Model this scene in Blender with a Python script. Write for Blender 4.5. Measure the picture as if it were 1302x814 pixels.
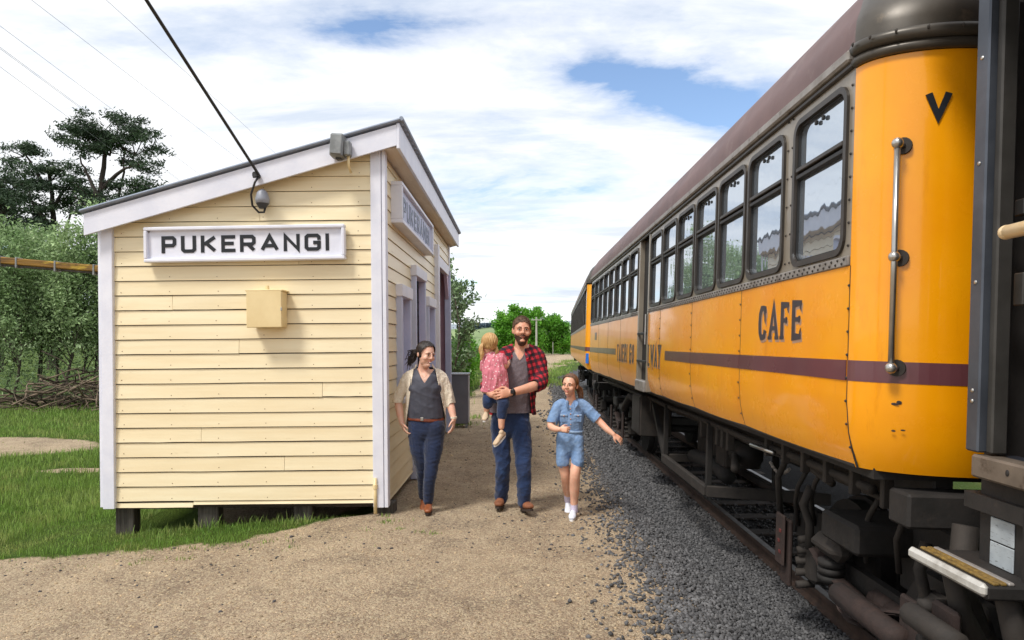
import bpy, bmesh, math, random
import numpy as np
from mathutils import Vector, Matrix

R = math.radians
random.seed(7)
rng = np.random.default_rng(11)
for o in list(bpy.data.objects):
    bpy.data.objects.remove(o)
scene = bpy.context.scene
COL = scene.collection

# ------------------------------------------------------------------ camera
EYE = 1.55                       # eye height above the gravel
FPX, CX, CY = 868.0, 657.0, 437.0  # focal length and vanishing point in photo pixels
cam_d = bpy.data.cameras.new('camera')
cam = bpy.data.objects.new('camera', cam_d)
COL.objects.link(cam)
cam.location = (0, 0, EYE)
cam.rotation_euler = (R(90), 0, 0)
cam_d.sensor_width = 36
cam_d.lens = 36 * FPX / 1302
cam_d.shift_x = -6 / 1302
cam_d.shift_y = 30 / 1302
cam_d.clip_end = 9000
cam_d.clip_start = 0.05
scene.camera = cam

# ------------------------------------------------------------------ light
SUN_EL, SUN_AZ = 56, 222          # azimuth: compass-like, where the light comes from (0 = +Y, 90 = +X)
sd = Vector((math.sin(R(SUN_AZ)) * math.cos(R(SUN_EL)), math.cos(R(SUN_AZ)) * math.cos(R(SUN_EL)), math.sin(R(SUN_EL))))
sun_d = bpy.data.lights.new('sun', 'SUN')
sun_d.energy = 2.2
sun_d.angle = R(13)
sun_d.color = (1.0, 0.95, 0.88)
sun = bpy.data.objects.new('sun', sun_d)
COL.objects.link(sun)
sun.rotation_euler = (-sd).to_track_quat('-Z', 'Y').to_euler()
sun.location = (-6, -6, 20)

world = bpy.data.worlds.new('World')
scene.world = world
world.use_nodes = True
wn = world.node_tree
wn.nodes.clear()


def N(nt, t, **kw):
    n = nt.nodes.new(t)
    for k, v in kw.items():
        if k.startswith('i_'):
            key = k[2:]
            key = int(key) if key.isdigit() else key.replace('_', ' ')
            n.inputs[key].default_value = v
        else:
            setattr(n, k, v)
    return n


def L(nt, a, b):
    nt.links.new(a, b)


def M_(nt, op, a, b=None, c=None, clamp=False):
    n = nt.nodes.new('ShaderNodeMath')
    n.operation = op
    n.use_clamp = clamp
    for i, x in enumerate((a, b, c)):
        if x is None:
            continue
        if isinstance(x, (int, float)):
            n.inputs[i].default_value = x
        else:
            nt.links.new(x, n.inputs[i])
    return n.outputs[0]


def MIX(nt, fac, a, b, mode='MIX'):
    n = nt.nodes.new('ShaderNodeMix')
    n.data_type = 'RGBA'
    n.blend_type = mode
    for s, x in ((0, fac), (6, a), (7, b)):
        if isinstance(x, (int, float)):
            n.inputs[s].default_value = x
        elif isinstance(x, (tuple, list)):
            n.inputs[s].default_value = (*x[:3], 1)
        else:
            nt.links.new(x, n.inputs[s])
    return n.outputs[2]


def RAMP(nt, fac, stops):
    n = nt.nodes.new('ShaderNodeValToRGB')
    el = n.color_ramp.elements
    while len(el) < len(stops):
        el.new(0.5)
    for e, (p, c) in zip(el, stops):
        e.position = p
        e.color = (c, c, c, 1) if isinstance(c, (int, float)) else (*c[:3], 1)
    nt.links.new(fac, n.inputs[0])
    return n.outputs[0]


# clouds: a layer above the place, seen in perspective by direction
tc = N(wn, 'ShaderNodeTexCoord')
sep = N(wn, 'ShaderNodeSeparateXYZ')
L(wn, tc.outputs['Generated'], sep.inputs[0])
zc = M_(wn, 'ADD', M_(wn, 'MAXIMUM', sep.outputs[2], 0.0), 0.13)
cu = M_(wn, 'DIVIDE', sep.outputs[0], zc)
cv = M_(wn, 'DIVIDE', sep.outputs[1], zc)
comb = N(wn, 'ShaderNodeCombineXYZ')
L(wn, cu, comb.inputs[0]); L(wn, cv, comb.inputs[1])
mp = N(wn, 'ShaderNodeMapping')
mp.inputs['Location'].default_value = (3.4, 1.25, 0)
mp.inputs['Rotation'].default_value = (0, 0, R(24))
mp.inputs['Scale'].default_value = (0.68, 0.90, 1)
L(wn, comb.outputs[0], mp.inputs[0])
n1 = N(wn, 'ShaderNodeTexNoise', i_Scale=1.0, i_Detail=12.0, i_Roughness=0.62, i_Distortion=0.15)
L(wn, mp.outputs[0], n1.inputs['Vector'])
n2 = N(wn, 'ShaderNodeTexNoise', i_Scale=3.1, i_Detail=8.0, i_Roughness=0.6, i_Distortion=0.6)
L(wn, mp.outputs[0], n2.inputs['Vector'])
dens = M_(wn, 'ADD', M_(wn, 'MULTIPLY', n1.outputs[0], 0.78), M_(wn, 'MULTIPLY', n2.outputs[0], 0.22))
# the long blue rift in the cloud deck and the clear strip low over the hills
def blob(u0, v0, su, sv, rot):
    c_, s_ = math.cos(R(rot)), math.sin(R(rot))
    du = M_(wn, 'SUBTRACT', cu, u0); dv = M_(wn, 'SUBTRACT', cv, v0)
    a = M_(wn, 'DIVIDE', M_(wn, 'ADD', M_(wn, 'MULTIPLY', du, c_), M_(wn, 'MULTIPLY', dv, s_)), su)
    b = M_(wn, 'DIVIDE', M_(wn, 'SUBTRACT', M_(wn, 'MULTIPLY', dv, c_), M_(wn, 'MULTIPLY', du, s_)), sv)
    d2 = M_(wn, 'ADD', M_(wn, 'MULTIPLY', a, a), M_(wn, 'MULTIPLY', b, b))
    return M_(wn, 'POWER', 2.718, M_(wn, 'MULTIPLY', d2, -1.0))
rift = blob(0.50, 2.0, 0.62, 0.17, 24)
rift2 = blob(-0.12, 1.62, 0.5, 0.10, -8)
dens = M_(wn, 'SUBTRACT', dens, M_(wn, 'MULTIPLY', rift, 0.24))
dens = M_(wn, 'SUBTRACT', dens, M_(wn, 'MULTIPLY', rift2, 0.15))
low = RAMP(wn, sep.outputs[2], [(0.0, 1.0), (0.10, 0.85), (0.19, 0.0)])
dens = M_(wn, 'SUBTRACT', dens, M_(wn, 'MULTIPLY', low, 0.075))
cov = RAMP(wn, dens, [(0.31, 0.0), (0.375, 0.6), (0.46, 1.0)])
sky = N(wn, 'ShaderNodeTexSky', sky_type='NISHITA', sun_disc=False)
sky.sun_elevation = R(SUN_EL)
sky.sun_rotation = R(SUN_AZ)
sky.altitude = 600
sky.air_density = 1.0
sky.dust_density = 0.3
sky.ozone_density = 1.2
shade = N(wn, 'ShaderNodeTexNoise', i_Scale=1.8, i_Detail=10.0, i_Roughness=0.6, i_Distortion=0.25)
mp2 = N(wn, 'ShaderNodeMapping')
mp2.inputs['Location'].default_value = (1.3, 5.2, 2.0)
mp2.inputs['Scale'].default_value = (0.5, 1.5, 1)
L(wn, comb.outputs[0], mp2.inputs[0]); L(wn, mp2.outputs[0], shade.inputs['Vector'])
thick = RAMP(wn, shade.outputs[0], [(0.40, (5.5, 5.55, 5.65)), (0.52, (5.1, 5.2, 5.4)), (0.66, (3.6, 4.0, 4.6))])
skyc = MIX(wn, cov, sky.outputs[0], thick)
bg = N(wn, 'ShaderNodeBackground', i_Strength=0.15)
L(wn, skyc, bg.inputs[0])
wo = N(wn, 'ShaderNodeOutputWorld')
L(wn, bg.outputs[0], wo.inputs[0])

vs = scene.view_settings
vs.view_transform = 'Standard'
vs.look = 'None'
vs.gamma = 1
vs.exposure = 0.5
vs.use_curve_mapping = False


# ------------------------------------------------------------------ helpers
def P(px, py, Y):
    """photo pixel at a known distance Y -> point"""
    return Vector(((px - CX) * Y / FPX, Y, EYE - (py - CY) * Y / FPX))


BASE = {}


def prop(o, label=None, cat=None, group=None, kind=None):
    for k, v in (('label', label), ('category', cat), ('group', group), ('kind', kind)):
        if v:
            o[k] = v
    return o


def thing(name, label, cat, base=(0, 0, 0), frame=None, group=None):
    """an Empty at the thing's base; its parts are given in the frame's coordinates"""
    o = bpy.data.objects.new(name, None)
    o.empty_display_size = 0.2
    COL.objects.link(o)
    b = Vector(base)
    o.matrix_world = (frame if frame is not None else Matrix()) @ Matrix.Translation(b)
    BASE[o.name] = b
    return prop(o, label, cat, group)


def link_mesh(name, me, mat, parent=None, base=None, frame=None):
    o = bpy.data.objects.new(name, me)
    COL.objects.link(o)
    if mat is not None:
        for m in (mat if isinstance(mat, (list, tuple)) else [mat]):
            me.materials.append(m)
    if parent is not None:
        b = BASE[parent.name]
        me.transform(Matrix.Translation(-b))
        o.parent = parent
        BASE[o.name] = b
    else:
        b = Vector(base) if base is not None else Vector((0, 0, 0))
        if b.length > 0:
            me.transform(Matrix.Translation(-b))
        o.matrix_world = (frame if frame is not None else Matrix()) @ Matrix.Translation(b)
        BASE[o.name] = b
    return o


def mesh_np(name, V, F, attr=None, smooth=False):
    """fast mesh from arrays; F is (n,3) or (n,4); attr: per-vertex brightness (n,) -> float attribute 'rnd'"""
    V = np.asarray(V, np.float32); F = np.asarray(F, np.int32)
    me = bpy.data.meshes.new(name)
    n, k = F.shape
    me.vertices.add(len(V)); me.vertices.foreach_set('co', V.ravel())
    me.loops.add(n * k); me.loops.foreach_set('vertex_index', F.ravel())
    me.polygons.add(n)
    me.polygons.foreach_set('loop_start', np.arange(0, n * k, k, dtype=np.int32))
    me.polygons.foreach_set('loop_total', np.full(n, k, np.int32))
    if smooth:
        me.polygons.foreach_set('use_smooth', np.ones(n, bool))
    if attr is not None:
        for nm, arr in (attr.items() if isinstance(attr, dict) else [('rnd', attr)]):
            a = me.attributes.new(nm, 'FLOAT', 'POINT')
            a.data.foreach_set('value', np.asarray(arr, np.float32))
    me.update(calc_edges=True)
    me.validate()
    return me


def perp(t):
    a = Vector((0, 0, 1)) if abs(t.z) < 0.9 else Vector((1, 0, 0))
    return (a - t * a.dot(t)).normalized()


class MB:
    def __init__(self):
        self.v, self.f = [], []

    def add(self, vs_, fs):
        o = len(self.v)
        self.v += [tuple(p) for p in vs_]
        self.f += [tuple(i + o for i in f) for f in fs]
        return self

    def box(self, c, s, b=0.0, rot=None):
        c = Vector(c); h = Vector(s) * 0.5
        if b <= 0:
            vs_ = [Vector((x * h.x, y * h.y, z * h.z)) for x in (-1, 1) for y in (-1, 1) for z in (-1, 1)]
            fs = [(0, 1, 3, 2), (4, 6, 7, 5), (0, 4, 5, 1), (2, 3, 7, 6), (0, 2, 6, 4), (1, 5, 7, 3)]
        else:
            b = min(b, h.x * .9, h.y * .9, h.z * .9)
            vs_, idx = [], {}
            for x in (-1, 1):
                for y in (-1, 1):
                    for z in (-1, 1):
                        for a in range(3):
                            d = [h.x - b, h.y - b, h.z - b]
                            d[a] += b
                            idx[(x, y, z, a)] = len(vs_)
                            vs_.append(Vector((x * d[0], y * d[1], z * d[2])))
            fs = []
            for s_ in (-1, 1):
                fs.append([idx[(s_, y, z, 0)] for y, z in ((-1, -1), (1, -1), (1, 1), (-1, 1))])
                fs.append([idx[(x, s_, z, 1)] for x, z in ((-1, -1), (1, -1), (1, 1), (-1, 1))])
                fs.append([idx[(x, y, s_, 2)] for x, y in ((-1, -1), (1, -1), (1, 1), (-1, 1))])
                for t_ in (-1, 1):
                    fs.append([idx[(s_, t_, -1, 0)], idx[(s_, t_, 1, 0)], idx[(s_, t_, 1, 1)], idx[(s_, t_, -1, 1)]])
                    fs.append([idx[(s_, -1, t_, 0)], idx[(s_, 1, t_, 0)], idx[(s_, 1, t_, 2)], idx[(s_, -1, t_, 2)]])
                    fs.append([idx[(-1, s_, t_, 1)], idx[(1, s_, t_, 1)], idx[(1, s_, t_, 2)], idx[(-1, s_, t_, 2)]])
                    for u_ in (-1, 1):
                        fs.append([idx[(s_, t_, u_, a)] for a in range(3)])
            for i, f in enumerate(fs):
                n = (vs_[f[1]] - vs_[f[0]]).cross(vs_[f[2]] - vs_[f[0]])
                cc = sum((vs_[k] for k in f), Vector())
                if n.dot(cc) < 0:
                    fs[i] = f[::-1]
        if rot is not None:
            vs_ = [rot @ p for p in vs_]
        return self.add([p + c for p in vs_], fs)

    def bar(self, a, b, w, d, up=(0, 0, 1), bev=0.0):
        """box from point a to b with section w (side) x d (up)"""
        a, b = Vector(a), Vector(b)
        t = (b - a).normalized()
        up = Vector(up)
        s = t.cross(up)
        if s.length < 1e-4:
            s = t.cross(Vector((1, 0, 0)))
        s.normalize()
        n = s.cross(t)
        rot = Matrix((s, t, n)).transposed()
        return self.box((a + b) / 2, (w, (b - a).length, d), bev, rot)

    def tube(self, pts, r, seg=8, caps=True, side=None):
        pts = [Vector(p) for p in pts]
        n = len(pts)
        rr = r if isinstance(r, (list, tuple)) else [r] * n
        vs_, fs = [], []
        up = None
        for i, p in enumerate(pts):
            t = (pts[min(i + 1, n - 1)] - pts[max(i - 1, 0)]).normalized()
            if up is None:
                up = perp(t) if side is None else Vector(side)
            up = up - t * up.dot(t)
            up = up.normalized() if up.length > 1e-5 else perp(t)
            s = t.cross(up)
            ra, rb = rr[i] if isinstance(rr[i], (tuple, list)) else (rr[i], rr[i])
            for k in range(seg):
                a = 2 * math.pi * k / seg
                vs_.append(p + up * (math.cos(a) * ra) + s * (math.sin(a) * rb))
        for i in range(n - 1):
            for k in range(seg):
                k2 = (k + 1) % seg
                fs.append((i * seg + k, i * seg + k2, (i + 1) * seg + k2, (i + 1) * seg + k))
        if caps:
            fs.append(tuple(range(seg))[::-1])
            fs.append(tuple((n - 1) * seg + k for k in range(seg)))
        return self.add(vs_, fs)

    def ell(self, c, r, rot=None, seg=14, rings=9):
        c = Vector(c)
        vs_ = [Vector((0, 0, r[2]))]
        for i in range(1, rings):
            th = math.pi * i / rings
            for k in range(seg):
                a = 2 * math.pi * k / seg
                vs_.append(Vector((r[0] * math.sin(th) * math.cos(a), r[1] * math.sin(th) * math.sin(a), r[2] * math.cos(th))))
        vs_.append(Vector((0, 0, -r[2])))
        fs = [(0, 1 + k, 1 + (k + 1) % seg) for k in range(seg)]
        for i in range(rings - 2):
            for k in range(seg):
                k2 = (k + 1) % seg
                fs.append((1 + i * seg + k, 1 + (i + 1) * seg + k, 1 + (i + 1) * seg + k2, 1 + i * seg + k2))
        l_ = len(vs_) - 1
        b0 = 1 + (rings - 2) * seg
        fs += [(l_, b0 + (k + 1) % seg, b0 + k) for k in range(seg)]
        if rot is not None:
            vs_ = [rot @ p for p in vs_]
        return self.add([p + c for p in vs_], fs)

    def limb(self, pts, rad, side=(1, 0, 0), seg=18, sub=5):
        """smooth tapering closed tube; rad: list of r or (r_side, r_depth); round ends"""
        pts = [Vector(p) for p in pts]
        rad = [(q, q) if not isinstance(q, (tuple, list)) else q for q in rad]
        n = len(pts)
        PP, RR = [], []
        for i in range(n - 1):
            p0, p1, p2, p3 = pts[max(i - 1, 0)], pts[i], pts[i + 1], pts[min(i + 2, n - 1)]
            for j in range(sub):
                t = j / sub
                q = 0.5 * ((2 * p1) + (p2 - p0) * t + (2 * p0 - 5 * p1 + 4 * p2 - p3) * t * t + (3 * p1 - p0 - 3 * p2 + p3) * t ** 3)
                e = t * t * (3 - 2 * t)
                PP.append(q); RR.append(tuple(rad[i][k] * (1 - e) + rad[i + 1][k] * e for k in (0, 1)))
        PP.append(pts[-1]); RR.append(rad[-1])
        t0 = (PP[1] - PP[0]).normalized(); t1 = (PP[-1] - PP[-2]).normalized()
        capa, capb = [], []
        for a in (80, 55, 28):
            m0, m1 = min(RR[0]), min(RR[-1])
            capa.append((PP[0] - t0 * m0 * math.sin(R(a)), tuple(x * math.cos(R(a)) for x in RR[0])))
            capb.insert(0, (PP[-1] + t1 * m1 * math.sin(R(a)), tuple(x * math.cos(R(a)) for x in RR[-1])))
        allp = [c[0] for c in capa] + PP + [c[0] for c in capb]
        allr = [c[1] for c in capa] + RR + [c[1] for c in capb]
        return self.tube(allp, allr, seg, True, side)

    def prism(self, poly, thick, o=(0, 0, 0), ax=(1, 0, 0), ay=(0, 0, 1), az=(0, -1, 0)):
        """flat polygon (2d points) given depth along az"""
        o, ax, ay, az = Vector(o), Vector(ax), Vector(ay), Vector(az)
        n = len(poly)
        a = [o + ax * p[0] + ay * p[1] for p in poly]
        b = [p + az * thick for p in a]
        fs = [tuple(range(n))[::-1], tuple(range(n, 2 * n))]
        fs += [(i, (i + 1) % n, n + (i + 1) % n, n + i) for i in range(n)]
        return self.add(a + b, fs)

    def mesh(self, name, smooth=False, fix=True):
        me = bpy.data.meshes.new(name)
        me.from_pydata(self.v, [], self.f)
        if fix:
            bm = bmesh.new(); bm.from_mesh(me)
            bmesh.ops.recalc_face_normals(bm, faces=bm.faces)
            bm.to_mesh(me); bm.free()
        if smooth:
            me.polygons.foreach_set('use_smooth', np.ones(len(me.polygons), bool))
        me.update()
        return me

    def build(self, name, mat, parent=None, smooth=False, base=None, frame=None, auto=None):
        me = self.mesh(name, smooth or auto is not None)
        if auto is not None:
            try:
                me.set_sharp_from_angle(angle=R(auto))
            except Exception:
                pass
        return link_mesh(name, me, mat, parent, base, frame)


def share(src, name, parent, offset=(0, 0, 0), rotz=0.0):
    """another piece with the same mesh data, moved"""
    o = bpy.data.objects.new(name, src.data)
    COL.objects.link(o)
    o.parent = parent
    o.location = Vector(offset)
    o.rotation_euler = (0, 0, rotz)
    BASE[o.name] = BASE[parent.name]
    return o


def copy_tree(o, parent=None):
    c = o.copy()
    COL.objects.link(c)
    c.parent = parent
    BASE[c.name] = BASE.get(o.name, Vector())
    for ch in [x for x in bpy.data.objects if x.parent == o]:
        copy_tree(ch, c)
    return c


# ------------------------------------------------------------------ materials
def mat(name, c1, c2=None, scale=4.0, rough=0.6, metal=0.0, bump=0.0, bscale=60.0, stretch=(1, 1, 1),
        lo=0.35, hi=0.65, c3=None, scale3=14.0, lo3=0.62, hi3=0.7, stretch3=(1, 1, 1), coat=0.0, spec=0.5,
        rnd=0.0, rvar=0.0, attr=False, trans=0.0, sheen=0.0, bump2=0.0, bscale2=3.0):
    m = bpy.data.materials.new(name)
    m.use_nodes = True
    nt = m.node_tree
    b = nt.nodes['Principled BSDF']
    tcn = N(nt, 'ShaderNodeTexCoord')
    info = N(nt, 'ShaderNodeObjectInfo')
    vec = N(nt, 'ShaderNodeVectorMath', operation='MULTIPLY_ADD')
    L(nt, info.outputs['Random'], vec.inputs[0])
    vec.inputs[1].default_value = (17.3, 31.7, 11.1)
    L(nt, tcn.outputs['Object'], vec.inputs[2])

    def noise(sc, st, det=6.0, ro=0.6):
        mpn = N(nt, 'ShaderNodeMapping')
        mpn.inputs['Scale'].default_value = st
        L(nt, vec.outputs[0], mpn.inputs[0])
        nn = N(nt, 'ShaderNodeTexNoise', i_Scale=sc, i_Detail=det, i_Roughness=ro)
        L(nt, mpn.outputs[0], nn.inputs['Vector'])
        return nn.outputs[0]

    col = None
    if c2 is not None:
        f = RAMP(nt, noise(scale, stretch), [(lo, 0.0), (hi, 1.0)])
        col = MIX(nt, f, c1, c2)
    else:
        col = MIX(nt, 0.0, c1, c1)
    if c3 is not None:
        f3 = RAMP(nt, noise(scale3, stretch3, 8.0, 0.7), [(lo3, 0.0), (hi3, 1.0)])
        col = MIX(nt, f3, col, c3)
    if rnd:
        k = M_(nt, 'ADD', M_(nt, 'MULTIPLY', info.outputs['Random'], rnd * 2), 1 - rnd)
        cc = N(nt, 'ShaderNodeCombineXYZ')
        for i in range(3):
            L(nt, k, cc.inputs[i])
        col = MIX(nt, 1.0, col, cc.outputs[0], 'MULTIPLY')
    if attr:
        at = N(nt, 'ShaderNodeAttribute', attribute_name='rnd')
        cc = N(nt, 'ShaderNodeCombineXYZ')
        for i in range(3):
            L(nt, at.outputs['Fac'], cc.inputs[i])
        col = MIX(nt, 1.0, col, cc.outputs[0], 'MULTIPLY')
    L(nt, col, b.inputs['Base Color'])
    b.inputs['Metallic'].default_value = metal
    b.inputs['Specular IOR Level'].default_value = spec
    b.inputs['Coat Weight'].default_value = coat
    b.inputs['Coat Roughness'].default_value = 0.06
    if sheen:
        b.inputs['Sheen Weight'].default_value = sheen
    if rvar:
        f = noise(scale * 1.7 + 2, (1, 1, 1))
        L(nt, M_(nt, 'ADD', M_(nt, 'MULTIPLY', f, rvar * 2), rough - rvar, clamp=True), b.inputs['Roughness'])
    else:
        b.inputs['Roughness'].default_value = rough
    last = None
    for s_, sc in ((bump, bscale), (bump2, bscale2)):
        if s_:
            bn = N(nt, 'ShaderNodeBump', i_Strength=min(1.0, s_), i_Distance=0.02 * max(1.0, s_))
            L(nt, noise(sc, stretch), bn.inputs['Height'])
            if last is not None:
                L(nt, last, bn.inputs['Normal'])
            last = bn.outputs[0]
    if last is not None:
        L(nt, last, b.inputs['Normal'])
    if trans:
        tr = N(nt, 'ShaderNodeBsdfTranslucent')
        L(nt, col, tr.inputs[0])
        mx = N(nt, 'ShaderNodeMixShader')
        mx.inputs[0].default_value = trans
        L(nt, b.outputs[0], mx.inputs[1]); L(nt, tr.outputs[0], mx.inputs[2])
        L(nt, mx.outputs[0], nt.nodes['Material Output'].inputs[0])
    return m


def sr(r, g, b_):
    """display colour 0-255 -> linear base colour"""
    return tuple((x / 255 / 12.92) if x <= 10 else ((x / 255 + 0.055) / 1.055) ** 2.4 for x in (r, g, b_))


MT = {}
MT['cream'] = mat('cream_paint', sr(237, 224, 189), sr(229, 212, 173), 3, 0.36, bump=0.06, bscale=30, stretch=(0.25, 0.25, 4),
                  c3=sr(190, 170, 130), scale3=7, lo3=0.62, hi3=0.8, stretch3=(0.4, 0.4, 3), rnd=0.02)
MT['white'] = mat('white_paint', sr(226, 228, 238), sr(214, 217, 230), 5, 0.45, bump=0.05, bscale=40, c3=sr(170, 168, 170), scale3=18, lo3=0.7, hi3=0.78)
MT['lilac'] = mat('lilac_paint', sr(205, 186, 205), sr(190, 170, 190), 4, 0.5, bump=0.05, rnd=0.04)
MT['pink'] = mat('pink_paint', sr(196, 160, 176), sr(178, 146, 160), 4, 0.55, bump=0.05)
MT['bluewhite'] = mat('pale_blue_paint', sr(196, 202, 226), sr(180, 188, 214), 4, 0.5, bump=0.05)
MT['soffit'] = mat('soffit_board', sr(222, 208, 190), sr(205, 190, 170), 5, 0.6, bump=0.08, stretch=(4, .3, 1))
MT['tin'] = mat('painted_corrugated_iron', sr(142, 152, 168), sr(124, 134, 150), 6, 0.5, metal=0.1, bump=0.04, c3=sr(120, 100, 90), scale3=6, lo3=0.7, hi3=0.8)
MT['wood_dark'] = mat('weathered_pile', sr(82, 78, 72), sr(52, 48, 43), 9, 0.9, bump=0.6, bscale=14, stretch=(4, 4, .3), c3=sr(110, 106, 98), scale3=20, stretch3=(3, 3, .3), lo3=.6, hi3=.75)
MT['black_letter'] = mat('black_sign_paint', sr(10, 14, 22), sr(18, 23, 32), 20, 0.45, c3=sr(120, 124, 132), scale3=40, lo3=0.76, hi3=0.8)
MT['grey_letter'] = mat('weathered_sign_letter', sr(112, 122, 142), sr(126, 136, 156), 12, 0.5)
MT['meter'] = mat('cream_meter_box', sr(228, 208, 160), sr(218, 196, 146), 4, 0.42, c3=sr(200, 180, 140), scale3=9)
MT['galv'] = mat('galvanised_metal', sr(150, 152, 152), sr(118, 120, 120), 10, 0.5, metal=0.6, bump=0.05, c3=sr(90, 84, 74), scale3=12)
MT['grey_plastic'] = mat('grey_plastic', sr(160, 165, 175), sr(140, 145, 156), 8, 0.45)
MT['dark_plastic'] = mat('dark_plastic', sr(60, 62, 66), sr(46, 47, 50), 8, 0.5)
MT['rubber'] = mat('black_rubber', sr(24, 24, 25), sr(34, 33, 32), 10, 0.55)
MT['cabinet'] = mat('grey_cabinet_paint', sr(112, 112, 120), sr(100, 100, 108), 3, 0.5, bump=0.02)
MT['cab_edge'] = mat('cabinet_cap', sr(176, 180, 188), sr(160, 164, 172), 6, 0.5)
# train
MT['orange'] = mat('carriage_orange', sr(246, 164, 6), sr(240, 152, 2), 1.6, 0.26, coat=0.4, rvar=0.09, c3=sr(206, 118, 8), scale3=2.2, lo3=0.58, hi3=0.85,
                   stretch3=(5, 5, .7), bump2=0.10, bscale2=2.2, spec=0.45)
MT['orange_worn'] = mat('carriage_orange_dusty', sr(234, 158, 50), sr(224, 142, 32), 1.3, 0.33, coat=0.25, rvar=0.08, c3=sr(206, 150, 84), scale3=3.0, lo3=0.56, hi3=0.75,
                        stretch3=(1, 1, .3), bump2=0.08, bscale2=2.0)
MT['orange_sunlit'] = mat('carriage_end_sunlit', sr(252, 172, 4), sr(246, 160, 0), 2, 0.35, coat=0.2)  # brighter copy of the carriage orange; sunlight on the end put into the colour
MT['stripe'] = mat('maroon_stripe', sr(104, 62, 66), sr(94, 54, 60), 2, 0.3, coat=0.3, rvar=.08)
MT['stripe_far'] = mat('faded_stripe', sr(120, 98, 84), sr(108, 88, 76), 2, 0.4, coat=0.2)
MT['taupe'] = mat('taupe_carriage_paint', sr(148, 140, 127), sr(132, 123, 110), 2.4, 0.36, metal=0.2, coat=0.2, rvar=.1, c3=sr(96, 84, 72), scale3=5, lo3=0.6, hi3=0.8, stretch3=(1, 1, .35), bump2=0.05, bscale2=3)
MT['roof'] = mat('maroon_roof', sr(112, 88, 86), sr(96, 76, 76), 1.4, 0.6, c3=sr(128, 112, 108), scale3=4, lo3=0.55, hi3=0.75, rvar=.1, bump2=0.04)
MT['roof_end'] = mat('grey_roof_dome', sr(86, 81, 74), sr(68, 63, 56), 3, 0.38, metal=0.3, c3=sr(112, 100, 84), scale3=5, lo3=0.6, hi3=0.75, rvar=.12)
MT['gutter'] = mat('worn_gutter', sr(150, 146, 142), sr(124, 118, 112), 8, 0.5, metal=0.2, c3=sr(90, 78, 72), scale3=9, lo3=0.55, hi3=0.68)
MT['steel'] = mat('brushed_steel', sr(190, 188, 184), sr(170, 168, 164), 10, 0.28, metal=0.9)
MT['alu'] = mat('blue_grey_aluminium', sr(88, 94, 104), sr(74, 79, 88), 6, 0.4, metal=0.5)
MT['jamb'] = mat('grey_jamb', sr(66, 64, 61), sr(52, 50, 47), 6, 0.5, metal=0.2)
MT['navy'] = mat('dark_door', sr(38, 42, 52), sr(32, 35, 43), 4, 0.45)
MT['sill'] = mat('worn_beige_sill', sr(120, 108, 96), sr(94, 84, 74), 6, 0.5, metal=.2, c3=sr(70, 56, 46), scale3=8, lo3=.55, hi3=.66)
MT['under'] = mat('underframe_grime', sr(40, 36, 34), sr(26, 24, 22), 6, 0.75, bump=0.15, bscale=30, c3=sr(60, 52, 45), scale3=9, lo3=0.6, hi3=0.75)
MT['under_l'] = mat('dusty_underframe', sr(56, 50, 45), sr(38, 34, 31), 6, 0.8, bump=0.1, c3=sr(60, 52, 46), scale3=10)
MT['rust'] = mat('rusty_brown_iron', sr(58, 43, 38), sr(42, 32, 29), 12, 0.8, bump=0.2, c3=sr(54, 42, 38), scale3=14, rnd=.08)
MT['redmark'] = mat('red_paint_mark', sr(118, 44, 40), sr(70, 36, 34), 60, .7)
MT['tread'] = mat('yellow_grip_tread', sr(138, 110, 48), sr(96, 76, 38), 40, 0.7, bump=.3, bscale=120)
MT['whitemetal'] = mat('worn_white_nosing', sr(192, 191, 186), sr(158, 155, 148), 12, 0.4, c3=sr(130, 120, 104), scale3=16)
MT['plate'] = mat('white_data_plate', sr(176, 184, 188), sr(152, 160, 166), 8, 0.5, c3=sr(120, 124, 126), scale3=30, stretch3=(1, 1, 6), lo3=.6, hi3=.62)
MT['blue'] = mat('blue_sign', sr(30, 110, 200))
MT['train_letter'] = mat('dark_train_lettering', sr(52, 46, 52), sr(62, 54, 58), 10, 0.35)
MT['train_shadow'] = mat('lettering_shadow', sr(168, 134, 110), sr(160, 126, 104), 10, 0.4)
MT['handle'] = mat('varnished_handle', sr(232, 208, 168), sr(216, 188, 144), 10, 0.35)
MT['rail_top'] = mat('polished_rail', sr(120, 118, 116), sr(90, 84, 80), 10, 0.42, metal=0.8)
MT['rail'] = mat('rusty_rail', sr(84, 66, 56), sr(62, 50, 44), 14, 0.75, bump=.1)
MT['sleeper'] = mat('oily_sleeper', sr(66, 56, 48), sr(42, 36, 32), 8, 0.9, bump=.3, bscale=18, stretch=(.4, 4, 4), rnd=.1)
MT['glassint'] = None


def glass_mat(name, base, wav, rough=0.012, ior=1.5, metal=0.0):
    m = bpy.data.materials.new(name); m.use_nodes = True
    nt = m.node_tree; b = nt.nodes['Principled BSDF']
    b.inputs['Base Color'].default_value = (*base, 1)
    b.inputs['Roughness'].default_value = rough
    b.inputs['IOR'].default_value = ior
    b.inputs['Metallic'].default_value = metal
    t = N(nt, 'ShaderNodeTexCoord')
    mpn = N(nt, 'ShaderNodeMapping'); mpn.inputs['Scale'].default_value = (1, 1.0, 0.45)
    L(nt, t.outputs['Object'], mpn.inputs[0])
    nn = N(nt, 'ShaderNodeTexNoise', i_Scale=9.0, i_Detail=1.0, i_Roughness=0.4)
    L(nt, mpn.outputs[0], nn.inputs['Vector'])
    bn = N(nt, 'ShaderNodeBump', i_Strength=wav, i_Distance=0.01)
    L(nt, nn.outputs[0], bn.inputs['Height']); L(nt, bn.outputs[0], b.inputs['Normal'])
    return m


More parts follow.
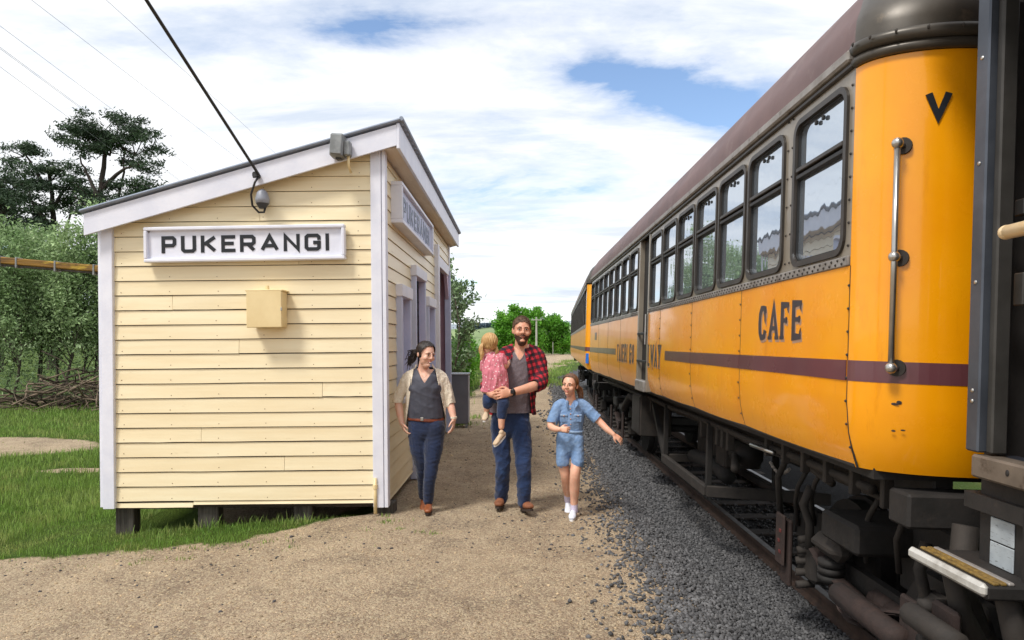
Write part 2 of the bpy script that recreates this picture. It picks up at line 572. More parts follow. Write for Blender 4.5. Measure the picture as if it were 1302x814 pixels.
MT['glass'] = glass_mat('carriage_window_glass', (0.50, 0.57, 0.65), 0.10, 0.012, 1.5, 0.85)
MT['glass_far'] = glass_mat('far_carriage_glass', (0.02, 0.02, 0.024), 0.05, 0.15, 1.45)


# ------------------------------------------------------------------ ground
def sm(a, b, x):
    t = np.clip((x - a) / (b - a), 0, 1)
    return t * t * (3 - 2 * t)


def wob(x, y, seed=0):
    r_ = np.random.default_rng(seed)
    out = np.zeros_like(np.asarray(x, float))
    for k, amp in ((0.5, .5), (1.3, .3), (3.1, .2), (7.0, .12), (15.0, .07)):
        a, p, a2, p2 = r_.uniform(0, 6.28, 4)
        out += amp * np.sin(k * (x * math.cos(a) + y * math.sin(a)) + p) * np.sin(k * 0.9 * (x * math.cos(a2) + y * math.sin(a2)) + p2)
    return out


TR = 139.0          # the track bends right beyond the cafe car


def track(s):
    """centre line of the track: (x, y, heading)"""
    if s <= 14.5:
        return 2.85, s, 0.0
    h = (s - 14.5) / TR
    return 2.85 + TR * (1 - math.cos(h)), 14.5 + TR * math.sin(h), h


def trackx(y):
    y = np.asarray(y, float)
    h = np.arcsin(np.clip((y - 14.5) / TR, 0, 0.99))
    return TR * (1 - np.cos(h))


def gz(x, y):
    x = np.asarray(x, float); y = np.asarray(y, float)
    xt = x - trackx(y)
    z = -0.20 * np.clip((-1.2 - x) / 2.5, 0, 1.6)
    z = z - 0.41 * sm(0.95, 2.05, xt) - 0.04 * sm(2.05, 2.4, xt) + 0.15 * sm(3.6, 4.4, xt)
    z = z - 0.11 * sm(-3.75, -3.5, x) * sm(-1.25, -1.5, x) * sm(6.22, 6.5, y) * sm(12.1, 11.9, y)
    z = z + wob(x, y, 3) * (0.006 + 0.04 * sm(-4, -7, x) + 0.06 * sm(16, 40, y))
    z = z + 0.012 * wob(x * 2, y * 2, 5) * sm(5.6, 5.0, y) * sm(1.2, .8, xt)
    z = z - 0.00025 * np.clip(y - 120, 0, 400) ** 1.5
    return z


def masks(x, y):
    """1 = gravel, ballast"""
    w = wob(x, y, 9)
    ge = np.where(x < -2.3, 5.55, 5.55 + (x + 2.3) * 1.0) + 0.16 * w + np.clip(-4.5 - x, 0, 50) * 0.3
    g = sm(0.34, -0.22, y - ge + .22 * wob(x * 3, y * 3, 14))
    pathl = -1.42 + 0.25 * w + np.where(y > 16, -(y - 16) * 0.012, 0)
    gp = sm(-0.15, 0.2, x - pathl)
    gp = gp * (1 - 0.9 * sm(0.5, 1.1, x - trackx(y) * 0.6 + 0.3 * w) * sm(20, 30, y) * sm(75, 60, y))
    gp = gp * np.where(y > 100, 0, 1) * sm(5.6, 5.0, x - trackx(y))
    g = np.maximum(g, gp)
    g = g * sm(5.6, 5.0, x - trackx(y))
    d1 = 1 - np.sqrt(((x + 9.6) / 2.6) ** 2 + ((y - 12.3) / 1.2) ** 2) + .25 * w
    d2 = 1 - np.sqrt(((x + 6.6) / 0.75) ** 2 + ((y - 10.2) / 0.28) ** 2) + .3 * w
    d3 = 1 - np.sqrt(((x + 2.4) / 1.3) ** 2 + ((y - 9.2) / 3.0) ** 2)
    g = np.maximum(g, sm(-.1, .25, np.maximum(np.maximum(d1, d2), d3)))
    xt = x - trackx(y)
    b = sm(0.93, 1.06, xt + 0.09 * w) * sm(5.0, 4.4, xt)
    return g, b


def axis(a, b, d, lo, hi, grow):
    c = list(np.arange(a, b + 1e-6, d))
    s = d; p = b
    while p < hi:
        s *= grow; p += s; c.append(p)
    s = d; p = a
    while p > lo:
        s *= grow; p -= s; c.insert(0, p)
    return np.array(c)


gx = axis(-6.5, 3.2, 0.07, -2500, 2500, 1.12)
gy = axis(2.6, 13.0, 0.08, -300, 4000, 1.08)
X, Y = np.meshgrid(gx, gy)
Z = gz(X, Y)
g_, b_ = masks(X, Y)
nx, ny = len(gx), len(gy)
i0 = (np.arange(ny - 1)[:, None] * nx + np.arange(nx - 1)[None, :]).ravel()
F = np.stack([i0, i0 + 1, i0 + nx + 1, i0 + nx], 1)
me = mesh_np('ground', np.stack([X.ravel(), Y.ravel(), Z.ravel()], 1), F, {'gravel': g_.ravel(), 'ballast': b_.ravel(), 'undershade': (sm(2.0, 2.35, X - trackx(Y)) * sm(6.5, 5.5, X - trackx(Y))).ravel()}, smooth=True)

gm = bpy.data.materials.new('ground_mix'); gm.use_nodes = True
nt = gm.node_tree; bs = nt.nodes['Principled BSDF']
t = N(nt, 'ShaderNodeTexCoord')
def gnoise(sc, det=8.0, ro=0.65, w=0.0):
    n_ = N(nt, 'ShaderNodeTexNoise', i_Scale=sc, i_Detail=det, i_Roughness=ro)
    L(nt, t.outputs['Object'], n_.inputs['Vector'])
    return n_.outputs[0]
vor = N(nt, 'ShaderNodeTexVoronoi', i_Scale=62.0); L(nt, t.outputs['Object'], vor.inputs['Vector'])
vor2 = N(nt, 'ShaderNodeTexVoronoi', i_Scale=150.0); L(nt, t.outputs['Object'], vor2.inputs['Vector'])
sepc = N(nt, 'ShaderNodeSeparateColor'); L(nt, vor.outputs['Color'], sepc.inputs[0])
sepc2 = N(nt, 'ShaderNodeSeparateColor'); L(nt, vor2.outputs['Color'], sepc2.inputs[0])
sand = MIX(nt, RAMP(nt, gnoise(0.9), [(.35, 0.0), (.68, 1.0)]), sr(180, 159, 133), sr(156, 136, 115))
sand = MIX(nt, RAMP(nt, gnoise(5.0), [(.42, 0.0), (.7, 0.8)]), sand, sr(192, 173, 147))
sand = MIX(nt, RAMP(nt, gnoise(2.3, 5), [(.48, 0.0), (.66, 0.8)]), sand, sr(130, 114, 98))
rut = N(nt, 'ShaderNodeMapping'); rut.inputs['Scale'].default_value = (1.0, .16, 1); rut.inputs['Rotation'].default_value = (0, 0, R(8)); L(nt, t.outputs['Object'], rut.inputs[0])
rn = N(nt, 'ShaderNodeTexNoise', i_Scale=1.7, i_Detail=7.0, i_Roughness=0.6); L(nt, rut.outputs[0], rn.inputs['Vector'])
sand = MIX(nt, RAMP(nt, rn.outputs[0], [(.5, 0.0), (.68, 0.5)]), sand, sr(132, 115, 98))
grav = MIX(nt, RAMP(nt, sepc.outputs[0], [(.0, 0.0), (.35, 0.0), (1.0, 0.75)]), sand, sr(202, 186, 156))
grav = MIX(nt, RAMP(nt, sepc2.outputs[1], [(.55, 0.0), (.85, 0.55)]), grav, sr(96, 85, 74))
balc = MIX(nt, sepc.outputs[0], sr(52, 53, 57), sr(104, 106, 110))
soil = MIX(nt, RAMP(nt, gnoise(3.0), [(.4, 0.0), (.65, 1.0)]), sr(60, 84, 28), sr(84, 96, 44))
soil = MIX(nt, RAMP(nt, gnoise(0.35, 4), [(.45, 0.0), (.62, 0.55)]), soil, sr(92, 116, 44))
soil = MIX(nt, RAMP(nt, gnoise(40, 3), [(.4, 0.0), (.7, 0.5)]), soil, sr(46, 62, 24))
ag = N(nt, 'ShaderNodeAttribute', attribute_name='gravel')
ab = N(nt, 'ShaderNodeAttribute', attribute_name='ballast')
edge = M_(nt, 'MULTIPLY', M_(nt, 'SUBTRACT', gnoise(9.0), 0.5), 0.9)
fg = RAMP(nt, M_(nt, 'ADD', ag.outputs['Fac'], edge), [(.38, 0.0), (.62, 1.0)])
fb = RAMP(nt, M_(nt, 'ADD', ab.outputs['Fac'], M_(nt, 'MULTIPLY', edge, .8)), [(.45, 0.0), (.56, 1.0)])
ao = N(nt, 'ShaderNodeAttribute', attribute_name='undershade')
balc = MIX(nt, M_(nt, 'MULTIPLY', ao.outputs['Fac'], .85), balc, sr(26, 24, 23))  # shade under and beyond the train, put into the ballast colour
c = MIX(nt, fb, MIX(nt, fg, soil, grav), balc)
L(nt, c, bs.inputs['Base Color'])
bs.inputs['Roughness'].default_value = 0.95
bs.inputs['Specular IOR Level'].default_value = 0.15
h = M_(nt, 'ADD', M_(nt, 'MULTIPLY', vor.outputs['Distance'], -0.6), M_(nt, 'MULTIPLY', gnoise(30, 8, .7), 1.0))
h = M_(nt, 'ADD', h, M_(nt, 'MULTIPLY', vor2.outputs['Distance'], -0.3))
bn = N(nt, 'ShaderNodeBump', i_Strength=0.9, i_Distance=0.022)
L(nt, h, bn.inputs['Height']); L(nt, bn.outputs[0], bs.inputs['Normal'])
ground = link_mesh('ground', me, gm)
prop(ground, 'sandy gravel yard with grass to the left and dark railway ballast', kind='structure')

# ------------------------------------------------------------------ hills
def ridge(name, y0, depth, h0, seed, x0, x1, mat_, zb=-6.0, wl=1.0):
    n, mrows = 160, 14
    r_ = np.random.default_rng(seed)
    xs = np.linspace(x0, x1, n)
    prof = np.full(n, h0, float)
    for k in range(1, 9):
        prof += h0 * 0.22 / k ** 0.9 * np.sin(xs / (x1 - x0) * 6.28 * k * 1.7 * wl + r_.uniform(0, 6.28))
    V = []
    for j in range(mrows):
        tt = j / (mrows - 1)
        yy = y0 + depth * tt
        zz = zb + (prof - zb) * (math.sin(tt * math.pi / 2) ** 0.8) + 0.06 * h0 * np.sin(xs / 60 + j * 1.7) * math.sin(tt * math.pi)
        V.append(np.stack([xs, np.full(n, yy) + 20 * np.sin(xs / 170 + j), zz], 1))
    V = np.concatenate(V)
    i0 = (np.arange(mrows - 1)[:, None] * n + np.arange(n - 1)[None, :]).ravel()
    F = np.stack([i0, i0 + 1, i0 + n + 1, i0 + n], 1)
    o = link_mesh(name, mesh_np(name, V, F, smooth=True), mat_)
    return prop(o, kind='structure')


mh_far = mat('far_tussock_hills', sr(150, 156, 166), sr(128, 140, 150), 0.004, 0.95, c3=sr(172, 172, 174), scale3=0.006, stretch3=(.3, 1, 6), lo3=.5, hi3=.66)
mh_mid = mat('green_farm_hills', sr(128, 146, 100), sr(104, 124, 84), 0.01, 0.95, c3=sr(84, 102, 70), scale3=0.02, lo3=.52, hi3=.66, stretch3=(.5, 1, 2))
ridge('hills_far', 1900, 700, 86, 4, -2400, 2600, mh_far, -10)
ridge('hills_middle', 620, 420, 21.5, 12, -1100, 1300, mh_mid, -8)

# ------------------------------------------------------------------ track
tk = thing('railway_track', 'rusty steel rails on dark timber sleepers under the yellow carriages', 'railway track', (2.85, -6, -0.43))
SL = np.arange(-6, 62, 0.66)
prof = [(-.055, 0), (.055, 0), (.055, .012), (.012, .028), (.010, .09), (.034, .098), (.034, .126), (-.034, .126), (-.034, .098), (-.010, .09), (-.012, .028), (-.055, .012)]
for off in (-0.565, 0.565):
    m = MB(); vsx = []; SS = list(np.arange(-6, 14.6, 4)) + list(np.arange(15, 62, 1.5))
    for s in SS:
        x, y, hd = track(s)
        for (a, b) in prof:
            vsx.append((x + (off + a) * math.cos(hd), y - (off + a) * math.sin(hd), -0.429 + b))
    k = len(prof)
    fs = [(i * k + j, i * k + (j + 1) % k, (i + 1) * k + (j + 1) % k, (i + 1) * k + j) for i in range(len(SS) - 1) for j in range(k)]
    m.add(vsx, fs + [tuple(range(k)), tuple((len(SS) - 1) * k + j for j in range(k))])
    ro = m.build('rail', MT['rail'], tk)
    ms = MB(); vsx = []
    for s in SS:
        x, y, hd = track(s)
        for (a, b) in ((-.026, .1265), (.026, .1265), (.026, .1285), (-.026, .1285)):
            vsx.append((x + (off + a) * math.cos(hd), y - (off + a) * math.sin(hd), -0.429 + b))
    fs = [(i * 4 + j, i * 4 + (j + 1) % 4, (i + 1) * 4 + (j + 1) % 4, (i + 1) * 4 + j) for i in range(len(SS) - 1) for j in range(4)]
    ms.add(vsx, fs)
    ms.build('running_surface', MT['rail_top'], ro)
s0 = None
for i, s in enumerate(SL):
    x, y, hd = track(s)
    if s0 is None:
        s0 = MB().box((x, y, -0.50), (2.1, 0.22, 0.14), 0.012).build('sleeper', MT['sleeper'], tk)
        continue
    share(s0, 'sleeper', tk, (x - 2.85, y + 6, 0), -hd + random.uniform(-.02, .02))

# ------------------------------------------------------------------ loose stone and gravel
ICO_V = None
def ico():
    bm = bmesh.new(); bmesh.ops.create_icosphere(bm, subdivisions=1, radius=1)
    v = np.array([q.co[:] for q in bm.verts]); f = np.array([[q.index for q in fc.verts] for fc in bm.faces]); bm.free()
    return v, f


def scatter_stones(name, pos, size, mat_, flat=0.65, seed=1, lo=.6, hi=1.35):
    r_ = np.random.default_rng(seed)
    n = len(pos)
    v0, f0 = ico()
    tem = np.stack([v0 * (1 + r_.uniform(-.32, .32, (len(v0), 1))) * r_.uniform(.65, 1.2, (1, 3)) for _ in range(24)])
    q = r_.normal(size=(n, 4)); q /= np.linalg.norm(q, axis=1)[:, None]
    w, x, y, z = q.T
    Rm = np.stack([np.stack([1 - 2 * (y * y + z * z), 2 * (x * y - z * w), 2 * (x * z + y * w)], 1),
                   np.stack([2 * (x * y + z * w), 1 - 2 * (x * x + z * z), 2 * (y * z - x * w)], 1),
                   np.stack([2 * (x * z - y * w), 2 * (y * z + x * w), 1 - 2 * (x * x + y * y)], 1)], 1)
    V = np.einsum('nij,nkj->nki', Rm, tem[r_.integers(0, 24, n)]) * size[:, None, None]
    V[:, :, 2] *= flat
    V += pos[:, None, :]
    k = len(v0)
    F = (f0[None] + (np.arange(n) * k)[:, None, None]).reshape(-1, 3)
    br = np.repeat(r_.uniform(lo, hi, n), k)
    return link_mesh(name, mesh_np(name, V.reshape(-1, 3), F, br), mat_)


mb_ = mat('ballast_stone', sr(98, 98, 99), sr(72, 72, 74), 9, 0.8, c3=sr(130, 124, 116), scale3=3, lo3=.66, hi3=.8, attr=True)
mg_ = mat('pale_pebbles', sr(186, 166, 134), sr(150, 130, 104), 3, 0.9, attr=True)
md_ = mat('dark_coal_bits', sr(74, 72, 74), sr(54, 52, 54), 9, 0.85, attr=True)


def strip(n, x0, x1, ya, yb, power=1.6):
    u = rng.uniform(0, 1, n)
    y = (ya ** (1 - power) + u * (yb ** (1 - power) - ya ** (1 - power))) ** (1 / (1 - power))
    return rng.uniform(x0, x1, n), y


x, y = strip(56000, 0.80, 2.24, 2.4, 34, 1.7)
keep = (x > 0.93 + 0.09 * wob(x, y, 9) * -1 + np.abs(rng.normal(0, .10, len(x))) * rng.choice([-1, 1], len(x)))
x, y = x[keep], y[keep]
xs_, ys_ = strip(3200, 0, 1, 2.4, 16, 1.8); xs_ = .98 - np.abs(rng.normal(0, .2, len(xs_)))
x = np.concatenate([x, xs_]); y = np.concatenate([y, ys_])
x = x + trackx(y)
s_ = rng.uniform(.0065, .0175, len(x)) * np.clip(y / 7, 1, 2.4)
xi, yi = strip(5000, 2.34, 3.36, 2.4, 34, 1.6); xi = xi + trackx(yi)
x2, y2, s2 = x, y, s_
z2 = gz(x2, y2) + s2 * rng.uniform(0, .75, len(x2))
si = rng.uniform(.014, .028, len(xi))
ob = scatter_stones('shade_dark_ballast', np.stack([xi, yi, gz(xi, yi) + si * rng.uniform(0, .7, len(xi))], 1), si, mat('shade_dark_stone', sr(44, 41, 38), sr(30, 28, 27), 9, .6, attr=True), .75, 6, .5, 1.5)  # stones coloured near black to stand for the shade under the train
prop(ob, 'stone between the rails, coloured dark for the shade under the train', 'ballast', kind='stuff')
bal = scatter_stones('ballast', np.stack([x2, y2, z2], 1), s2, mb_, .75, 2, .55, 1.5)
prop(bal, 'dark grey crushed stone ballast along the rails', 'ballast', kind='stuff')

x, y = strip(46000, -5.5, 1.1, 2.6, 14, 2.2)
gk, bk = masks(x, y)
keep = (gk > .6) & ~((x < -1.15) & (x > -3.8) & (y > 6.15) & (y < 12.2))
x, y = x[keep], y[keep]
s_ = rng.uniform(.0022, .007, len(x)) * np.clip(y / 6, .8, 2) * np.where(rng.uniform(0, 1, len(x)) < .04, 2.2, 1)
pe = scatter_stones('gravel', np.stack([x, y, gz(x, y) + s_ * .15], 1), s_, mg_, .6, 3, .35, 1.55)
prop(pe, 'fine pale gravel strewn over the yard', 'gravel', kind='stuff')
x, y = strip(9000, -5.5, 1.05, 2.8, 12, 1.9)
cl = wob(x * 1.4, y * 1.4, 21)
keep = (masks(x, y)[0] > .7) & (cl + rng.normal(0, .3, len(x)) > .16) & ~((x < -1.1) & (x > -3.9) & (y > 6.1))
x, y = x[keep], y[keep]
s_ = rng.uniform(.003, .013, len(x)) * rng.choice([.5, .7, 1.0, 1.5], len(x), p=[.4, .35, .2, .05])
pd_ = scatter_stones('stone_chips', np.stack([x, y, gz(x, y) + s_ * .2], 1), s_, md_, .6, 4, .6, 1.5)
prop(pd_, 'dark stone chips scattered on the sandy yard', 'gravel', kind='stuff')

# ------------------------------------------------------------------ grass
def blades(name, x, y, hgt, wid, mat_, seed=5, lean=.55):
    r_ = np.random.default_rng(seed)
    n = len(x)
    z = gz(x, y) - 0.005
    a = r_.uniform(0, 6.28, n); ln = r_.uniform(.1, lean, n) * hgt; la = r_.uniform(0, 6.28, n)
    dx, dy = np.cos(a) * wid, np.sin(a) * wid
    tx, ty = np.cos(la) * ln, np.sin(la) * ln
    p = np.stack([x, y, z], 1)
    sd_ = np.stack([dx, dy, np.zeros(n)], 1)
    tip = np.stack([tx, ty, hgt], 1)
    mid = np.stack([tx * .35, ty * .35, hgt * .6], 1)
    V = np.stack([p - sd_, p + sd_, p + mid + sd_ * .7, p + mid - sd_ * .7, p + tip], 1).reshape(-1, 3)
    b = np.arange(n)[:, None] * 5
    F = np.concatenate([b + np.array([[0, 1, 2]]), b + np.array([[0, 2, 3]]), b + np.array([[3, 2, 4]])])
    return link_mesh(name, mesh_np(name, V, F, np.repeat(r_.uniform(.5, 1.6, n), 5)), mat_)


mgr = mat('green_grass', sr(106, 142, 58), sr(132, 154, 78), 0.9, 0.6, c3=sr(172, 166, 108), scale3=1.6, lo3=.54, hi3=.72, attr=True, trans=.35)
n = 150000
u = rng.uniform(0, 1, n)
y = 5.2 + (np.exp(u * 2.15) - 1) / (np.exp(2.15) - 1) * 17.0
x = -1.0 - rng.uniform(0, 1, n) * (1.2 + y * 0.92)
g0, b0 = masks(x, y)
inb = (x > -3.7) & (x < -1.22) & (y > 6.32) & (y < 12.1)
keep = (g0 + rng.normal(0, .27, n) < .40) & ~inb & ~((x > -3.75) & (y > 12.1) & (y < 19) & (x < -1.8) & (rng.uniform(0, 1, n) < .6))
x, y = x[keep], y[keep]
hh = rng.uniform(.022, .085, len(x)) * (1 + .5 * wob(x * .8, y * .8, 31)) * np.clip(.25 + 1.25 * (1 - masks(x, y)[0]), .3, 1.5)
hh = np.clip(hh, .02, .2) * np.where(rng.uniform(0, 1, len(hh)) < .06, 1.7, 1)
near = (y < 6.9) & (y > 5.75) & (x > -4.6)
hh[near] *= .42
gr = blades('grass', x, y, hh, np.clip(y / 6, 1, 3) * .0028, mgr)
prop(gr, 'green grass growing left of and in front of the shed', 'grass', kind='stuff')
# tufts at the foot of the shed, by the cabinet and on the path
tx, ty, th = [], [], []
for cx_, cy_, rad_, nn, hmax in [(-2.75, 6.12, .16, 80, .13), (-2.35, 6.1, .14, 70, .13), (-2.1, 6.1, .13, 50, .11), (-3.2, 6.1, .25, 110, .11), (-3.75, 6.0, .12, 70, .12), (-1.92, 6.1, .1, 40, .1),
                                 (-1.2, 13.0, .35, 260, .14), (-1.1, 14.2, .4, 200, .12), (-0.66, 5.55, .06, 30, .04), (-.78, 5.6, .08, 30, .03), (-1.18, 6.12, .05, 20, .05), (-.98, 5.7, .05, 20, .03), (-1.15, 5.9, .05, 20, .04)]:
    a = rng.normal(0, rad_ * .6, nn); b = rng.normal(0, rad_ * .3, nn)
    tx.append(cx_ + a); ty.append(cy_ + b); th.append(rng.uniform(.3, 1, nn) * hmax)
for _ in range(26):
    cx_, cy_ = rng.uniform(-2.9, -1.0), rng.uniform(5.2, 6.1)
    nn = rng.integers(6, 22)
    tx.append(cx_ + rng.normal(0, .05, nn)); ty.append(cy_ + rng.normal(0, .02, nn)); th.append(rng.uniform(.3, 1, nn) * .045)
for _ in range(260):
    yy = rng.uniform(14, 70); cx_ = -1.7 - rng.uniform(0, 1) ** 2 * .1 * yy if rng.uniform() < .6 else rng.uniform(.6, 1.6) + float(trackx(yy)) * .5
    if yy < 24 and cx_ > 0: continue
    nn = 26
    tx.append(cx_ + rng.normal(0, .3, nn)); ty.append(yy + rng.normal(0, .3, nn)); th.append(rng.uniform(.3, 1, nn) * .22)
tx, ty, th = map(np.concatenate, (tx, ty, th))
gt = blades('grass_tufts', tx, ty, th, np.clip(ty / 6, 1, 5) * .0033, mgr, 8, .5)
prop(gt, 'longer grass tufts at the foot of the shed and along the path', 'grass', kind='stuff')


# ------------------------------------------------------------------ trees
def leaves_mesh(name, C, size, seed=1, aspect=.5, br=None, droop=0.0):
    r_ = np.random.default_rng(seed)
    n = len(C)
    d = r_.normal(size=(n, 3)); d[:, 2] -= droop; d /= np.linalg.norm(d, axis=1)[:, None]
    e = r_.normal(size=(n, 3)); e -= d * (e * d).sum(1)[:, None]; e /= np.linalg.norm(e, axis=1)[:, None]
    s = (size * r_.uniform(.6, 1.4, n))[:, None]
    V = np.stack([C - d * s, C + e * s * aspect, C + d * s, C - e * s * aspect], 1).reshape(-1, 3)
    F = np.arange(n * 4).reshape(-1, 4)
    b = r_.uniform(.6, 1.4, n) if br is None else br * r_.uniform(.75, 1.25, n)
    return mesh_np(name, V, F, np.repeat(b, 4))


def grow(r_, base, top, r0, levels, nb, spread, up=.35, lenf=.45, start=.35):
    """trunk and limbs -> (list of tubes, list of tip points)"""
    tubes, tips = [], []

    def br(a, b, rad, lev):
        n = 6
        pts, rr = [], []
        off = Vector((r_.normal(), r_.normal(), 0)) * (b - a).length * .05
        for i in range(n):
            t_ = i / (n - 1)
            pts.append(a.lerp(b, t_) + off * math.sin(t_ * 3.1) + Vector(r_.normal(0, 1, 3)) * (b - a).length * .012)
            rr.append(max(.004, rad * (1 - .75 * t_)))
        tubes.append((pts, rr))
        if lev == 0:
            tips.extend(pts[2:]); return
        for k in range(nb[levels - lev]):
            t_ = start + (1 - start) * (k + r_.uniform(0, 1)) / nb[levels - lev]
            p = a.lerp(b, min(t_, .98)) + off * math.sin(t_ * 3.1)
            ang = r_.uniform(0, 6.28) + k * 2.4
            axis_ = (b - a).normalized()
            s1 = perp(axis_); s2 = axis_.cross(s1)
            d = (s1 * math.cos(ang) + s2 * math.sin(ang)) * spread + axis_ * up + Vector((0, 0, .1))
            ln = (b - a).length * lenf * (1.15 - .55 * t_) * r_.uniform(.75, 1.25)
            br(p, p + d.normalized() * ln, rad * (1 - .7 * t_) * .6, lev - 1)
        tips.append(pts[-1])
    br(Vector(base), Vector(top), r0, levels)
    return tubes, tips


def tree(name, label, group, x, y, h, seed, mleaf, mbark, nleaf, lsize, cr=.3, levels=2, nb=(12, 5), spread=.9, up=.45, lenf=.42, start=.25, r0=None, aspect=.45, jit=.22, sink=.05, lowleaf=0):
    r_ = np.random.default_rng(seed)
    z0 = float(gz(x, y)) - sink
    t_ = thing(name, label, 'tree', (x, y, z0), group=group)
    tubes, tips = grow(r_, (x, y, z0), (x + r_.normal() * .04 * h, y + r_.normal() * .04 * h, z0 + h * .93), r0 or h * .014, levels, nb, spread, up, lenf, start)
    m = MB()
    for pts, rr in tubes:
        m.tube(pts, rr, 5, False)
    m.build('trunk', mbark, t_, smooth=True)
    T = np.array([p[:] for p in tips])
    C = T[r_.integers(0, len(T), nleaf)] + r_.normal(0, jit, (nleaf, 3)) * np.array([1, 1, .8])
    if lowleaf:
        k = lowleaf
        C = np.concatenate([C, np.stack([x + r_.normal(0, h * .12, k), y + r_.normal(0, h * .1, k), z0 + r_.uniform(.05, .5, k) * h], 1)])
    zz = (C[:, 2] - z0) / h
    link_mesh('crown', leaves_mesh('crown', C, lsize, seed + 1, aspect, None), mleaf, t_)
    return t_


mbark = mat('grey_bark', sr(94, 86, 74), sr(64, 58, 50), 3, 0.9, bump=.3, stretch=(3, 3, .5))
mpbark = mat('pine_bark', sr(66, 56, 50), sr(44, 38, 34), 2, 0.9, bump=.3, stretch=(3, 3, .5))
mwil = mat('willow_leaves', sr(156, 180, 128), sr(126, 154, 102), .6, 0.6, c3=sr(186, 202, 158), scale3=1.1, lo3=.55, hi3=.72, attr=True, trans=.3)
mpin = mat('pine_needles', sr(60, 82, 54), sr(44, 64, 44), .3, 0.7, c3=sr(78, 98, 60), scale3=.5, lo3=.55, hi3=.7, attr=True, trans=.1)
msil = mat('silver_poplar_leaves', sr(128, 152, 110), sr(104, 132, 88), .8, 0.55, c3=sr(162, 178, 150), scale3=1.3, lo3=.52, hi3=.68, attr=True, trans=.25)
mgrn = mat('bright_spring_leaves', sr(104, 164, 44), sr(82, 140, 36), .25, 0.6, c3=sr(134, 186, 62), scale3=.5, lo3=.54, hi3=.7, attr=True, trans=.35)

# young poplars and willows behind the shed
WL = 'slim grey-green willow sapling in the dense thicket behind the grass'
pro = [tree('willow_sapling', WL, 'willow thicket', -14.5, 21.0, h, 40 + i, mwil, mbark, 8500, .055, levels=2, nb=(17, 6), spread=.62, up=.8, lenf=.36, start=.22, r0=.05, jit=.19, lowleaf=420)
       for i, h in enumerate((6.0, 5.4, 5.0, 5.8))]
for i in range(4):
    pro[i].location = (-16.6 + i * 1.25, 21.2 + (i % 2) * .9, float(gz(-15, 21)) - .05)
k = 0
for i in range(30):
    px = -18.2 + i * .51 + random.uniform(-.35, .35)
    py = 20.6 + random.uniform(0, 3.4)
    c = copy_tree(pro[i % 4])
    c.location = (px, py, float(gz(px, py)) - .05)
    c.rotation_euler = (0, 0, random.uniform(0, 6.28))
    s = random.uniform(.78, 1.05) * (1.0 if px < -9 else .9)
    c.scale = (s * random.uniform(.9, 1.1), s, s)
tree('silver_poplar', 'loose silvery poplar rising behind the far end of the shed', None, -2.15, 19.5, 4.0, 77, msil, mbark, 3600, .06, nb=(16, 6), spread=.6, up=.7, lenf=.24, start=.1, r0=.04, jit=.11, lowleaf=0)
for i, (px, py, h) in enumerate([(-2.2, 24.5, 1.6), (-2.5, 27, 1.7), (-2.3, 31, 1.7), (-2.7, 36, 1.9)]):
    tree('roadside_bush', 'low bright green bush beside the path past the shed', 'bushes beside the path', px, py, h, 90 + i, mgrn, mbark, 2600, .075, nb=(12, 5), spread=.9, up=.5, lenf=.4, start=.05, r0=.03, jit=.16, lowleaf=300)
# rounded trees at the end of the yard
for i, (px, py, h, lab) in enumerate([(-1.6, 92, 5.4, ''), (.6, 96, 6.6, ''), (2.9, 95, 6.2, ''), (5.0, 98, 5.4, ''), (2.0, 88, 4.4, ''), (6.6, 96, 4.8, '')]):
    tree('green_tree', 'bright green rounded tree in the clump at the far end of the yard', 'trees at the far end of the yard', px, py, h, 120 + i, mgrn, mbark, 7000, (.17), nb=(16, 6), spread=1.0, up=.5, lenf=.36, start=.12, r0=.14, jit=.3, lowleaf=900)
# shelter belt of dark pines on the far hill
for i in range(12):
    px = 620 - 98 + i * 6.1 + random.uniform(-1, 1); Yb = 900 + random.uniform(-20, 20)
    xx = (600 + i * 4.6 - CX) * Yb / FPX
    t_ = thing('shelter_belt_pine', 'tiny dark pine in the shelter belt on the distant hillside', 'tree', (xx, Yb, 15), group='shelter belt pines')
    r_ = np.random.default_rng(500 + i)
    MB().tube([(xx, Yb, 13), (xx, Yb, 28)], [.5, .1], 5).build('trunk', mpbark, t_)
    C = np.stack([xx + r_.normal(0, 2.2, 500), Yb + r_.normal(0, 2.2, 500), 15 + r_.uniform(1, 13.5, 500)], 1)
    link_mesh('crown', leaves_mesh('crown', C, 1.0, 600 + i), mat('blue_dark_needles', sr(70, 90, 104), sr(60, 80, 94), .1, .8, attr=True) if i == 0 else bpy.data.materials['blue_dark_needles'], t_)


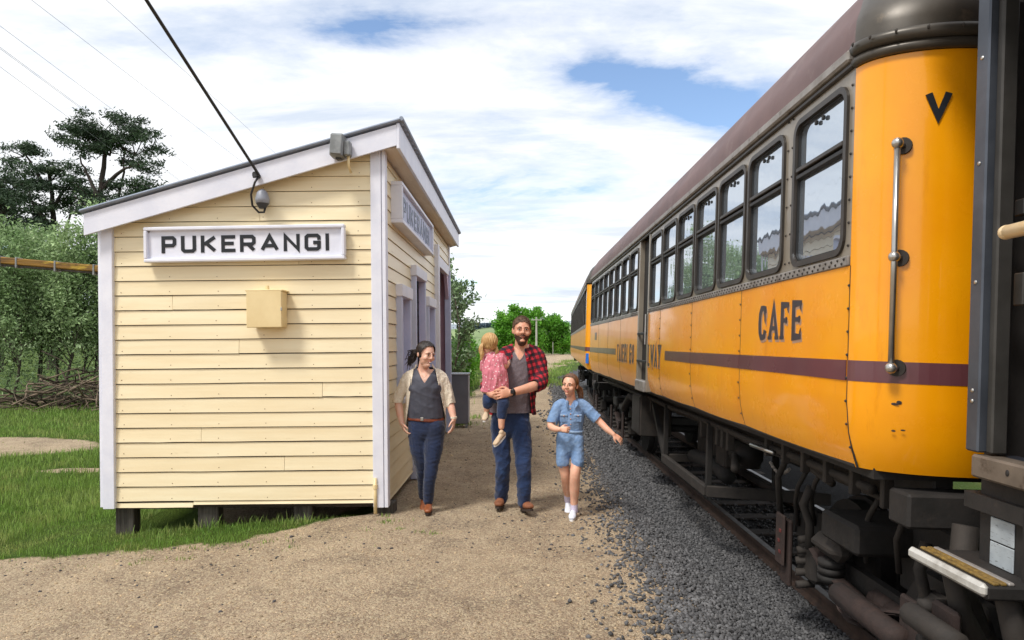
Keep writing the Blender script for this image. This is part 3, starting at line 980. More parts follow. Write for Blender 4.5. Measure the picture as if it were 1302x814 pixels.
# tall old pines
def pine(x, y, lab, trunk, limbs, clumps, seed, nleaf):
    r_ = np.random.default_rng(seed)
    z0 = float(gz(x, y)) - .2
    t_ = thing('pine_tree', lab, 'tree', (x, y, z0), group='tall pines behind the thicket')
    m = MB()
    for pts, r0 in [(trunk, .34)] + [(l, .16) for l in limbs]:
        pp = [Vector(p) for p in pts]
        P2 = []
        for i in range(len(pp) - 1):
            for j in range(4):
                P2.append(pp[i].lerp(pp[i + 1], j / 4) + Vector(r_.normal(0, .05, 3)))
        P2.append(pp[-1])
        m.tube(P2, [max(.03, r0 * (1 - .8 * i / len(P2))) for i in range(len(P2))], 6, False)
    C = []
    for (c, rx, rz, w) in clumps:
        n = int(nleaf * w)
        sub = max(6, int(w * 110))
        cen = np.array(c) + r_.normal(0, 1, (sub, 3)) * np.array([rx, rx * .8, rz]) * .68
        for q in cen[:: max(1, sub // 5)]:
            m.tube([Vector(c) + Vector((0, 0, -rz * .8)), (Vector(c) + Vector(q)) / 2 + Vector((0, 0, -.2)), Vector(q)], [.05, .035, .015], 4, False)
        C.append(cen[r_.integers(0, sub, n)] + r_.normal(0, 1, (n, 3)) * np.array([.3, .3, .15]))
    m.build('trunk', mpbark, t_, smooth=True)
    link_mesh('crown', leaves_mesh('crown', np.concatenate(C), .135, seed + 3, .28), mpin, t_)


YP = 46.0
def Q(px, py, dy=0.0):
    return P(px, py, YP + dy)
tr = Q(128, 430)
pine(tr.x, YP, 'tallest pine with a flat-topped open crown above the thicket',
     [(tr.x, YP, -.4), Q(128, 330), Q(127, 250), Q(134, 200), Q(138, 170)],
     [[Q(128, 260), Q(112, 225, 1), Q(102, 200, 1)], [Q(132, 240), Q(155, 215, -1), Q(178, 208, -1)], [Q(127, 300), Q(150, 270), Q(185, 250)], [Q(128, 290), Q(110, 265), Q(95, 250)], [Q(150, 310), Q(152, 250), Q(160, 190)]],
     [(Q(122, 172), 1.7, 1.0, .16), (Q(150, 166), 1.9, .8, .17), (Q(172, 186), 1.5, .8, .11), (Q(106, 178), 1.0, .7, .06), (Q(186, 208), 1.0, .5, .07), (Q(140, 186), 1.8, .8, .10), (Q(176, 246), 1.6, .7, .10), (Q(188, 236), .8, .4, .04), (Q(120, 247), 1.2, .6, .06), (Q(146, 252), 1.6, .6, .09), (Q(100, 262), 1.0, .7, .05), (Q(150, 268), 1.4, .5, .05), (Q(165, 262), 1.0, .4, .04)], 301, 15000)
tr = Q(66, 430, 3)
pine(tr.x, YP + 3, 'broad dark pine with layered limbs beside the tallest pine',
     [(tr.x, YP + 3, -.4), Q(66, 330, 3), Q(67, 260, 3), Q(62, 215, 3)],
     [[Q(66, 290, 3), Q(46, 265, 2), Q(36, 240, 2)], [Q(66, 270, 3), Q(84, 240, 3), Q(96, 225, 3)], [Q(66, 320, 3), Q(85, 290, 3), Q(92, 260, 3)], [Q(60, 240, 3), Q(40, 210, 3), Q(30, 192, 3)]],
     [(Q(66, 218, 3), 1.8, .8, .17), (Q(30, 192, 3), 1.0, .5, .06), (Q(44, 190, 3), .6, .4, .03), (Q(36, 232, 3), 1.5, .8, .13), (Q(84, 232, 3), 1.3, .7, .10), (Q(22, 262, 2), 1.6, .9, .14), (Q(48, 262, 3), 1.6, .8, .12), (Q(92, 262, 3), 1.1, .7, .06), (Q(30, 292, 2), 1.7, .8, .11), (Q(60, 292, 3), 1.2, .5, .06), (Q(104, 240, 3), 1.0, .5, .05)], 302, 14000)
tr = Q(-2, 430, -2)
pine(tr.x, YP - 2, 'dark pine partly cut off at the edge of the thicket',
     [(tr.x, YP - 2, -.4), Q(-2, 330, -2), Q(0, 260, -2), Q(4, 228, -2)],
     [[Q(0, 280, -2), Q(12, 260, -2), Q(18, 245, -2)], [Q(-2, 280, -2), Q(-25, 260, -2)]],
     [(Q(4, 236, -2), 1.2, .8, .2), (Q(10, 262, -2), 1.2, .7, .2), (Q(0, 290, -2), 1.6, .8, .25), (Q(-25, 250, -2), 1.8, 1.0, .35)], 303, 8000)

# ------------------------------------------------------------------ heap of cut branches at the edge of the thicket
br_ = thing('branch_heap', 'tangled heap of dead cut branches in front of the thicket', 'branches', (-11.6, 19.6, float(gz(-11.6, 19.6))))
mst = mat('dead_branch', sr(128, 112, 94), sr(84, 72, 60), 6, 0.9, bump=.2, rnd=.2)
mst2 = mat('dark_dead_branch', sr(70, 58, 46), sr(50, 42, 34), 6, 0.9)
for i in range(190):
    cx_ = random.gauss(-12.6, 1.35)
    hgt = max(0.0, 1.15 - abs(cx_ + 12.6) * .42)
    c = Vector((cx_, 19.7 + random.gauss(0, .45), float(gz(cx_, 19.7)) + .04 + random.random() ** 1.3 * hgt))
    a = random.uniform(0, math.pi); el = random.gauss(0, .3)
    ln = random.uniform(.35, 1.1)
    d = Vector((math.cos(a) * math.cos(el), math.sin(a) * math.cos(el), math.sin(el))) * ln
    pts = [c - d, c - d * .3 + Vector((0, 0, random.gauss(0, .06))), c + d * .35 + Vector((random.gauss(0, .07), 0, random.gauss(0, .07))), c + d]
    for p in pts:
        p.z = max(p.z, float(gz(p.x, p.y)) + .015)
    r0 = random.uniform(.012, .035)
    MB().tube(pts, [r0, r0 * .85, r0 * .6, r0 * .25], 5).build('branch', mst if random.random() < .5 else mst2, br_, smooth=True)

# ------------------------------------------------------------------ far poles and wires
mpole = mat('pale_concrete_pole', sr(176, 176, 166), sr(156, 154, 146), 2, .8)
for px, Yq, hgt, lab in ((682, 84, 4.9, 'slim pale utility pole with a short cross-arm in front of the green trees'), (703, 95, 1.9, 'short pale marker post at the foot of the green trees')):
    x = (px - CX) * Yq / FPX; z0 = float(gz(x, Yq)) - .1
    t_ = thing('utility_pole' if hgt > 3 else 'marker_post', lab, 'pole', (x, Yq, z0))
    MB().tube([(x, Yq, z0), (x, Yq, z0 + hgt)], [.14 if hgt > 3 else .06, .10 if hgt > 3 else .05], 8).build('post', mpole, t_)
    if hgt > 3:
        MB().box((x, Yq - .12, z0 + hgt - .35), (1.3, .09, .1)).build('cross_arm', mpole, t_)
        for k in (-.5, 0.0, .5):
            MB().tube([(x + k, Yq - .12, z0 + hgt - .3), (x + k, Yq - .12, z0 + hgt - .12)], .035, 6).build('insulator', MT['grey_plastic'], t_)

mwire = mat('thin_conductor', sr(120, 124, 132), rough=.5)
WI = [((135, 0), (350, 195)), ((40, 0), (300, 200)), ((0, 33), (258, 225)), ((0, 60), (238, 236)), ((0, 85), (204, 236)), ((0, 62), (225, 228))]
for i, ((ax, ay), (bx, by)) in enumerate(WI):
    a0 = P(ax, ay, 24); b0 = P(bx, by, 50)
    d = (b0 - a0)
    pts = []
    for k in range(-8, 25):
        s = k / 12
        p = a0 + d * s
        pts.append(p)
    m = MB().tube(pts, .0085, 4)
    o = m.build('overhead_wire', mwire)
    prop(o, 'thin overhead power line slanting across the sky above the pines', 'wire', 'overhead power lines')


# ------------------------------------------------------------------ lettering
GL = {  # strokes in a unit box, block letters
    'P': [[(0, 0), (0, 1), (.85, 1), (1, .88), (1, .55), (.85, .43), (0, .43)]],
    'U': [[(0, 1), (0, .12), (.14, 0), (.86, 0), (1, .12), (1, 1)]],
    'K': [[(0, 0), (0, 1)], [(1, 1), (.12, .47)], [(.3, .56), (1, 0)]],
    'E': [[(1, 1), (0, 1), (0, 0), (1, 0)], [(0, .52), (.85, .52)]],
    'R': [[(0, 0), (0, 1), (.85, 1), (1, .88), (1, .56), (.85, .44), (0, .44)], [(.5, .44), (1, 0)]],
    'A': [[(0, 0), (.5, 1), (1, 0)], [(.2, .3), (.8, .3)]],
    'N': [[(0, 0), (0, 1), (1, 0), (1, 1)]],
    'G': [[(1, .8), (1, .88), (.86, 1), (.14, 1), (0, .88), (0, .12), (.14, 0), (.86, 0), (1, .12), (1, .48), (.55, .48)]],
    'I': [[(0, 0), (0, 1)]],
    'V': [[(0, 1), (.5, 0), (1, 1)]],
    'C': [[(1, .72), (.9, .95), (.6, 1), (.3, .98), (.06, .8), (0, .5), (.06, .2), (.3, .02), (.6, 0), (.9, .06), (1, .24)]],
    'F': [[(1, 1), (0, 1), (0, 0)], [(0, .52), (.75, .52)]],
    'T': [[(0, 1), (1, 1)], [(.5, 1), (.5, 0)]],
    'O': [[(.5, 1), (.15, .92), (0, .5), (.15, .08), (.5, 0), (.85, .08), (1, .5), (.85, .92), (.5, 1)]],
    'L': [[(0, 1), (0, 0), (1, 0)]],
    'W': [[(0, 1), (.25, 0), (.5, .8), (.75, 0), (1, 1)]],
    'Y': [[(0, 1), (.5, .48), (1, 1)], [(.5, .48), (.5, 0)]],
    'S': [[(1, .8), (.8, 1), (.2, 1), (0, .78), (.2, .55), (.8, .45), (1, .22), (.8, 0), (.2, 0), (0, .2)]],
}
SERIF = {'C': [(1, .72), (1, .9)], 'A': [(0, 0), (1, 0)], 'F': [(0, 0), (1, 1), (.75, .52)], 'E': [(1, 1), (1, 0), (.85, .52)],
         'T': [(.5, 0)], 'I': [(0, 0), (0, 1)], 'R': [(0, 0), (1, 0)], 'L': [(0, 1)], 'W': [(0, 1), (1, 1)], 'Y': [(0, 1), (1, 1), (.5, 0)], 'G': [(.55, .48)], 'O': []}


def stroke_poly(pts, t, tv=None):
    """thick polyline -> list of quads (mitred); tv: stroke width for verticals"""
    n = len(pts)
    P2 = [Vector(p).to_2d() if len(p) > 2 else Vector(p) for p in pts]
    out = []
    left, right = [], []
    for i in range(n):
        d0 = (P2[i] - P2[i - 1]).normalized() if i > 0 else None
        d1 = (P2[i + 1] - P2[i]).normalized() if i < n - 1 else None
        d0 = d0 or d1; d1 = d1 or d0
        m = (d0 + d1)
        m = m.normalized() if m.length > 1e-4 else d0
        nn = Vector((-m.y, m.x))
        c = max(.45, nn.dot(Vector((-d0.y, d0.x))))
        w = t
        if tv:
            vert = abs(d1.y) if abs(d1.y) > abs(d0.y) else abs(d0.y)
            w = t + (tv - t) * vert
        e = Vector((0, 0))
        left.append(P2[i] + nn * (w / 2 / c)); right.append(P2[i] - nn * (w / 2 / c))
    for i in range(n - 1):
        out.append([left[i], right[i], right[i + 1], left[i + 1]])
    return out


def letter_mesh(ch, w, h, t, depth, o, ax, ay, az, tv=None, serif=0.0):
    m = MB(); lift = 0.0
    az = Vector(az)
    iw, ih = w - (tv or t), h - t
    for k, st in enumerate(GL[ch]):
        pts = [((tv or t) / 2 + p[0] * iw, t / 2 + p[1] * ih) for p in st]
        if ch in 'I' and len(GL[ch]) == 1:
            pts = [((tv or t) / 2, 0), ((tv or t) / 2, h)]
        else:  # open ends flush with the box
            for e, q in ((0, 1), (-1, -2)):
                d = Vector(pts[e]) - Vector(pts[q])
                if abs(d.x) < 1e-6 or abs(d.y) < 1e-6:
                    pts[e] = tuple(Vector(pts[e]) + d.normalized() * t / 2) if ch not in 'PRG' or e == 0 else pts[e]
        for qd in stroke_poly(pts, t, tv):
            m.prism(qd, depth + lift, o, ax, ay, az)
            lift += 0.0002
    if serif:
        for (sx, sy) in SERIF.get(ch, []):
            cx_ = (tv or t) / 2 + sx * iw if ch != 'I' else (tv or t) / 2
            if ch in 'FEC' and not (ch == 'F' and (sx, sy) == (0, 0)) and not (ch == 'E' and sx == 0):
                cy_ = t / 2 + sy * ih
                up_ = -1 if sy > .6 else 1
                if sy in (.52,):
                    q = [(cx_ - t * .5, cy_ - serif * .6), (cx_ + t * .3, cy_ - serif * .6), (cx_ + t * .3, cy_ + serif * .6), (cx_ - t * .5, cy_ + serif * .6)]
                else:
                    q = [(cx_ - t * .5, cy_), (cx_ + t * .3, cy_), (cx_ + t * .3, cy_ + up_ * serif * 1.6), (cx_ - t * .5, cy_ + up_ * serif * .9)]
            else:
                y0 = 0 if sy < .5 else h - t * .8
                q = [(cx_ - serif, y0), (cx_ + serif, y0), (cx_ + serif, y0 + t * .8), (cx_ - serif, y0 + t * .8)]
            m.prism(q, depth + lift, o, ax, ay, az); lift += .0002
    return m


def lettering(word, x0, y0, widths, h, t, gap, depth, o, ax, ay, az, mat_, parent, name='letter', tv=None, serif=0.0):
    x = x0
    o, ax, ay = Vector(o), Vector(ax), Vector(ay)
    for ch, w in zip(word, widths):
        if ch != ' ':
            letter_mesh(ch, w, h, t, depth, o + ax * x + ay * y0, ax, ay, az, tv, serif).build(name, mat_, parent)
        x += w + gap


# ------------------------------------------------------------------ station shed
XL, XR, Y0, Y1 = -3.72, -1.2, 6.2, 12.1
BT = Matrix.Translation((-2.46, 6.2, 0)) @ Matrix.Rotation(R(-0.55), 4, 'Y') @ Matrix.Translation((2.46, -6.2, 0))
ZB = 0.085
def roofz(x):
    return 3.505 + (x + 1.02) * 0.276

shed = thing('station_shed', 'small cream weatherboard station shed with white trim and sloping iron roof', 'shed', (-2.46, 6.2, 0), BT)


def board(x0, x1a, x1b, z, e, along, seed, plane):
    """one weatherboard: wedge section, slightly wavy; ends at x0 .. x1a (bottom) / x1b (top)"""
    r_ = random.Random(seed)
    n = 7
    vs_, fs = [], []
    slot = .005 + .006 * (1 - min(z, 3) / 3)
    for i in range(n):
        t_ = i / (n - 1)
        w = r_.uniform(-.0018, .0018); q = r_.uniform(-.0016, .0016)
        for (d, zz, end) in ((.027 + q, z + w, 0), (.016, z + e - slot, 1), (0.0, z + e - slot, 1), (0.0, z + w, 0)):
            a = x0[end] + ((x1a, x1b)[end] - x0[end]) * t_
            vs_.append((a, plane - d, zz) if along == 'x' else (plane + d, a, zz))
    for i in range(n - 1):
        for k in range(4):
            fs.append((i * 4 + k, i * 4 + (k + 1) % 4, (i + 1) * 4 + (k + 1) % 4, (i + 1) * 4 + k))
    fs += [(0, 1, 2, 3), tuple((n - 1) * 4 + k for k in range(4))]
    return MB().add(vs_, fs)


EXP = 0.133
NAILS = []
nrow = 27
for i in range(nrow):
    z = ZB - 0.085 + i * EXP if i else ZB
    e = EXP if i else 0.052
    zt, zbm = z + e + .02, z
    # clip on the left by the roof slope
    def xl(zz):
        return max(XL + .1, (zz - 3.505 + .06) / 0.276 - 1.02)
    a0, a1 = xl(zbm), xl(zt)
    if a0 > XR - .12:
        break
    if i == 0:   # the lowest board has rotted short on its right-hand part
        board((a0, a1), -2.93, -2.93, z - .012, e, 'x', 900, Y0).build('weatherboard', MT['cream'], shed)
        board((-2.925, -2.925), XR - .088, XR - .088, z + .012, e - .012, 'x', 901, Y0).build('weatherboard', MT['cream'], shed)
        continue
    jx = {3: -2.1, 5: -2.85, 8: -1.75, 11: -2.5, 14: -3.1, 17: -1.95, 20: -2.3}.get(i)
    if jx and jx > a1 + .2:      # butt joint between two lengths
        board((a0, a1), jx, jx, z, e, 'x', i, Y0).build('weatherboard', MT['cream'], shed)
        board((jx + .0035, jx + .0035), XR - .088, XR - .088, z + .0015, e, 'x', i + 70, Y0).build('weatherboard', MT['cream'], shed)
    else:
        board((a0, min(a1, XR - .1)), XR - .088, XR - .088, z, e, 'x', i, Y0).build('weatherboard', MT['cream'], shed)
    for xn in np.arange(XL + .17, XR - .1, .43):
        if xn > a1 + .03:
            NAILS.append((xn + random.uniform(-.012, .012), Y0 - .0255, z + .028 + random.uniform(-.005, .005)))

m = MB()
for (a, b, c) in NAILS:
    m.prism([(.0042 * math.cos(q), .0042 * math.sin(q)) for q in np.linspace(0, 6.283, 7)[:-1]], .0025, (a, b + .001, c))
nl = m.build('nail_heads', mat('rusted_nail', sr(150, 122, 92), sr(120, 92, 68), 60, .7), shed); nl['kind'] = 'stuff'
# platform side: openings (y0, y1, z0, z1)
OPEN = [(6.78, 7.42, .95, 2.12), (7.74, 8.62, .0, 2.42), (8.86, 9.62, .95, 2.14), (9.98, 11.86, .0, 2.8)]
for i in range(nrow):
    z = ZB - 0.085 + i * EXP if i else ZB
    e = EXP if i else 0.052
    if z + e > 3.285:
        e = 3.285 - z - .02
        if e < .02:
            break
    cuts = sorted([(a, b) for (a, b, z0, z1) in OPEN if z < z1 - .05 and z + e > z0 + .02])
    p = Y0 + .02
    for (a, b) in cuts + [(Y1 - .06, None)]:
        if a - p > .03:
            board((p, p), a, a, z, e, 'y', i * 31 + int(p * 10), XR).build('weatherboard', MT['cream'], shed)
        if b is None:
            break
        p = b
# inner shell that closes the room behind the boards
wl = mat('dark_building_paper', sr(52, 44, 36), sr(40, 34, 28), 4, .9)
m = MB()
m.prism([(XL + .02, .07), (XR - .02, .07), (XR - .02, 3.36), (XL + .02, 2.67)], .02, (0, Y0 + .022, 0))
m.prism([(XL + .02, .07), (XR - .02, .07), (XR - .02, 3.36), (XL + .02, 2.67)], .02, (0, Y1, 0))
m.box((XL + .03, (Y0 + Y1) / 2, 1.33), (.02, Y1 - Y0 - .06, 2.52))
m.box((-2.46, (Y0 + Y1) / 2, .1), (2.4, Y1 - Y0 - .06, .06))
m.box((XR - .13, (Y0 + 9.9) / 2, 1.7), (.02, 9.9 - Y0 - .06, 3.1))
m.box((XR - .012, (Y0 + 9.9) / 2, 2.98), (.02, 9.9 - Y0 - .06, .58))
m.box((XR - .012, 6.48, 1.4), (.02, .5, 2.5)); m.box((XR - .012, 7.58, 1.4), (.02, .3, 2.5)); m.box((XR - .012, 8.74, 1.4), (.02, .22, 2.5)); m.box((XR - .012, 9.8, 1.4), (.02, .3, 2.5))
m.box((XR - .012, 7.1, .5), (.02, .7, .8)); m.box((XR - .012, 9.24, .5), (.02, .8, .8))
m.box((XR - .01, (9.9 + Y1) / 2, 3.03), (.02, Y1 - 9.9 - .06, .44))
m.build('lining', wl, shed)
# outer boards of the two walls nobody faces
for i in range(19):
    z = ZB + i * EXP
    m = MB(); m.box((XL - .012, (Y0 + Y1) / 2, z + .07), (.022, Y1 - Y0 - .02, .135)); m.build('weatherboard', MT['cream'], shed)
# corner boards
for (c, s) in (((XL + .048, Y0 - .032, 1.40), (.104, .05, 2.66)), ((XR - .042, Y0 - .032, 1.72), (.096, .05, 3.32)), ((XR + .028, Y0 - .005, 1.69), (.034, .10, 3.26)),
               ((XL - .03, Y0 + .02, 1.38), (.03, .1, 2.6)), ((XR + .028, Y1 - .03, 1.69), (.034, .1, 3.24))):
    MB().box(c, s, .004).build('corner_board', MT['white'], shed)
# openings on the platform side
def opening(a, b, z0, z1, face, name, matp, sill=True):
    w = .085
    f = thing_part(name, shed)
    MB().box((XR + .035, a + w / 2, (z0 + z1) / 2), (.085, w, z1 - z0), .004).build('frame_side', MT['bluewhite'], f)
    MB().box((XR + .035, b - w / 2, (z0 + z1) / 2), (.085, w, z1 - z0), .004).build('frame_side', MT['bluewhite'], f)
    MB().box((XR + .042, (a + b) / 2, z1 - .05), (.10, b - a + .03, .12), .004).build('frame_head', MT['white'], f)
    if sill:
        MB().box((XR + .05, (a + b) / 2, z0 + .02), (.13, b - a + .04, .05), .004).build('sill', MT['white'], f)
    MB().box((XR - .06, (a + b) / 2, (z0 + z1) / 2 - .02), (.03, b - a - 2 * w + .02, z1 - z0 - .1), 0).build('panel', matp, f)
    if name == 'door':
        for k in range(5):
            MB().box((XR - .04, a + w + .02 + (k + .5) * (b - a - 2 * w - .04) / 5, (z0 + z1) / 2), (.02, (b - a - 2 * w - .04) / 5 - .008, z1 - z0 - .2), .003).build('door_plank', matp, f)
        MB().ell((XR - .01, b - w - .08, 1.0), (.025, .02, .02)).build('door_handle', MT['steel'], f)
    else:
        MB().box((XR - .03, (a + b) / 2, (z0 + z1) / 2), (.03, b - a - 2 * w, .05), .003).build('crossbar', MT['bluewhite'], f)
    return f


def thing_part(name, parent):
    o = bpy.data.objects.new(name, None)
    COL.objects.link(o); o.parent = parent
    BASE[o.name] = BASE[parent.name]
    return o


opening(*OPEN[0], 'x', 'window', MT['lilac'])
opening(*OPEN[1], 'x', 'door', MT['pink'], False)
opening(*OPEN[2], 'x', 'window', MT['lilac'])
# open waiting bay at the far end
bay = thing_part('waiting_bay', shed)
a, b, z0, z1 = OPEN[3]
MB().box((XR + .03, a + .07, 1.5), (.11, .15, 2.98), .006).build('post', MT['white'], bay)
MB().box((XR + .03, b - .06, 1.4), (.10, .12, 2.78), .006).build('post', MT['bluewhite'], bay)
MB().box((XR + .025, (a + b) / 2, z1 - .02), (.08, b - a - .28, .16), .004).build('beam', MT['white'], bay)
MB().prism([(a + .145, 2.3), (a + .145, 2.7), (a + .42, 2.7)], .05, (XR + .0, 0, 0), (0, 1, 0), (0, 0, 1), (1, 0, 0)).build('bracket', MT['white'], bay)
MB().prism([(b - .125, 2.3), (b - .125, 2.7), (b - .4, 2.7)], .05, (XR + .0, 0, 0), (0, 1, 0), (0, 0, 1), (1, 0, 0)).build('bracket', MT['lilac'], bay)
for k in range(12):
    MB().box((XR - 1.45, a + .1 + k * .155, 1.45), (.02, .15, 2.7), .004).build('lining_board', MT['pink'], bay)
for k in range(9):
    MB().box((XR - .1 - k * .155, b + .02, 1.45), (.15, .02, 2.7), .004).build('lining_board', MT['pink'], bay)
    MB().box((XR - .1 - k * .155, a - .02, 1.45), (.15, .02, 2.7), .004).build('lining_board', MT['pink'], bay)
MB().box((XR - .72, (a + b) / 2, 2.86), (1.5, b - a, .03)).build('bay_ceiling', MT['soffit'], bay)
MB().box((XR - 1.25, (a + b) / 2, .5), (.36, b - a - .1, .05), .006).build('bench', MT['pink'], bay)

# roof
m = MB(); nrib = 84
vs_, fs = [], []
for i in range(nrib + 1):
    yy = Y0 - .16 + (Y1 + .18 - Y0 + .16) * i / nrib
    zz = .011 * math.cos(i * math.pi)
    for x_ in (-3.84, -2.4, -0.985):
        vs_.append((x_, yy, roofz(x_) + .012 + zz))
for i in range(nrib):
    for k in range(2):
        fs.append((i * 3 + k, i * 3 + k + 1, (i + 1) * 3 + k + 1, (i + 1) * 3 + k))
n0 = len(vs_)
vs_ += [(x_, y_, z_ - .024) for (x_, y_, z_) in vs_]
fs += [tuple(q + n0 for q in f)[::-1] for f in fs]
for i in range(nrib):
    for k in (0, 2):
        fs.append((i * 3 + k, (i + 1) * 3 + k, (i + 1) * 3 + k + n0, i * 3 + k + n0))
for k in range(2):
    fs.append((k, k + 1, k + 1 + n0, k + n0)); q = nrib * 3; fs.append((q + k, q + k + 1, q + k + 1 + n0, q + k + n0))
m.add(vs_, fs)
rf = m.build('roof', MT['tin'], shed)
# rolled edge capping along the barge and eave
def slopebar(xa, xb, y, zo, d, hgt, bev=.004):
    a_, b_ = Vector((xa, y, roofz(xa) + zo)), Vector((xb, y, roofz(xb) + zo))
    return MB().bar(a_, b_, d, hgt, (0, 0, 1), bev)
slopebar(-3.845, -.985, Y0 - .165, .008, .03, .026, .01).build('edge_capping', MT['tin'], rf)
MB().tube([(-.985, Y0 - .175, roofz(-.985) + .01), (-.985, Y1 + .17, roofz(-.985) + .01)], .02, 8).build('edge_capping', MT['tin'], rf)
# barge boards, fascia, soffit
for yy in (Y0 - .135, Y1 + .13):
    m = MB()
    m.prism([(-3.815, roofz(-3.815) - .21), (-1.035, roofz(-1.035) - .205), (-1.035, roofz(-1.035) - .022), (-3.815, roofz(-3.815) - .022)], .026, (0, yy + .013, 0))
    m.build('barge_board', MT['white'], shed)
MB().box((-1.02, (Y0 + Y1) / 2 - .002, 3.378), (.028, Y1 - Y0 + .30, .225), .004).build('fascia', MT['white'], shed)
for k in range(10):
    yy = Y0 - .1 + (k + .5) * (Y1 - Y0 + .2) / 10
    MB().box((-1.12, yy, 3.288), (.17, (Y1 - Y0 + .2) / 10 - .004, .018), .002).build('soffit_board', MT['soffit'], shed)
# gable overhang lining under the iron at the front
m = MB(); m.prism([(-3.8, roofz(-3.8) - .035), (-1.04, roofz(-1.04) - .035), (-1.04, roofz(-1.04) - .02), (-3.8, roofz(-3.8) - .02)], .14, (0, Y0 + .02, 0)); m.build('overhang_lining', MT['soffit'], shed)
# piles
for px, yy, w in ((163, 6.3, .165), (268, 6.3, .185), (388, 6.3, .17), (492, 6.3, .16), (222, 7.5, .2), (340, 7.6, .19), (445, 7.7, .18)):
    x_ = (px - CX) * yy / FPX
    zz = float(gz(x_, yy)) - .12
    mm = MB()
    mm.box((x_, yy, (zz + ZB + .0) / 2), (w, .13, ZB - zz + .0), .008, Matrix.Rotation(random.uniform(-.08, .08), 3, 'Z')).build('pile', MT['wood_dark'], shed)
for yy in (8.2, 9.6, 11.0):
    zz = float(gz(-1.3, yy)) - .1
    MB().box((-1.33, yy, (zz + ZB) / 2), (.16, .16, ZB - zz), .008).build('pile', MT['wood_dark'], shed)
# bearer under the floor
MB().box((-2.46, Y0 + .12, ZB + .005), (2.35, .09, .1), .004).build('bearer', MT['wood_dark'], shed)
MB().box((-1.3, (Y0 + Y1) / 2, ZB + .0), (.09, Y1 - Y0 - .3, .1), .004).build('bearer', MT['wood_dark'], shed)
# cream conduit at the foot of the wall
xc = (477.5 - CX) * 6.14 / FPX
pp = thing_part('conduit', shed)
MB().tube([(xc, 6.135, .33), (xc, 6.135, .01)], .016, 10).build('pipe', MT['meter'], pp, smooth=True)
MB().tube([(xc, 6.135, .27), (xc, 6.135, .235)], .022, 10).build('collar', MT['meter'], pp)

# ------------------------------------------------------------------ things on the shed
SF = BT @ Matrix.Translation((-2.41, 6.1, 2.45)) @ Matrix.Rotation(R(-.45), 4, 'Y') @ Matrix.Translation((2.41, -6.1, -2.45))
sg = thing('station_sign', 'white framed station name board PUKERANGI in black letters facing the yard', 'sign', (-2.41, 6.16, 2.29), SF)
MB().box((-2.41, 6.135, 2.447), (1.74, .03, .27), 0).build('sign_board', MT['white'], sg)
MB().box((-2.41, 6.12, 2.588), (1.795, .07, .032), .007).build('frame_rail', MT['white'], sg)
MB().box((-2.41, 6.12, 2.305), (1.795, .07, .032), .007).build('frame_rail', MT['white'], sg)
for sx in (-1, 1):
    MB().box((-2.41 + sx * .882, 6.12, 2.4465), (.032, .068, .25), .007).build('frame_stile', MT['white'], sg)
ww = [.132, .135, .14, .125, .14, .165, .145, .145, .03]
tot = sum(ww)
gap = (1.50 - tot) / 8
lettering('PUKERANGI', -2.41 - .75, 2.372, ww, .152, .031, gap, .004, (0, 6.1195, 0), (1, 0, 0), (0, 0, 1), (0, -1, 0), MT['black_letter'], sg)
for px in (-3.27, -1.55):
    MB().ell((px, 6.117, 2.566), (.008, .006, .008), seg=8, rings=6).build('screw', MT['galv'], sg)

s2 = thing('station_sign', 'station name board PUKERANGI boxed out from the platform wall under the eave', 'sign', (-1.15, 7.75, 2.7), BT)
MB().box((XR + .065, 7.77, 2.895), (.07, 2.36, .34), 0).build('sign_board', MT['bluewhite'], s2)
for zz in (3.075, 2.715):
    MB().box((XR + .075, 7.77, zz), (.12, 2.46, .04), .006).build('frame_rail', MT['white'], s2)
for yy in (6.56, 8.98):
    MB().box((XR + .075, yy, 2.895), (.118, .04, .32), .006).build('frame_stile', MT['white'], s2)
w2 = [.18, .18, .18, .165, .18, .21, .19, .19, .04]
lettering('PUKERANGI', 6.76, 2.79, w2, .2, .04, (2.02 - sum(w2)) / 8, .004, (XR + .1005, 0, 0), (0, 1, 0), (0, 0, 1), (1, 0, 0), MT['grey_letter'], s2)

mbx = thing('meter_box', 'cream metal meter box screwed to the weatherboards under the name board', 'box', (-2.2, 6.15, 1.69), BT)
MB().box((-2.205, 6.095, 1.852), (.30, .15, .315), .006).build('body', MT['meter'], mbx)
MB().box((-2.205, 6.012, 1.852), (.31, .022, .325), .005).build('lid', MT['meter'], mbx)
MB().box((-2.205, 6.09, 2.016), (.33, .18, .014), .004).build('rain_cap', MT['meter'], mbx)
MB().box((-2.052, 6.003, 1.85), (.014, .014, .03), .003).build('latch', MT['steel'], mbx)
MB().tube([(-2.21, 6.10, 2.02), (-2.21, 6.10, 2.065)], [.02, .016], 10).build('gland', MT['meter'], mbx)

jb = thing('junction_box', 'weathered grey junction box fixed to the white barge board', 'box', (-1.53, 6.0, 3.15), BT)
jr = Matrix.Rotation(R(4), 3, 'Y')
MB().box((-1.535, 5.985, 3.27), (.115, .13, .20), .012, jr).build('body', MT['galv'], jb)
MB().box((-1.535, 5.912, 3.27), (.10, .016, .17), .006, jr).build('cover', MT['galv'], jb)
MB().box((-1.455, 6.0, 3.25), (.06, .09, .13), .01).build('side_box', MT['galv'], jb)
MB().tube([(-1.45, 6.0, 3.19), (-1.45, 6.02, 3.10), (-1.45, 6.1, 3.07)], .012, 8).build('lead', MT['meter'], jb, smooth=True)
MB().box((-1.53, 6.0, 3.165), (.05, .06, .02), .004).build('gland', MT['dark_plastic'], jb)

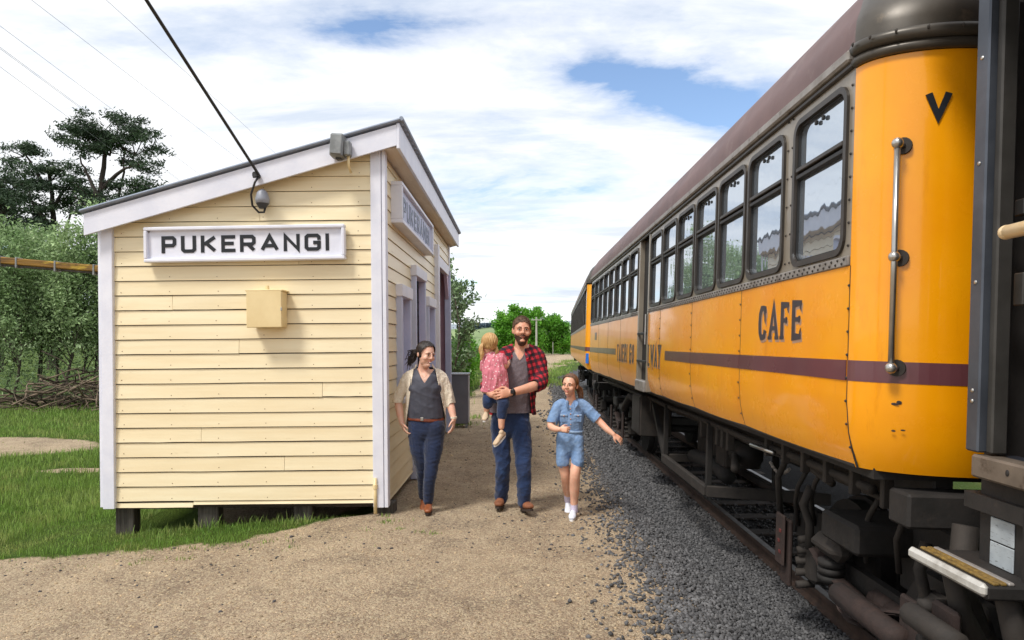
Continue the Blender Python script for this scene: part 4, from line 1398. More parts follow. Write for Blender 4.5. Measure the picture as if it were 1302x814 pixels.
# service cable
pa = Vector((-2.26, 5.98, 3.03))
ic = thing('cable_anchor', 'black cable clamp and grey weather head under the sloping barge board', 'cable fitting', (-2.26, 6.03, 2.75), BT)
MB().tube([(-2.26, 6.05, 3.03), (-2.26, 5.96, 3.03)], .022, 10).build('insulator', MT['rubber'], ic)
MB().tube([(-2.262, 5.985, 3.032), (-2.255, 5.985, 3.01)], .03, 10).build('clamp', MT['dark_plastic'], ic)
MB().tube([(-2.245, 6.1, 2.93), (-2.245, 6.1, 2.90), (-2.245, 6.1, 2.84), (-2.245, 6.1, 2.80)], [.012, .045, .062, .058], 14).build('weather_head', MT['grey_plastic'], ic, smooth=True)
MB().tube([(-2.245, 6.1, 2.80), (-2.245, 6.1, 2.755)], [.055, .03], 14).build('throat', MT['dark_plastic'], ic)
A = P(190, 0, 4.6)
d = (A - pa)
pts = [pa + d * s + Vector((0, 0, -.05 * math.sin(min(1, s / 4.4) * math.pi))) for s in np.linspace(0, 4.4, 30)]
m = MB().tube(pts, .0125, 8)
m.tube([pa + Vector((0, .02, 0)), (-2.29, 5.97, 2.96), (-2.335, 6.0, 2.86), (-2.335, 6.03, 2.77), (-2.29, 6.06, 2.715), (-2.25, 6.08, 2.72), (-2.245, 6.1, 2.77)], .0095, 8)
o = m.build('service_cable', MT['rubber'], None, smooth=True, base=pa)
prop(o, 'thick black service cable running down to the shed roof edge', 'cable')
top = pts[-1]
pl = thing('service_pole', 'timber power pole carrying the black service cable', 'pole', (top.x, top.y, -.3))
MB().tube([(top.x - .12, top.y, -.4), (top.x - .12, top.y, top.z + .4)], [.15, .11], 12).build('post', MT['wood_dark'], pl, smooth=True)
MB().tube([(top.x - .12, top.y, top.z), (top.x + .02, top.y, top.z)], .03, 8).build('bracket', MT['galv'], pl)

# yellow-brown weathered beam tied to the back wall of the shed
mbeam = mat('lichen_beam', sr(150, 112, 40), sr(84, 62, 36), 5, .85, bump=.5, bscale=16, stretch=(.3, 3, 3), c3=sr(176, 148, 52), scale3=9, stretch3=(.4, 2, 2), lo3=.5, hi3=.62)
b0 = P(137, 344, 8.6); b1 = P(-70, 325, 8.6)
bmx = thing('barrier_beam', 'lichen-yellow timber beam with wire ties running level beyond the shed corner', 'beam', (b1.x, 8.6, float(gz(b1.x, 8.6)) - .1))
MB().bar(b0 + Vector((.12, 0, 0)), b1, .10, .085, (0, 0, 1), .012).build('timber', mbeam, bmx)
MB().bar(b0 + Vector((.12, 0, -.056)), b1 + Vector((0, 0, -.056)), .06, .03, (0, 0, 1), .008).build('lower_strip', MT['wood_dark'], bmx)
for px in (3, 24, 73, 122):
    t_ = (px - 137) / (-70 - 137)
    c_ = b0.lerp(b1, t_)
    MB().box(c_ + Vector((0, 0, -.01)), (.022, .118, .135), .004).build('wire_tie', MT['galv'], bmx)
zt = float(gz(b1.x, 8.6))
MB().box((b1.x, 8.6, (zt + b1.z) / 2 - .0), (.14, .14, b1.z - zt + .5), .01).build('post', MT['wood_dark'], bmx)

# grey cabinet past the far end
cb = thing('equipment_cabinet', 'plain grey metal equipment cabinet standing past the far end of the shed', 'cabinet', (-1.06, 12.65, 0))
MB().box((-1.075, 12.68, .53), (.37, .34, .9), .008).build('body', MT['cabinet'], cb)
MB().box((-1.075, 12.68, .99), (.40, .37, .03), .006).build('cap', MT['cab_edge'], cb)
MB().box((-.888, 12.68, .53), (.012, .30, .84), .004).build('side_door', MT['cab_edge'], cb)
for sx in (-1, 1):
    for sy in (-1, 1):
        MB().box((-1.075 + sx * .15, 12.68 + sy * .13, .03), (.04, .04, .14)).build('foot', MT['galv'], cb)


# ------------------------------------------------------------------ train
RU, RV = .40, .24              # plan radii of the rounded ends
RATIO = RV / RU
HW = 1.35                      # half width of a carriage body
CANT = Matrix.Rotation(R(1.7), 4, 'Y')
TF = Matrix.Translation((2.80, 0, -0.30)) @ CANT      # local: x across, y along, z above the rail top


def side_u(w):
    return -HW + (0.055 * ((1.55 - w) / .3) ** 2 if w < 1.55 else 0.0)


def rrect(cx_, cy_, w, h, r, n=6):
    """rounded rectangle, counter-clockwise, list of (x,y)"""
    out = []
    for (sx, sy, a0) in ((1, -1, -90), (1, 1, 0), (-1, 1, 90), (-1, -1, 180)):
        for k in range(n + 1):
            a = R(a0 + 90 * k / n)
            out.append((cx_ + sx * (w / 2 - r) + r * math.cos(a), cy_ + sy * (h / 2 - r) + r * math.sin(a)))
    return out


def plate_with_hole(v0, v1, w0, w1, hole, u, depth):
    """flat wall cell with a rounded opening and its reveal"""
    m = MB()
    n = len(hole)
    cx_ = sum(p[0] for p in hole) / n; cy_ = sum(p[1] for p in hole) / n
    outer = []
    for (a, b) in hole:
        dx, dy = a - cx_, b - cy_
        t_ = min(((v1 - cx_) / dx) if dx > 1e-6 else (((v0 - cx_) / dx) if dx < -1e-6 else 9e9),
                 ((w1 - cy_) / dy) if dy > 1e-6 else (((w0 - cy_) / dy) if dy < -1e-6 else 9e9))
        outer.append([cx_ + dx * t_, cy_ + dy * t_])
    for c in ((v0, w0), (v1, w0), (v1, w1), (v0, w1)):
        i = min(range(n), key=lambda k: (outer[k][0] - c[0]) ** 2 + (outer[k][1] - c[1]) ** 2)
        outer[i] = list(c)
    vs_ = [(u, a, b) for a, b in outer] + [(u, a, b) for a, b in hole] + [(u + depth, a, b) for a, b in hole]
    fs = [(i, (i + 1) % n, n + (i + 1) % n, n + i) for i in range(n)] + [(n + i, n + (i + 1) % n, 2 * n + (i + 1) % n, 2 * n + i) for i in range(n)]
    return m.add(vs_, fs)


def ring(inner, outer, u0, u1):
    """closed frame between two outlines, from depth u0 (outside) to u1"""
    n = len(inner)
    vs_ = [(u0, a, b) for a, b in outer] + [(u0, a, b) for a, b in inner] + [(u1, a, b) for a, b in outer] + [(u1, a, b) for a, b in inner]
    fs = []
    for i in range(n):
        j = (i + 1) % n
        fs += [(i, j, n + j, n + i), (2 * n + i, 3 * n + i, 3 * n + j, 2 * n + j), (i, 2 * n + i, 2 * n + j, j), (n + i, n + j, 3 * n + j, 3 * n + i)]
    return MB().add(vs_, fs)


def outline(v0, v1, inset, r, n=8):
    """plan of the body: list of (u, v, zone) anticlockwise from the near left corner"""
    hw = HW - inset
    a, b = v0 + inset, v1 - inset
    r = max(.02, min(r, hw * .98))
    pts = []
    for (cu_, cv_, a0) in ((-hw + r, a + r, 180), (hw - r, a + r, 270), (hw - r, b - r, 0), (-hw + r, b - r, 90)):
        for k in range(n + 1):
            t_ = R(a0 + 90 * k / n)
            pts.append((cu_ + r * math.cos(t_), cv_ + r * RATIO * math.sin(t_) + (r - r * RATIO) * (-1 if cv_ < (a + b) / 2 else 1)))
    return pts


def window_parts(car, c, w0, w1, wid, glass, detail):
    """frame, panes, transom as pieces of one window"""
    wn_ = thing_part('window', car)
    hole = rrect(c, (w0 + w1) / 2, wid, w1 - w0, .075)
    inn = rrect(c, (w0 + w1) / 2, wid - .034, w1 - w0 - .034, .062)
    inn2 = rrect(c, (w0 + w1) / 2, wid - .054, w1 - w0 - .054, .052)
    out = rrect(c, (w0 + w1) / 2, wid + .024, w1 - w0 + .024, .086)
    ring(inn, out, -HW - .012, -HW + .02).build('frame', MT['rubber_frame'], wn_)
    ring(inn2, inn, -HW + .006, -HW + .03).build('gasket', MT['rubber'], wn_)
    tz = w0 + (w1 - w0) * .635
    MB().box((-HW + .004, c, tz + .022), (.03, wid - .06, .024), .004).build('transom', MT['rubber_frame'], wn_)
    MB().box((-HW + .006, c, tz - .016), (.03, wid - .06, .024), .004).build('transom', MT['rubber'], wn_)
    tilt = .0025
    MB().box((-HW + .022, c, (tz + w1) / 2), (.006, wid - .045, w1 - tz - .045), 0).build('pane', glass, wn_)
    MB().box((-HW + .022, c, (tz + w0) / 2), (.006, wid - .045, tz - w0 - .045), 0, Matrix.Rotation(R(random.uniform(-.25, .25)), 3, 'Z')).build('pane', glass, wn_)
    if detail:
        for k in (-.02, .06):
            MB().box((-HW + .008, c + k, w1 - .062), (.016, .018, .022), .003).build('latch', MT['rubber'], wn_)
    return wn_


MT['rubber_frame'] = mat('dark_window_frame', sr(58, 52, 47), sr(42, 38, 34), 8, .45)
W0, W1 = 2.235, 3.012          # window band
BELT = 2.165


def roof_rings(car, v0, v1, r=RU):
    TH = [0, 4, 9, 15, 22, 30, 38, 47, 57, 68, 80, 90]
    rows = []
    for th in TH:
        ct, st = math.cos(R(th)), math.sin(R(th))
        ins = HW * (1 - max(ct, 0) ** .62) - .02 * (1 if th < 12 else 0)
        ins = min(ins, HW - .03)
        w = 3.135 + .655 * st ** .85
        rows.append([(p[0], p[1], w) for p in outline(v0, v1, ins, r + ins * .35)])
    n = len(rows[0]); nn = 9
    A = MB()
    va = [p for row in rows for p in row]
    fa, fb, fc = [], [], []
    for i in range(len(rows) - 1):
        for k in range(n):
            f = (i * n + k, i * n + (k + 1) % n, (i + 1) * n + (k + 1) % n, (i + 1) * n + k)
            # the runs between corner 1-2 and 3-0 are the long sides
            long_side = (k == 2 * nn - 1) or (k == 4 * nn - 1)
            (fa if long_side else (fb if k < 2 * nn else fc)).append(f)
    fa.append(tuple((len(rows) - 1) * n + k for k in range(n)))
    A.add(va, fa)
    ra = A.build('roof', MT['roof'], car, auto=40)
    rb = MB().add(va, fb).build('roof_end', MT['roof_end'], car, smooth=True)
    rc = MB().add(va, fc).build('roof_end', MT['roof_end'], car, smooth=True)
    for o in (ra, rb, rc):
        bm = bmesh.new(); bm.from_mesh(o.data)
        bmesh.ops.delete(bm, geom=[v for v in bm.verts if not v.link_faces], context='VERTS')
        bm.to_mesh(o.data); bm.free()
    return ra


def sweep_outline(pts, w0, w1, proud):
    """thin band that follows a plan outline (open)"""
    n = len(pts); vs_ = []
    for i, (u, v) in enumerate(pts):
        a = Vector(pts[max(i - 1, 0)]); b = Vector(pts[min(i + 1, n - 1)])
        t_ = (b - a).normalized(); nn = Vector((-t_.y, t_.x)) if False else Vector((t_.y, -t_.x))
        vs_.append((u, v, nn))
    V, Fc = [], []
    for (u, v, nn) in vs_:
        for (d, w) in ((0.0, w0), (proud, w0), (proud, w1), (0.0, w1)):
            V.append((u + nn.x * d, v + nn.y * d, w))
    for i in range(n - 1):
        for k in range(4):
            Fc.append((i * 4 + k, i * 4 + (k + 1) % 4, (i + 1) * 4 + (k + 1) % 4, (i + 1) * 4 + k))
    Fc += [(0, 1, 2, 3), tuple((n - 1) * 4 + k for k in range(4))]
    return MB().add(V, Fc)


def body_panel(a, b, w0, w1, lower_tuck=True):
    m = MB(); ws = [w0, w0 + .03, w0 + .08, w0 + .16, w0 + .3, w0 + .34, w1]
    ws = sorted(set([w for w in ws if w <= w1]))
    vs_ = []
    vv = np.linspace(a, b, 7)
    for w in ws:
        for q in vv:
            bulge = .003 * math.sin((q - a) / (b - a) * math.pi)
            vs_.append((side_u(w) - bulge, q, w))
    n = len(vv)
    fs = [(i * n + k, i * n + k + 1, (i + 1) * n + k + 1, (i + 1) * n + k) for i in range(len(ws) - 1) for k in range(n - 1)]
    n0 = len(vs_)
    # returned edges
    for k, q in enumerate(vv):
        vs_.append((side_u(w0) + .02, q, w0))
    for k in range(n - 1):
        fs.append((k, k + 1, n0 + k + 1, n0 + k))
    n1 = len(vs_)
    for w in ws:
        vs_.append((side_u(w) + .02, a, w)); vs_.append((side_u(w) + .02, b, w))
    for i in range(len(ws) - 1):
        fs.append((i * n, (i + 1) * n, n1 + 2 * (i + 1), n1 + 2 * i))
        fs.append((i * n + n - 1, (i + 1) * n + n - 1, n1 + 2 * (i + 1) + 1, n1 + 2 * i + 1))
    return m.add(vs_, fs)


def corner(v_at, end, w0, w1, r=.32, tuck=True, n=14):
    """curved corner panel: end=-1 near end, +1 far end, left-hand side"""
    vs_, fs = [], []
    ws = [w0, w0 + .03, w0 + .08, w0 + .16, w0 + .3, (w0 + w1) / 2, w1]
    path = []
    for k in range(n + 1):
        a = R(90 * k / n)
        path.append((-HW + RU - RU * math.cos(a), v_at - end * RV * (1 - math.sin(a))))
    # continue across the end
    path.append((-.55, v_at)); path.append((0.55, v_at))
    for w in ws:
        tk_ = side_u(w) + HW
        for (u, v) in path:
            vs_.append((u + tk_, v - end * tk_, w))
    n_ = len(path)
    fs = [(i * n_ + k, i * n_ + k + 1, (i + 1) * n_ + k + 1, (i + 1) * n_ + k) for i in range(len(ws) - 1) for k in range(n_ - 1)]
    return MB().add(vs_, fs), path


def rivets(pts, r=.006):
    m = MB()
    for p in pts:
        c = Vector(p)
        vs_ = [c + Vector((-.004, r * math.cos(a), r * math.sin(a))) + Vector((.004, 0, 0)) for a in np.linspace(0, 6.283, 7)[:-1]]
        vs_ += [c + Vector((-.005, .55 * r * math.cos(a), .55 * r * math.sin(a))) for a in np.linspace(0, 6.283, 7)[:-1]]
        m.add(vs_, [(i, (i + 1) % 6, 6 + (i + 1) % 6, 6 + i) for i in range(6)] + [(6, 7, 8, 9, 10, 11)])
    return m


def bogie(car, c, detail=True):
    """outside-framed four-wheel bogie, parts directly under the carriage"""
    bg_ = thing_part('bogie', car)
    for ax_ in (-.72, .72):
        for s in (-1, 1):
            m = MB(); m.tube([(s * .48, c + ax_, .40), (s * .53, c + ax_, .40)], .43, 24); m.tube([(s * .53, c + ax_, .40), (s * .62, c + ax_, .40)], .40, 24)
            m.build('wheel', MT['under'], bg_, auto=30)
        MB().tube([(-.85, c + ax_, .40), (.85, c + ax_, .40)], .06, 10).build('axle', MT['under'], bg_, smooth=True)
        for s in (-1, 1):
            MB().box((s * .84, c + ax_, .40), (.16, .26, .26), .03).build('axle_box', MT['under_l'], bg_)
            m = MB()
            for k in range(5):
                m.tube([(s * .97, c + ax_ - .02 + .03 * math.sin(k), .24 + k * .075), (s * .86, c + ax_ - .02, .25 + k * .075)], .026, 8)
            m.build('spring_coil', MT['under_l'], bg_, smooth=True)
            MB().box((s * .99, c + ax_ + .11, .42), (.03, .14, .44), .01).build('horn_guide', MT['rust'], bg_)
    for s in (-1, 1):
        m = MB()
        m.prism([(c - 1.02, .55), (c - .92, .72), (c - .45, .72), (c - .3, .52), (c + .3, .52), (c + .45, .72), (c + .92, .72), (c + 1.02, .55), (c + 1.02, .48), (c + .9, .5), (c + .5, .5), (c + .35, .34), (c - .35, .34), (c - .5, .5), (c - .9, .5), (c - 1.02, .48)],
                .05, (s * .80, 0, 0), (0, 1, 0), (0, 0, 1), (s, 0, 0))
        m.build('side_frame', MT['under'], bg_)
        # leaf springs and hangers
        for k in range(6):
            hl = .52 - k * .06
            MB().tube([(s * .93, c - hl, .50 - k * .028 + .03), (s * .93, c - hl * .5, .445 - k * .028), (s * .93, c, .42 - k * .028), (s * .93, c + hl * .5, .445 - k * .028), (s * .93, c + hl, .50 - k * .028 + .03)], [(.05, .012)] * 5, 6, True, (1, 0, 0)).build('leaf_spring', MT['rust'], bg_)
        for q in (-.62, .62):
            MB().tube([(s * .93, c + q, .9), (s * .97, c + q * 1.03, .78), (s * .93, c + q, .66), (s * .93, c + q, .5)], .028, 8).build('hanger', MT['under_l'], bg_, smooth=True)
    MB().box((0, c, .78), (2.1, .42, .16), .02).build('bolster', MT['under'], bg_)
    for q in (-1.05, 1.05):
        MB().box((0, c + q, .56), (1.75, .08, .12), .01).build('headstock', MT['under'], bg_)
    return bg_


def underframe(car, v0, v1, boxes=True):
    for s in (-1, 1):
        MB().box((s * .92, (v0 + v1) / 2, 1.12), (.09, v1 - v0 - .4, .2), .008).build('sole_bar', MT['under'], car)
    MB().box((0, (v0 + v1) / 2, .98), (.7, v1 - v0 - 5.4, .46), .02).build('added_dark_box', MT['under'], car)  # box added to block light and darken the space under the floor
    for q, w, r_ in ((1.13, 1.19, .018), (1.08, 1.10, .026), (.99, 1.04, .016)):
        MB().tube([(-q, v0 + .5 + k * (v1 - v0 - 1) / 12, w + .008 * math.sin(k * 2.1)) for k in range(13)], r_, 8).build('train_pipe', MT['under_l'], car, smooth=True)
    MB().box((0, (v0 + v1) / 2, 1.235), (2.5, v1 - v0 - .35, .05), 0).build('floor', MT['under'], car)
    for e in (v0 + .12, v1 - .12):
        MB().box((0, e, 1.10), (2.34, .16, .15), .012).build('buffer_beam', MT['under'], car)


cafe = thing('cafe_carriage', 'yellow-orange cafe carriage with maroon stripe, riveted panels and rounded roof', 'train carriage', (0, 2.78, 0), TF)
V0, V1 = 2.86, 14.22
roof_rings(cafe, V0, V1)
PANELS = [(3.105, 4.59), (4.60, 5.885), (5.895, 7.18), (7.19, 7.83), (8.50, 9.935), (9.945, 11.28), (11.29, 12.58), (12.59, 13.97)]
for k, (a, b) in enumerate(PANELS):
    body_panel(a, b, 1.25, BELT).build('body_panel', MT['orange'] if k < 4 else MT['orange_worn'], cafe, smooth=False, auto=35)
WINS = [(3.105, 3.83, 3.46), (3.83, 4.5275, 4.2)] + [(4.5275 + .655 * i, 4.5275 + .655 * (i + 1), 4.855 + .655 * i) for i in range(5)]
wf0 = 8.53
WINS += [(wf0 + .68 * i, wf0 + .68 * (i + 1), wf0 + .34 + .68 * i) for i in range(8)]
for k, (a, b, c) in enumerate(WINS):
    if k == 6: b = 7.83
    hole = rrect(c, (W0 + W1) / 2, .59, W1 - W0, .075)
    plate_with_hole(a, b, BELT + .045, 3.105, hole, -HW + .002, .03).build('window_surround', MT['taupe'], cafe)
    window_parts(cafe, c, W0, W1, .59, MT['glass'], k < 5)
# belt rail with its rivets
for (a, b) in ((3.105, 7.83), (8.50, 13.98)):
    MB().box((-HW - .002, (a + b) / 2, BELT + .024), (.016, b - a, .046), .004).build('belt_rail', MT['gutter'], cafe)
pts = []
for q in np.arange(3.14, 9.0, .062):
    if not 7.8 < q < 8.52:
        pts += [(-HW - .011, q, BELT + .033), (-HW - .011, q + .02, BELT + .014)]
for (q0, q1, st) in ((3.09, 0, 0), (4.595, 0, 0), (5.89, 0, 0), (7.185, 0, 0)):
    for w in np.arange(1.34, 3.1, .105):
        if w < BELT:
            pts.append((side_u(w) - .002, q0 + .012, w))
for q in (3.125, 3.80, 3.86):
    for w in np.arange(2.26, 3.1, .16 if q > 3.2 else .105):
        pts.append((-HW - .001, q, w))
rv = rivets(pts, .0075).build('rivets', MT['under_l'], cafe)
rv['kind'] = 'stuff'
# cover strip over the seams
for q in (3.098, 4.595, 5.89, 7.185, 9.94, 11.285, 12.585):
    MB().tube([(side_u(w) + .004, q, w) for w in (1.25, 1.33, 1.41, 1.55, BELT)], .0055, 6).build('seam', MT['under'], cafe)
# inner liner so nothing shows through the gaps, plain far side
MB().box((-HW + .06, (3.1 + 13.98) / 2, 2.17), (.02, 10.86, 1.84)).build('liner', MT['under'], cafe)
MB().box((HW - .005, (V0 + V1) / 2, 2.18), (.02, V1 - V0 - .64, 1.86)).build('far_side', MT['orange_worn'], cafe)
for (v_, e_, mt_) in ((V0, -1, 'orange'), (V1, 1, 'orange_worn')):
    mm, path = corner(v_, e_, 1.25, 3.06)
    mm.build('corner_panel', MT[mt_], cafe, smooth=True)
    mm2, path2 = corner(v_, e_, 1.25, 3.06)
    # mirrored panel on the far side
    m3 = MB().add([(-a, b, c) for (a, b, c) in mm2.v], mm2.f)
    m3.build('corner_panel', MT[mt_], cafe, smooth=True)
    # cornice bead round the corner
    cp = [(u, v) for (u, v) in path]
    pp_ = [Vector((u - .004, v - .004 * (1 if e_ < 0 else -1), 3.085)) for (u, v) in cp]
    MB().tube(pp_, (.024), 8).build('cornice', MT['roof_end'], cafe, smooth=True)
    pp_ = [Vector((u - .010, v - .012 * (1 if e_ < 0 else -1), 3.135)) for (u, v) in cp]
    MB().tube(pp_, (.032), 8).build('cornice', MT['roof_end'], cafe, smooth=True)
    pts = []
    for k in range(1, 15, 3):
        u, v = path[k]
        pts.append((u - .05, v - .035 * (1 if e_ < 0 else -1), 3.14))
    q = rivets(pts, .011).build('rivets', MT['under_l'], cafe); q['kind'] = 'stuff'
# gutter along the eave
MB().box((-HW - .012, (3.1 + 13.98) / 2, 3.125), (.05, 10.86, .055), .01).build('gutter', MT['gutter'], cafe)
MB().box((-HW - .004, (3.1 + 13.98) / 2, 3.083), (.026, 10.86, .026), .006).build('drip_strip', MT['rubber_frame'], cafe)
# stripe
def stripe_piece(a, b, mt_):
    MB().box((-HW - .0035, (a + b) / 2, 1.69), (.004, b - a, .092)).build('stripe', MT[mt_], cafe)
stripe_piece(3.105, 4.59, 'stripe'); stripe_piece(4.60, 5.885, 'stripe'); stripe_piece(5.895, 6.9, 'stripe')
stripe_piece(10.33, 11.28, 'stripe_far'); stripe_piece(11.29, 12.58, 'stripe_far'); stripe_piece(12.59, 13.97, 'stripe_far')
arc = [(-HW + RU - (RU + .0022) * math.cos(R(a)), V0 + RV - (RV + .0022) * math.sin(R(a))) for a in np.linspace(1, 90, 16)] + [(-.5, V0 - .0022)]
sweep_outline(arc[::-1], 1.644, 1.736, .0015).build('stripe', MT['stripe'], cafe, smooth=False)
# CAFE
YD = (0, -1, 0)
def train_word(word, va, w0, widths, h, t, gap, tv, serif, car, mt1, mt2, sh):
    # letters read towards the near end: text runs with decreasing y on this side
    o = Vector((-HW - .0045, va, w0))
    lettering(word, 0, 0, widths, h, t, gap, .0012, o + Vector((.0028, -sh, -sh * 1.1)), YD, (0, 0, 1), (-1, 0, 0), mt2, car, 'letter_shadow', tv, serif)
    lettering(word, 0, 0, widths, h, t, gap, .0022, o + Vector((.0022, 0, 0)), YD, (0, 0, 1), (-1, 0, 0), mt1, car, 'letter', tv, serif)
train_word('CAFE', 4.245, 1.835, [.135, .15, .125, .135], .205, .024, .034, .042, .03, cafe, MT['train_letter'], MT['train_shadow'], .014)
train_word('TAIERI GO', 10.20, 1.56, [.15, .16, .05, .14, .15, .05, .08, .15, .15], .24, .028, .05, .045, .03, cafe, MT['train_letter'], MT['train_shadow'], .014)
train_word('LWAY', 7.80, 1.56, [.12, .19, .15, .15], .24, .028, .03, .045, .03, cafe, MT['train_letter'], MT['train_shadow'], .014)
# V on the corner panel
a_ = R(67)
tdir = Vector((RU * math.sin(a_), -RV * math.cos(a_), 0)).normalized(); ndir = Vector((tdir.y, -tdir.x, 0))
vo = Vector((-HW + RU - RU * math.cos(a_), V0 + RV - RV * math.sin(a_), 2.765)) - tdir * .052
letter_mesh('V', .104, .118, .02, .004, vo + ndir * .003, tdir, (0, 0, 1), ndir, .028).build('letter', MT['black_letter'], cafe)
# side door in a recess
dr = thing_part('side_door', cafe)
MB().box((-HW + .09, 8.165, 2.17), (.03, .64, 1.84), 0).build('leaf', MT['taupe'], dr)
MB().box((-HW + .07, 8.165, 1.72), (.02, .5, .82), .006).build('lower_panel', MT['rust'], dr)
for q in (7.86, 8.47):
    MB().box((-HW + .03, q, 2.17), (.075, .06, 1.84), .008).build('post', MT['taupe'], dr)
for w in (1.93, 1.60):
    MB().box((-HW - .005, 8.165, w), (.02, .6, .03), .004).build('strap', MT['rubber'], dr)
MB().box((-HW + .01, 8.165, 1.31), (.08, .56, .13), .01).build('foot_step', MT['gutter'], dr)
MB().tube([(-HW - .02, 7.9, 1.8), (-HW - .02, 7.9, 2.15)], .012, 8).build('grab_rail', MT['steel'], dr)
# small capital mark above the far stripe
MB().box((-HW - .004, 13.0, 1.95), (.003, .3, .14)).build('number_panel', MT['stripe_far'], cafe)
# handrail on the corner
hr = thing_part('handrail', cafe)
ca, sa = math.cos(R(40)), math.sin(R(40))
def cornerpt(deg, off, w):
    return Vector((-HW + RU - (RU + off) * math.cos(R(deg)), V0 + RV - (RV + off) * math.sin(R(deg)), w))
HA = 46
MB().tube([cornerpt(HA, .062, 1.705), cornerpt(HA, .062, 2.665)], .0125, 12).build('rail', MT['steel'], hr, smooth=True)
for w in (1.71, 2.18, 2.66):
    m = MB(); m.tube([cornerpt(HA + 1, -.002, w), cornerpt(HA + 1, .012, w)], .036, 16); m.build('flange', MT['under_l'], hr, auto=40)
    MB().tube([cornerpt(HA + 1, .01, w), cornerpt(HA, .062, w)], .014, 10).build('stub', MT['steel'], hr, smooth=True)
    MB().ell(cornerpt(HA, .062, w), (.024, .024, .024)).build('knuckle', MT['steel'], hr, smooth=True)
# paint chips
for (deg, w, a, b) in ((46, 1.555, .02, .006), (49, 1.562, .012, .009), (46, 1.44, .009, .005), (52, 1.445, .01, .004)):
    c = cornerpt(deg, .001, w)
    MB().ell(c, (.002, a, b), Matrix.Rotation(R(deg), 3, 'Z'), 8, 4).build('paint_chip', MT['rust'], cafe)
underframe(cafe, V0, V1)
bogie(cafe, 3.78)
bogie(cafe, 12.35)
# underfloor gear
MB().box((-.98, 9.35, .86), (.42, .62, .55), .015).build('battery_box', MT['under_l'], cafe)
MB().box((-1.195, 9.35, .86), (.012, .56, .49), .004).build('box_door', MT['under'], cafe)
tr_ = thing_part('equipment_tray', cafe)
for (a, b, c, d_) in (((-1.12, 6.1, .50), (-1.12, 7.9, .50), .05, .09), ((-1.12, 6.1, .50), (-.1, 5.9, .50), .05, .10), ((-1.12, 7.9, .50), (-.1, 7.9, .50), .05, .09), ((-.5, 6.1, .52), (-.5, 7.9, .52), .05, .06)):
    MB().bar(a, b, c, d_, (0, 0, 1), .006).build('angle_iron', MT['under_l'], tr_)
for (x_, y_) in ((-1.10, 6.12), (-1.1, 7.88), (-.5, 6.12), (-.5, 7.88)):
    MB().box((x_, y_, .8), (.05, .05, .62), .004).build('upright', MT['under'], tr_)
MB().bar((-1.1, 7.9, .5), (-1.1, 8.6, 1.05), .05, .06).build('brace', MT['under'], tr_)
MB().tube([(-.85, 6.35, .58), (-.85, 6.9, .62), (-.85, 7.6, .58)], .07, 12).build('reservoir', MT['under'], tr_, smooth=True)
MB().box((-.55, 7.3, .84), (.5, .7, .44), .02).build('generator', MT['under'], tr_)
MB().box((-.7, 6.55, .9), (.35, .3, .5), .02).build('relay_case', MT['under_l'], tr_)
MB().tube([(-1.05, 5.55, .8), (-.9, 6.0, .84), (-.5, 6.6, .84)], .035, 10).build('brake_cylinder_rod', MT['under_l'], cafe, smooth=True)
MB().tube([(-.8, 5.9, .85), (-.8, 6.2, .85)], .11, 14).build('brake_cylinder', MT['under'], cafe, smooth=True)
for y_ in (5.6, 5.75, 5.9, 6.4, 8.8):
    MB().box((-1.08, y_, 1.02), (.06, .05, .16), .006).build('bracket', MT['under_l'], cafe)
MB().tube([(-1.0, 10.4, .95), (-1.02, 10.9, .98), (-1.05, 11.2, .8), (-1.0, 11.6, .72), (-.95, 12.2, .72)], .055, 10).build('air_pipe', MT['under_l'], cafe, smooth=True)
MB().tube([(-.98, 4.0, 1.0), (-1.0, 4.35, 1.06), (-1.0, 4.62, 1.05), (-1.02, 4.72, .9), (-.98, 4.76, .62)], .022, 10).build('air_pipe', MT['under_l'], cafe, smooth=True)
MB().tube([(-1.15, 4.9, 1.09), (-1.12, 4.55, 1.09)], .016, 8).build('bright_pipe', MT['steel'], cafe, smooth=True)
# hoses and hangers at the near end
for (u0, sag) in ((-.75, .45), (-.55, .5), (-.3, .4)):
    MB().tube([(u0, V0 + .05, 1.02), (u0 - .04, V0 - .05, .9), (u0 - .02, V0 - .12, 1.02 - sag), (u0 + .06, V0 - .2, 1.0 - sag), (u0 + .08, V0 - .28, .86)], .022, 8).build('brake_hose', MT['rubber'], cafe, smooth=True)
for y_ in np.arange(3.2, 5.0, .3):
    MB().box((-1.1, y_, 1.13), (.05, .035, .17), .005).build('pipe_clip', MT['under_l'], cafe)
for k, (y_, w) in enumerate(((3.3, .95), (3.62, .9), (4.3, .93), (4.55, .86))):
    MB().tube([(-.88, y_, w + .15), (-.93, y_ + .05, w), (-.9, y_ + .16, w - .12), (-.86, y_ + .2, w - .3)], .016, 8).build('brake_rod', MT['under_l'], cafe, smooth=True)
for k in range(16):
    MB().tube([(-.99, 4.95 - k * .022, .96 - .05 * math.sin(k / 15 * 3.14) + (.008 if k % 2 else 0)), (-.99, 4.93 - k * .022, .965 - .05 * math.sin((k + 1) / 15 * 3.14))], .011, 6).build('chain_link', MT['gutter'], cafe)
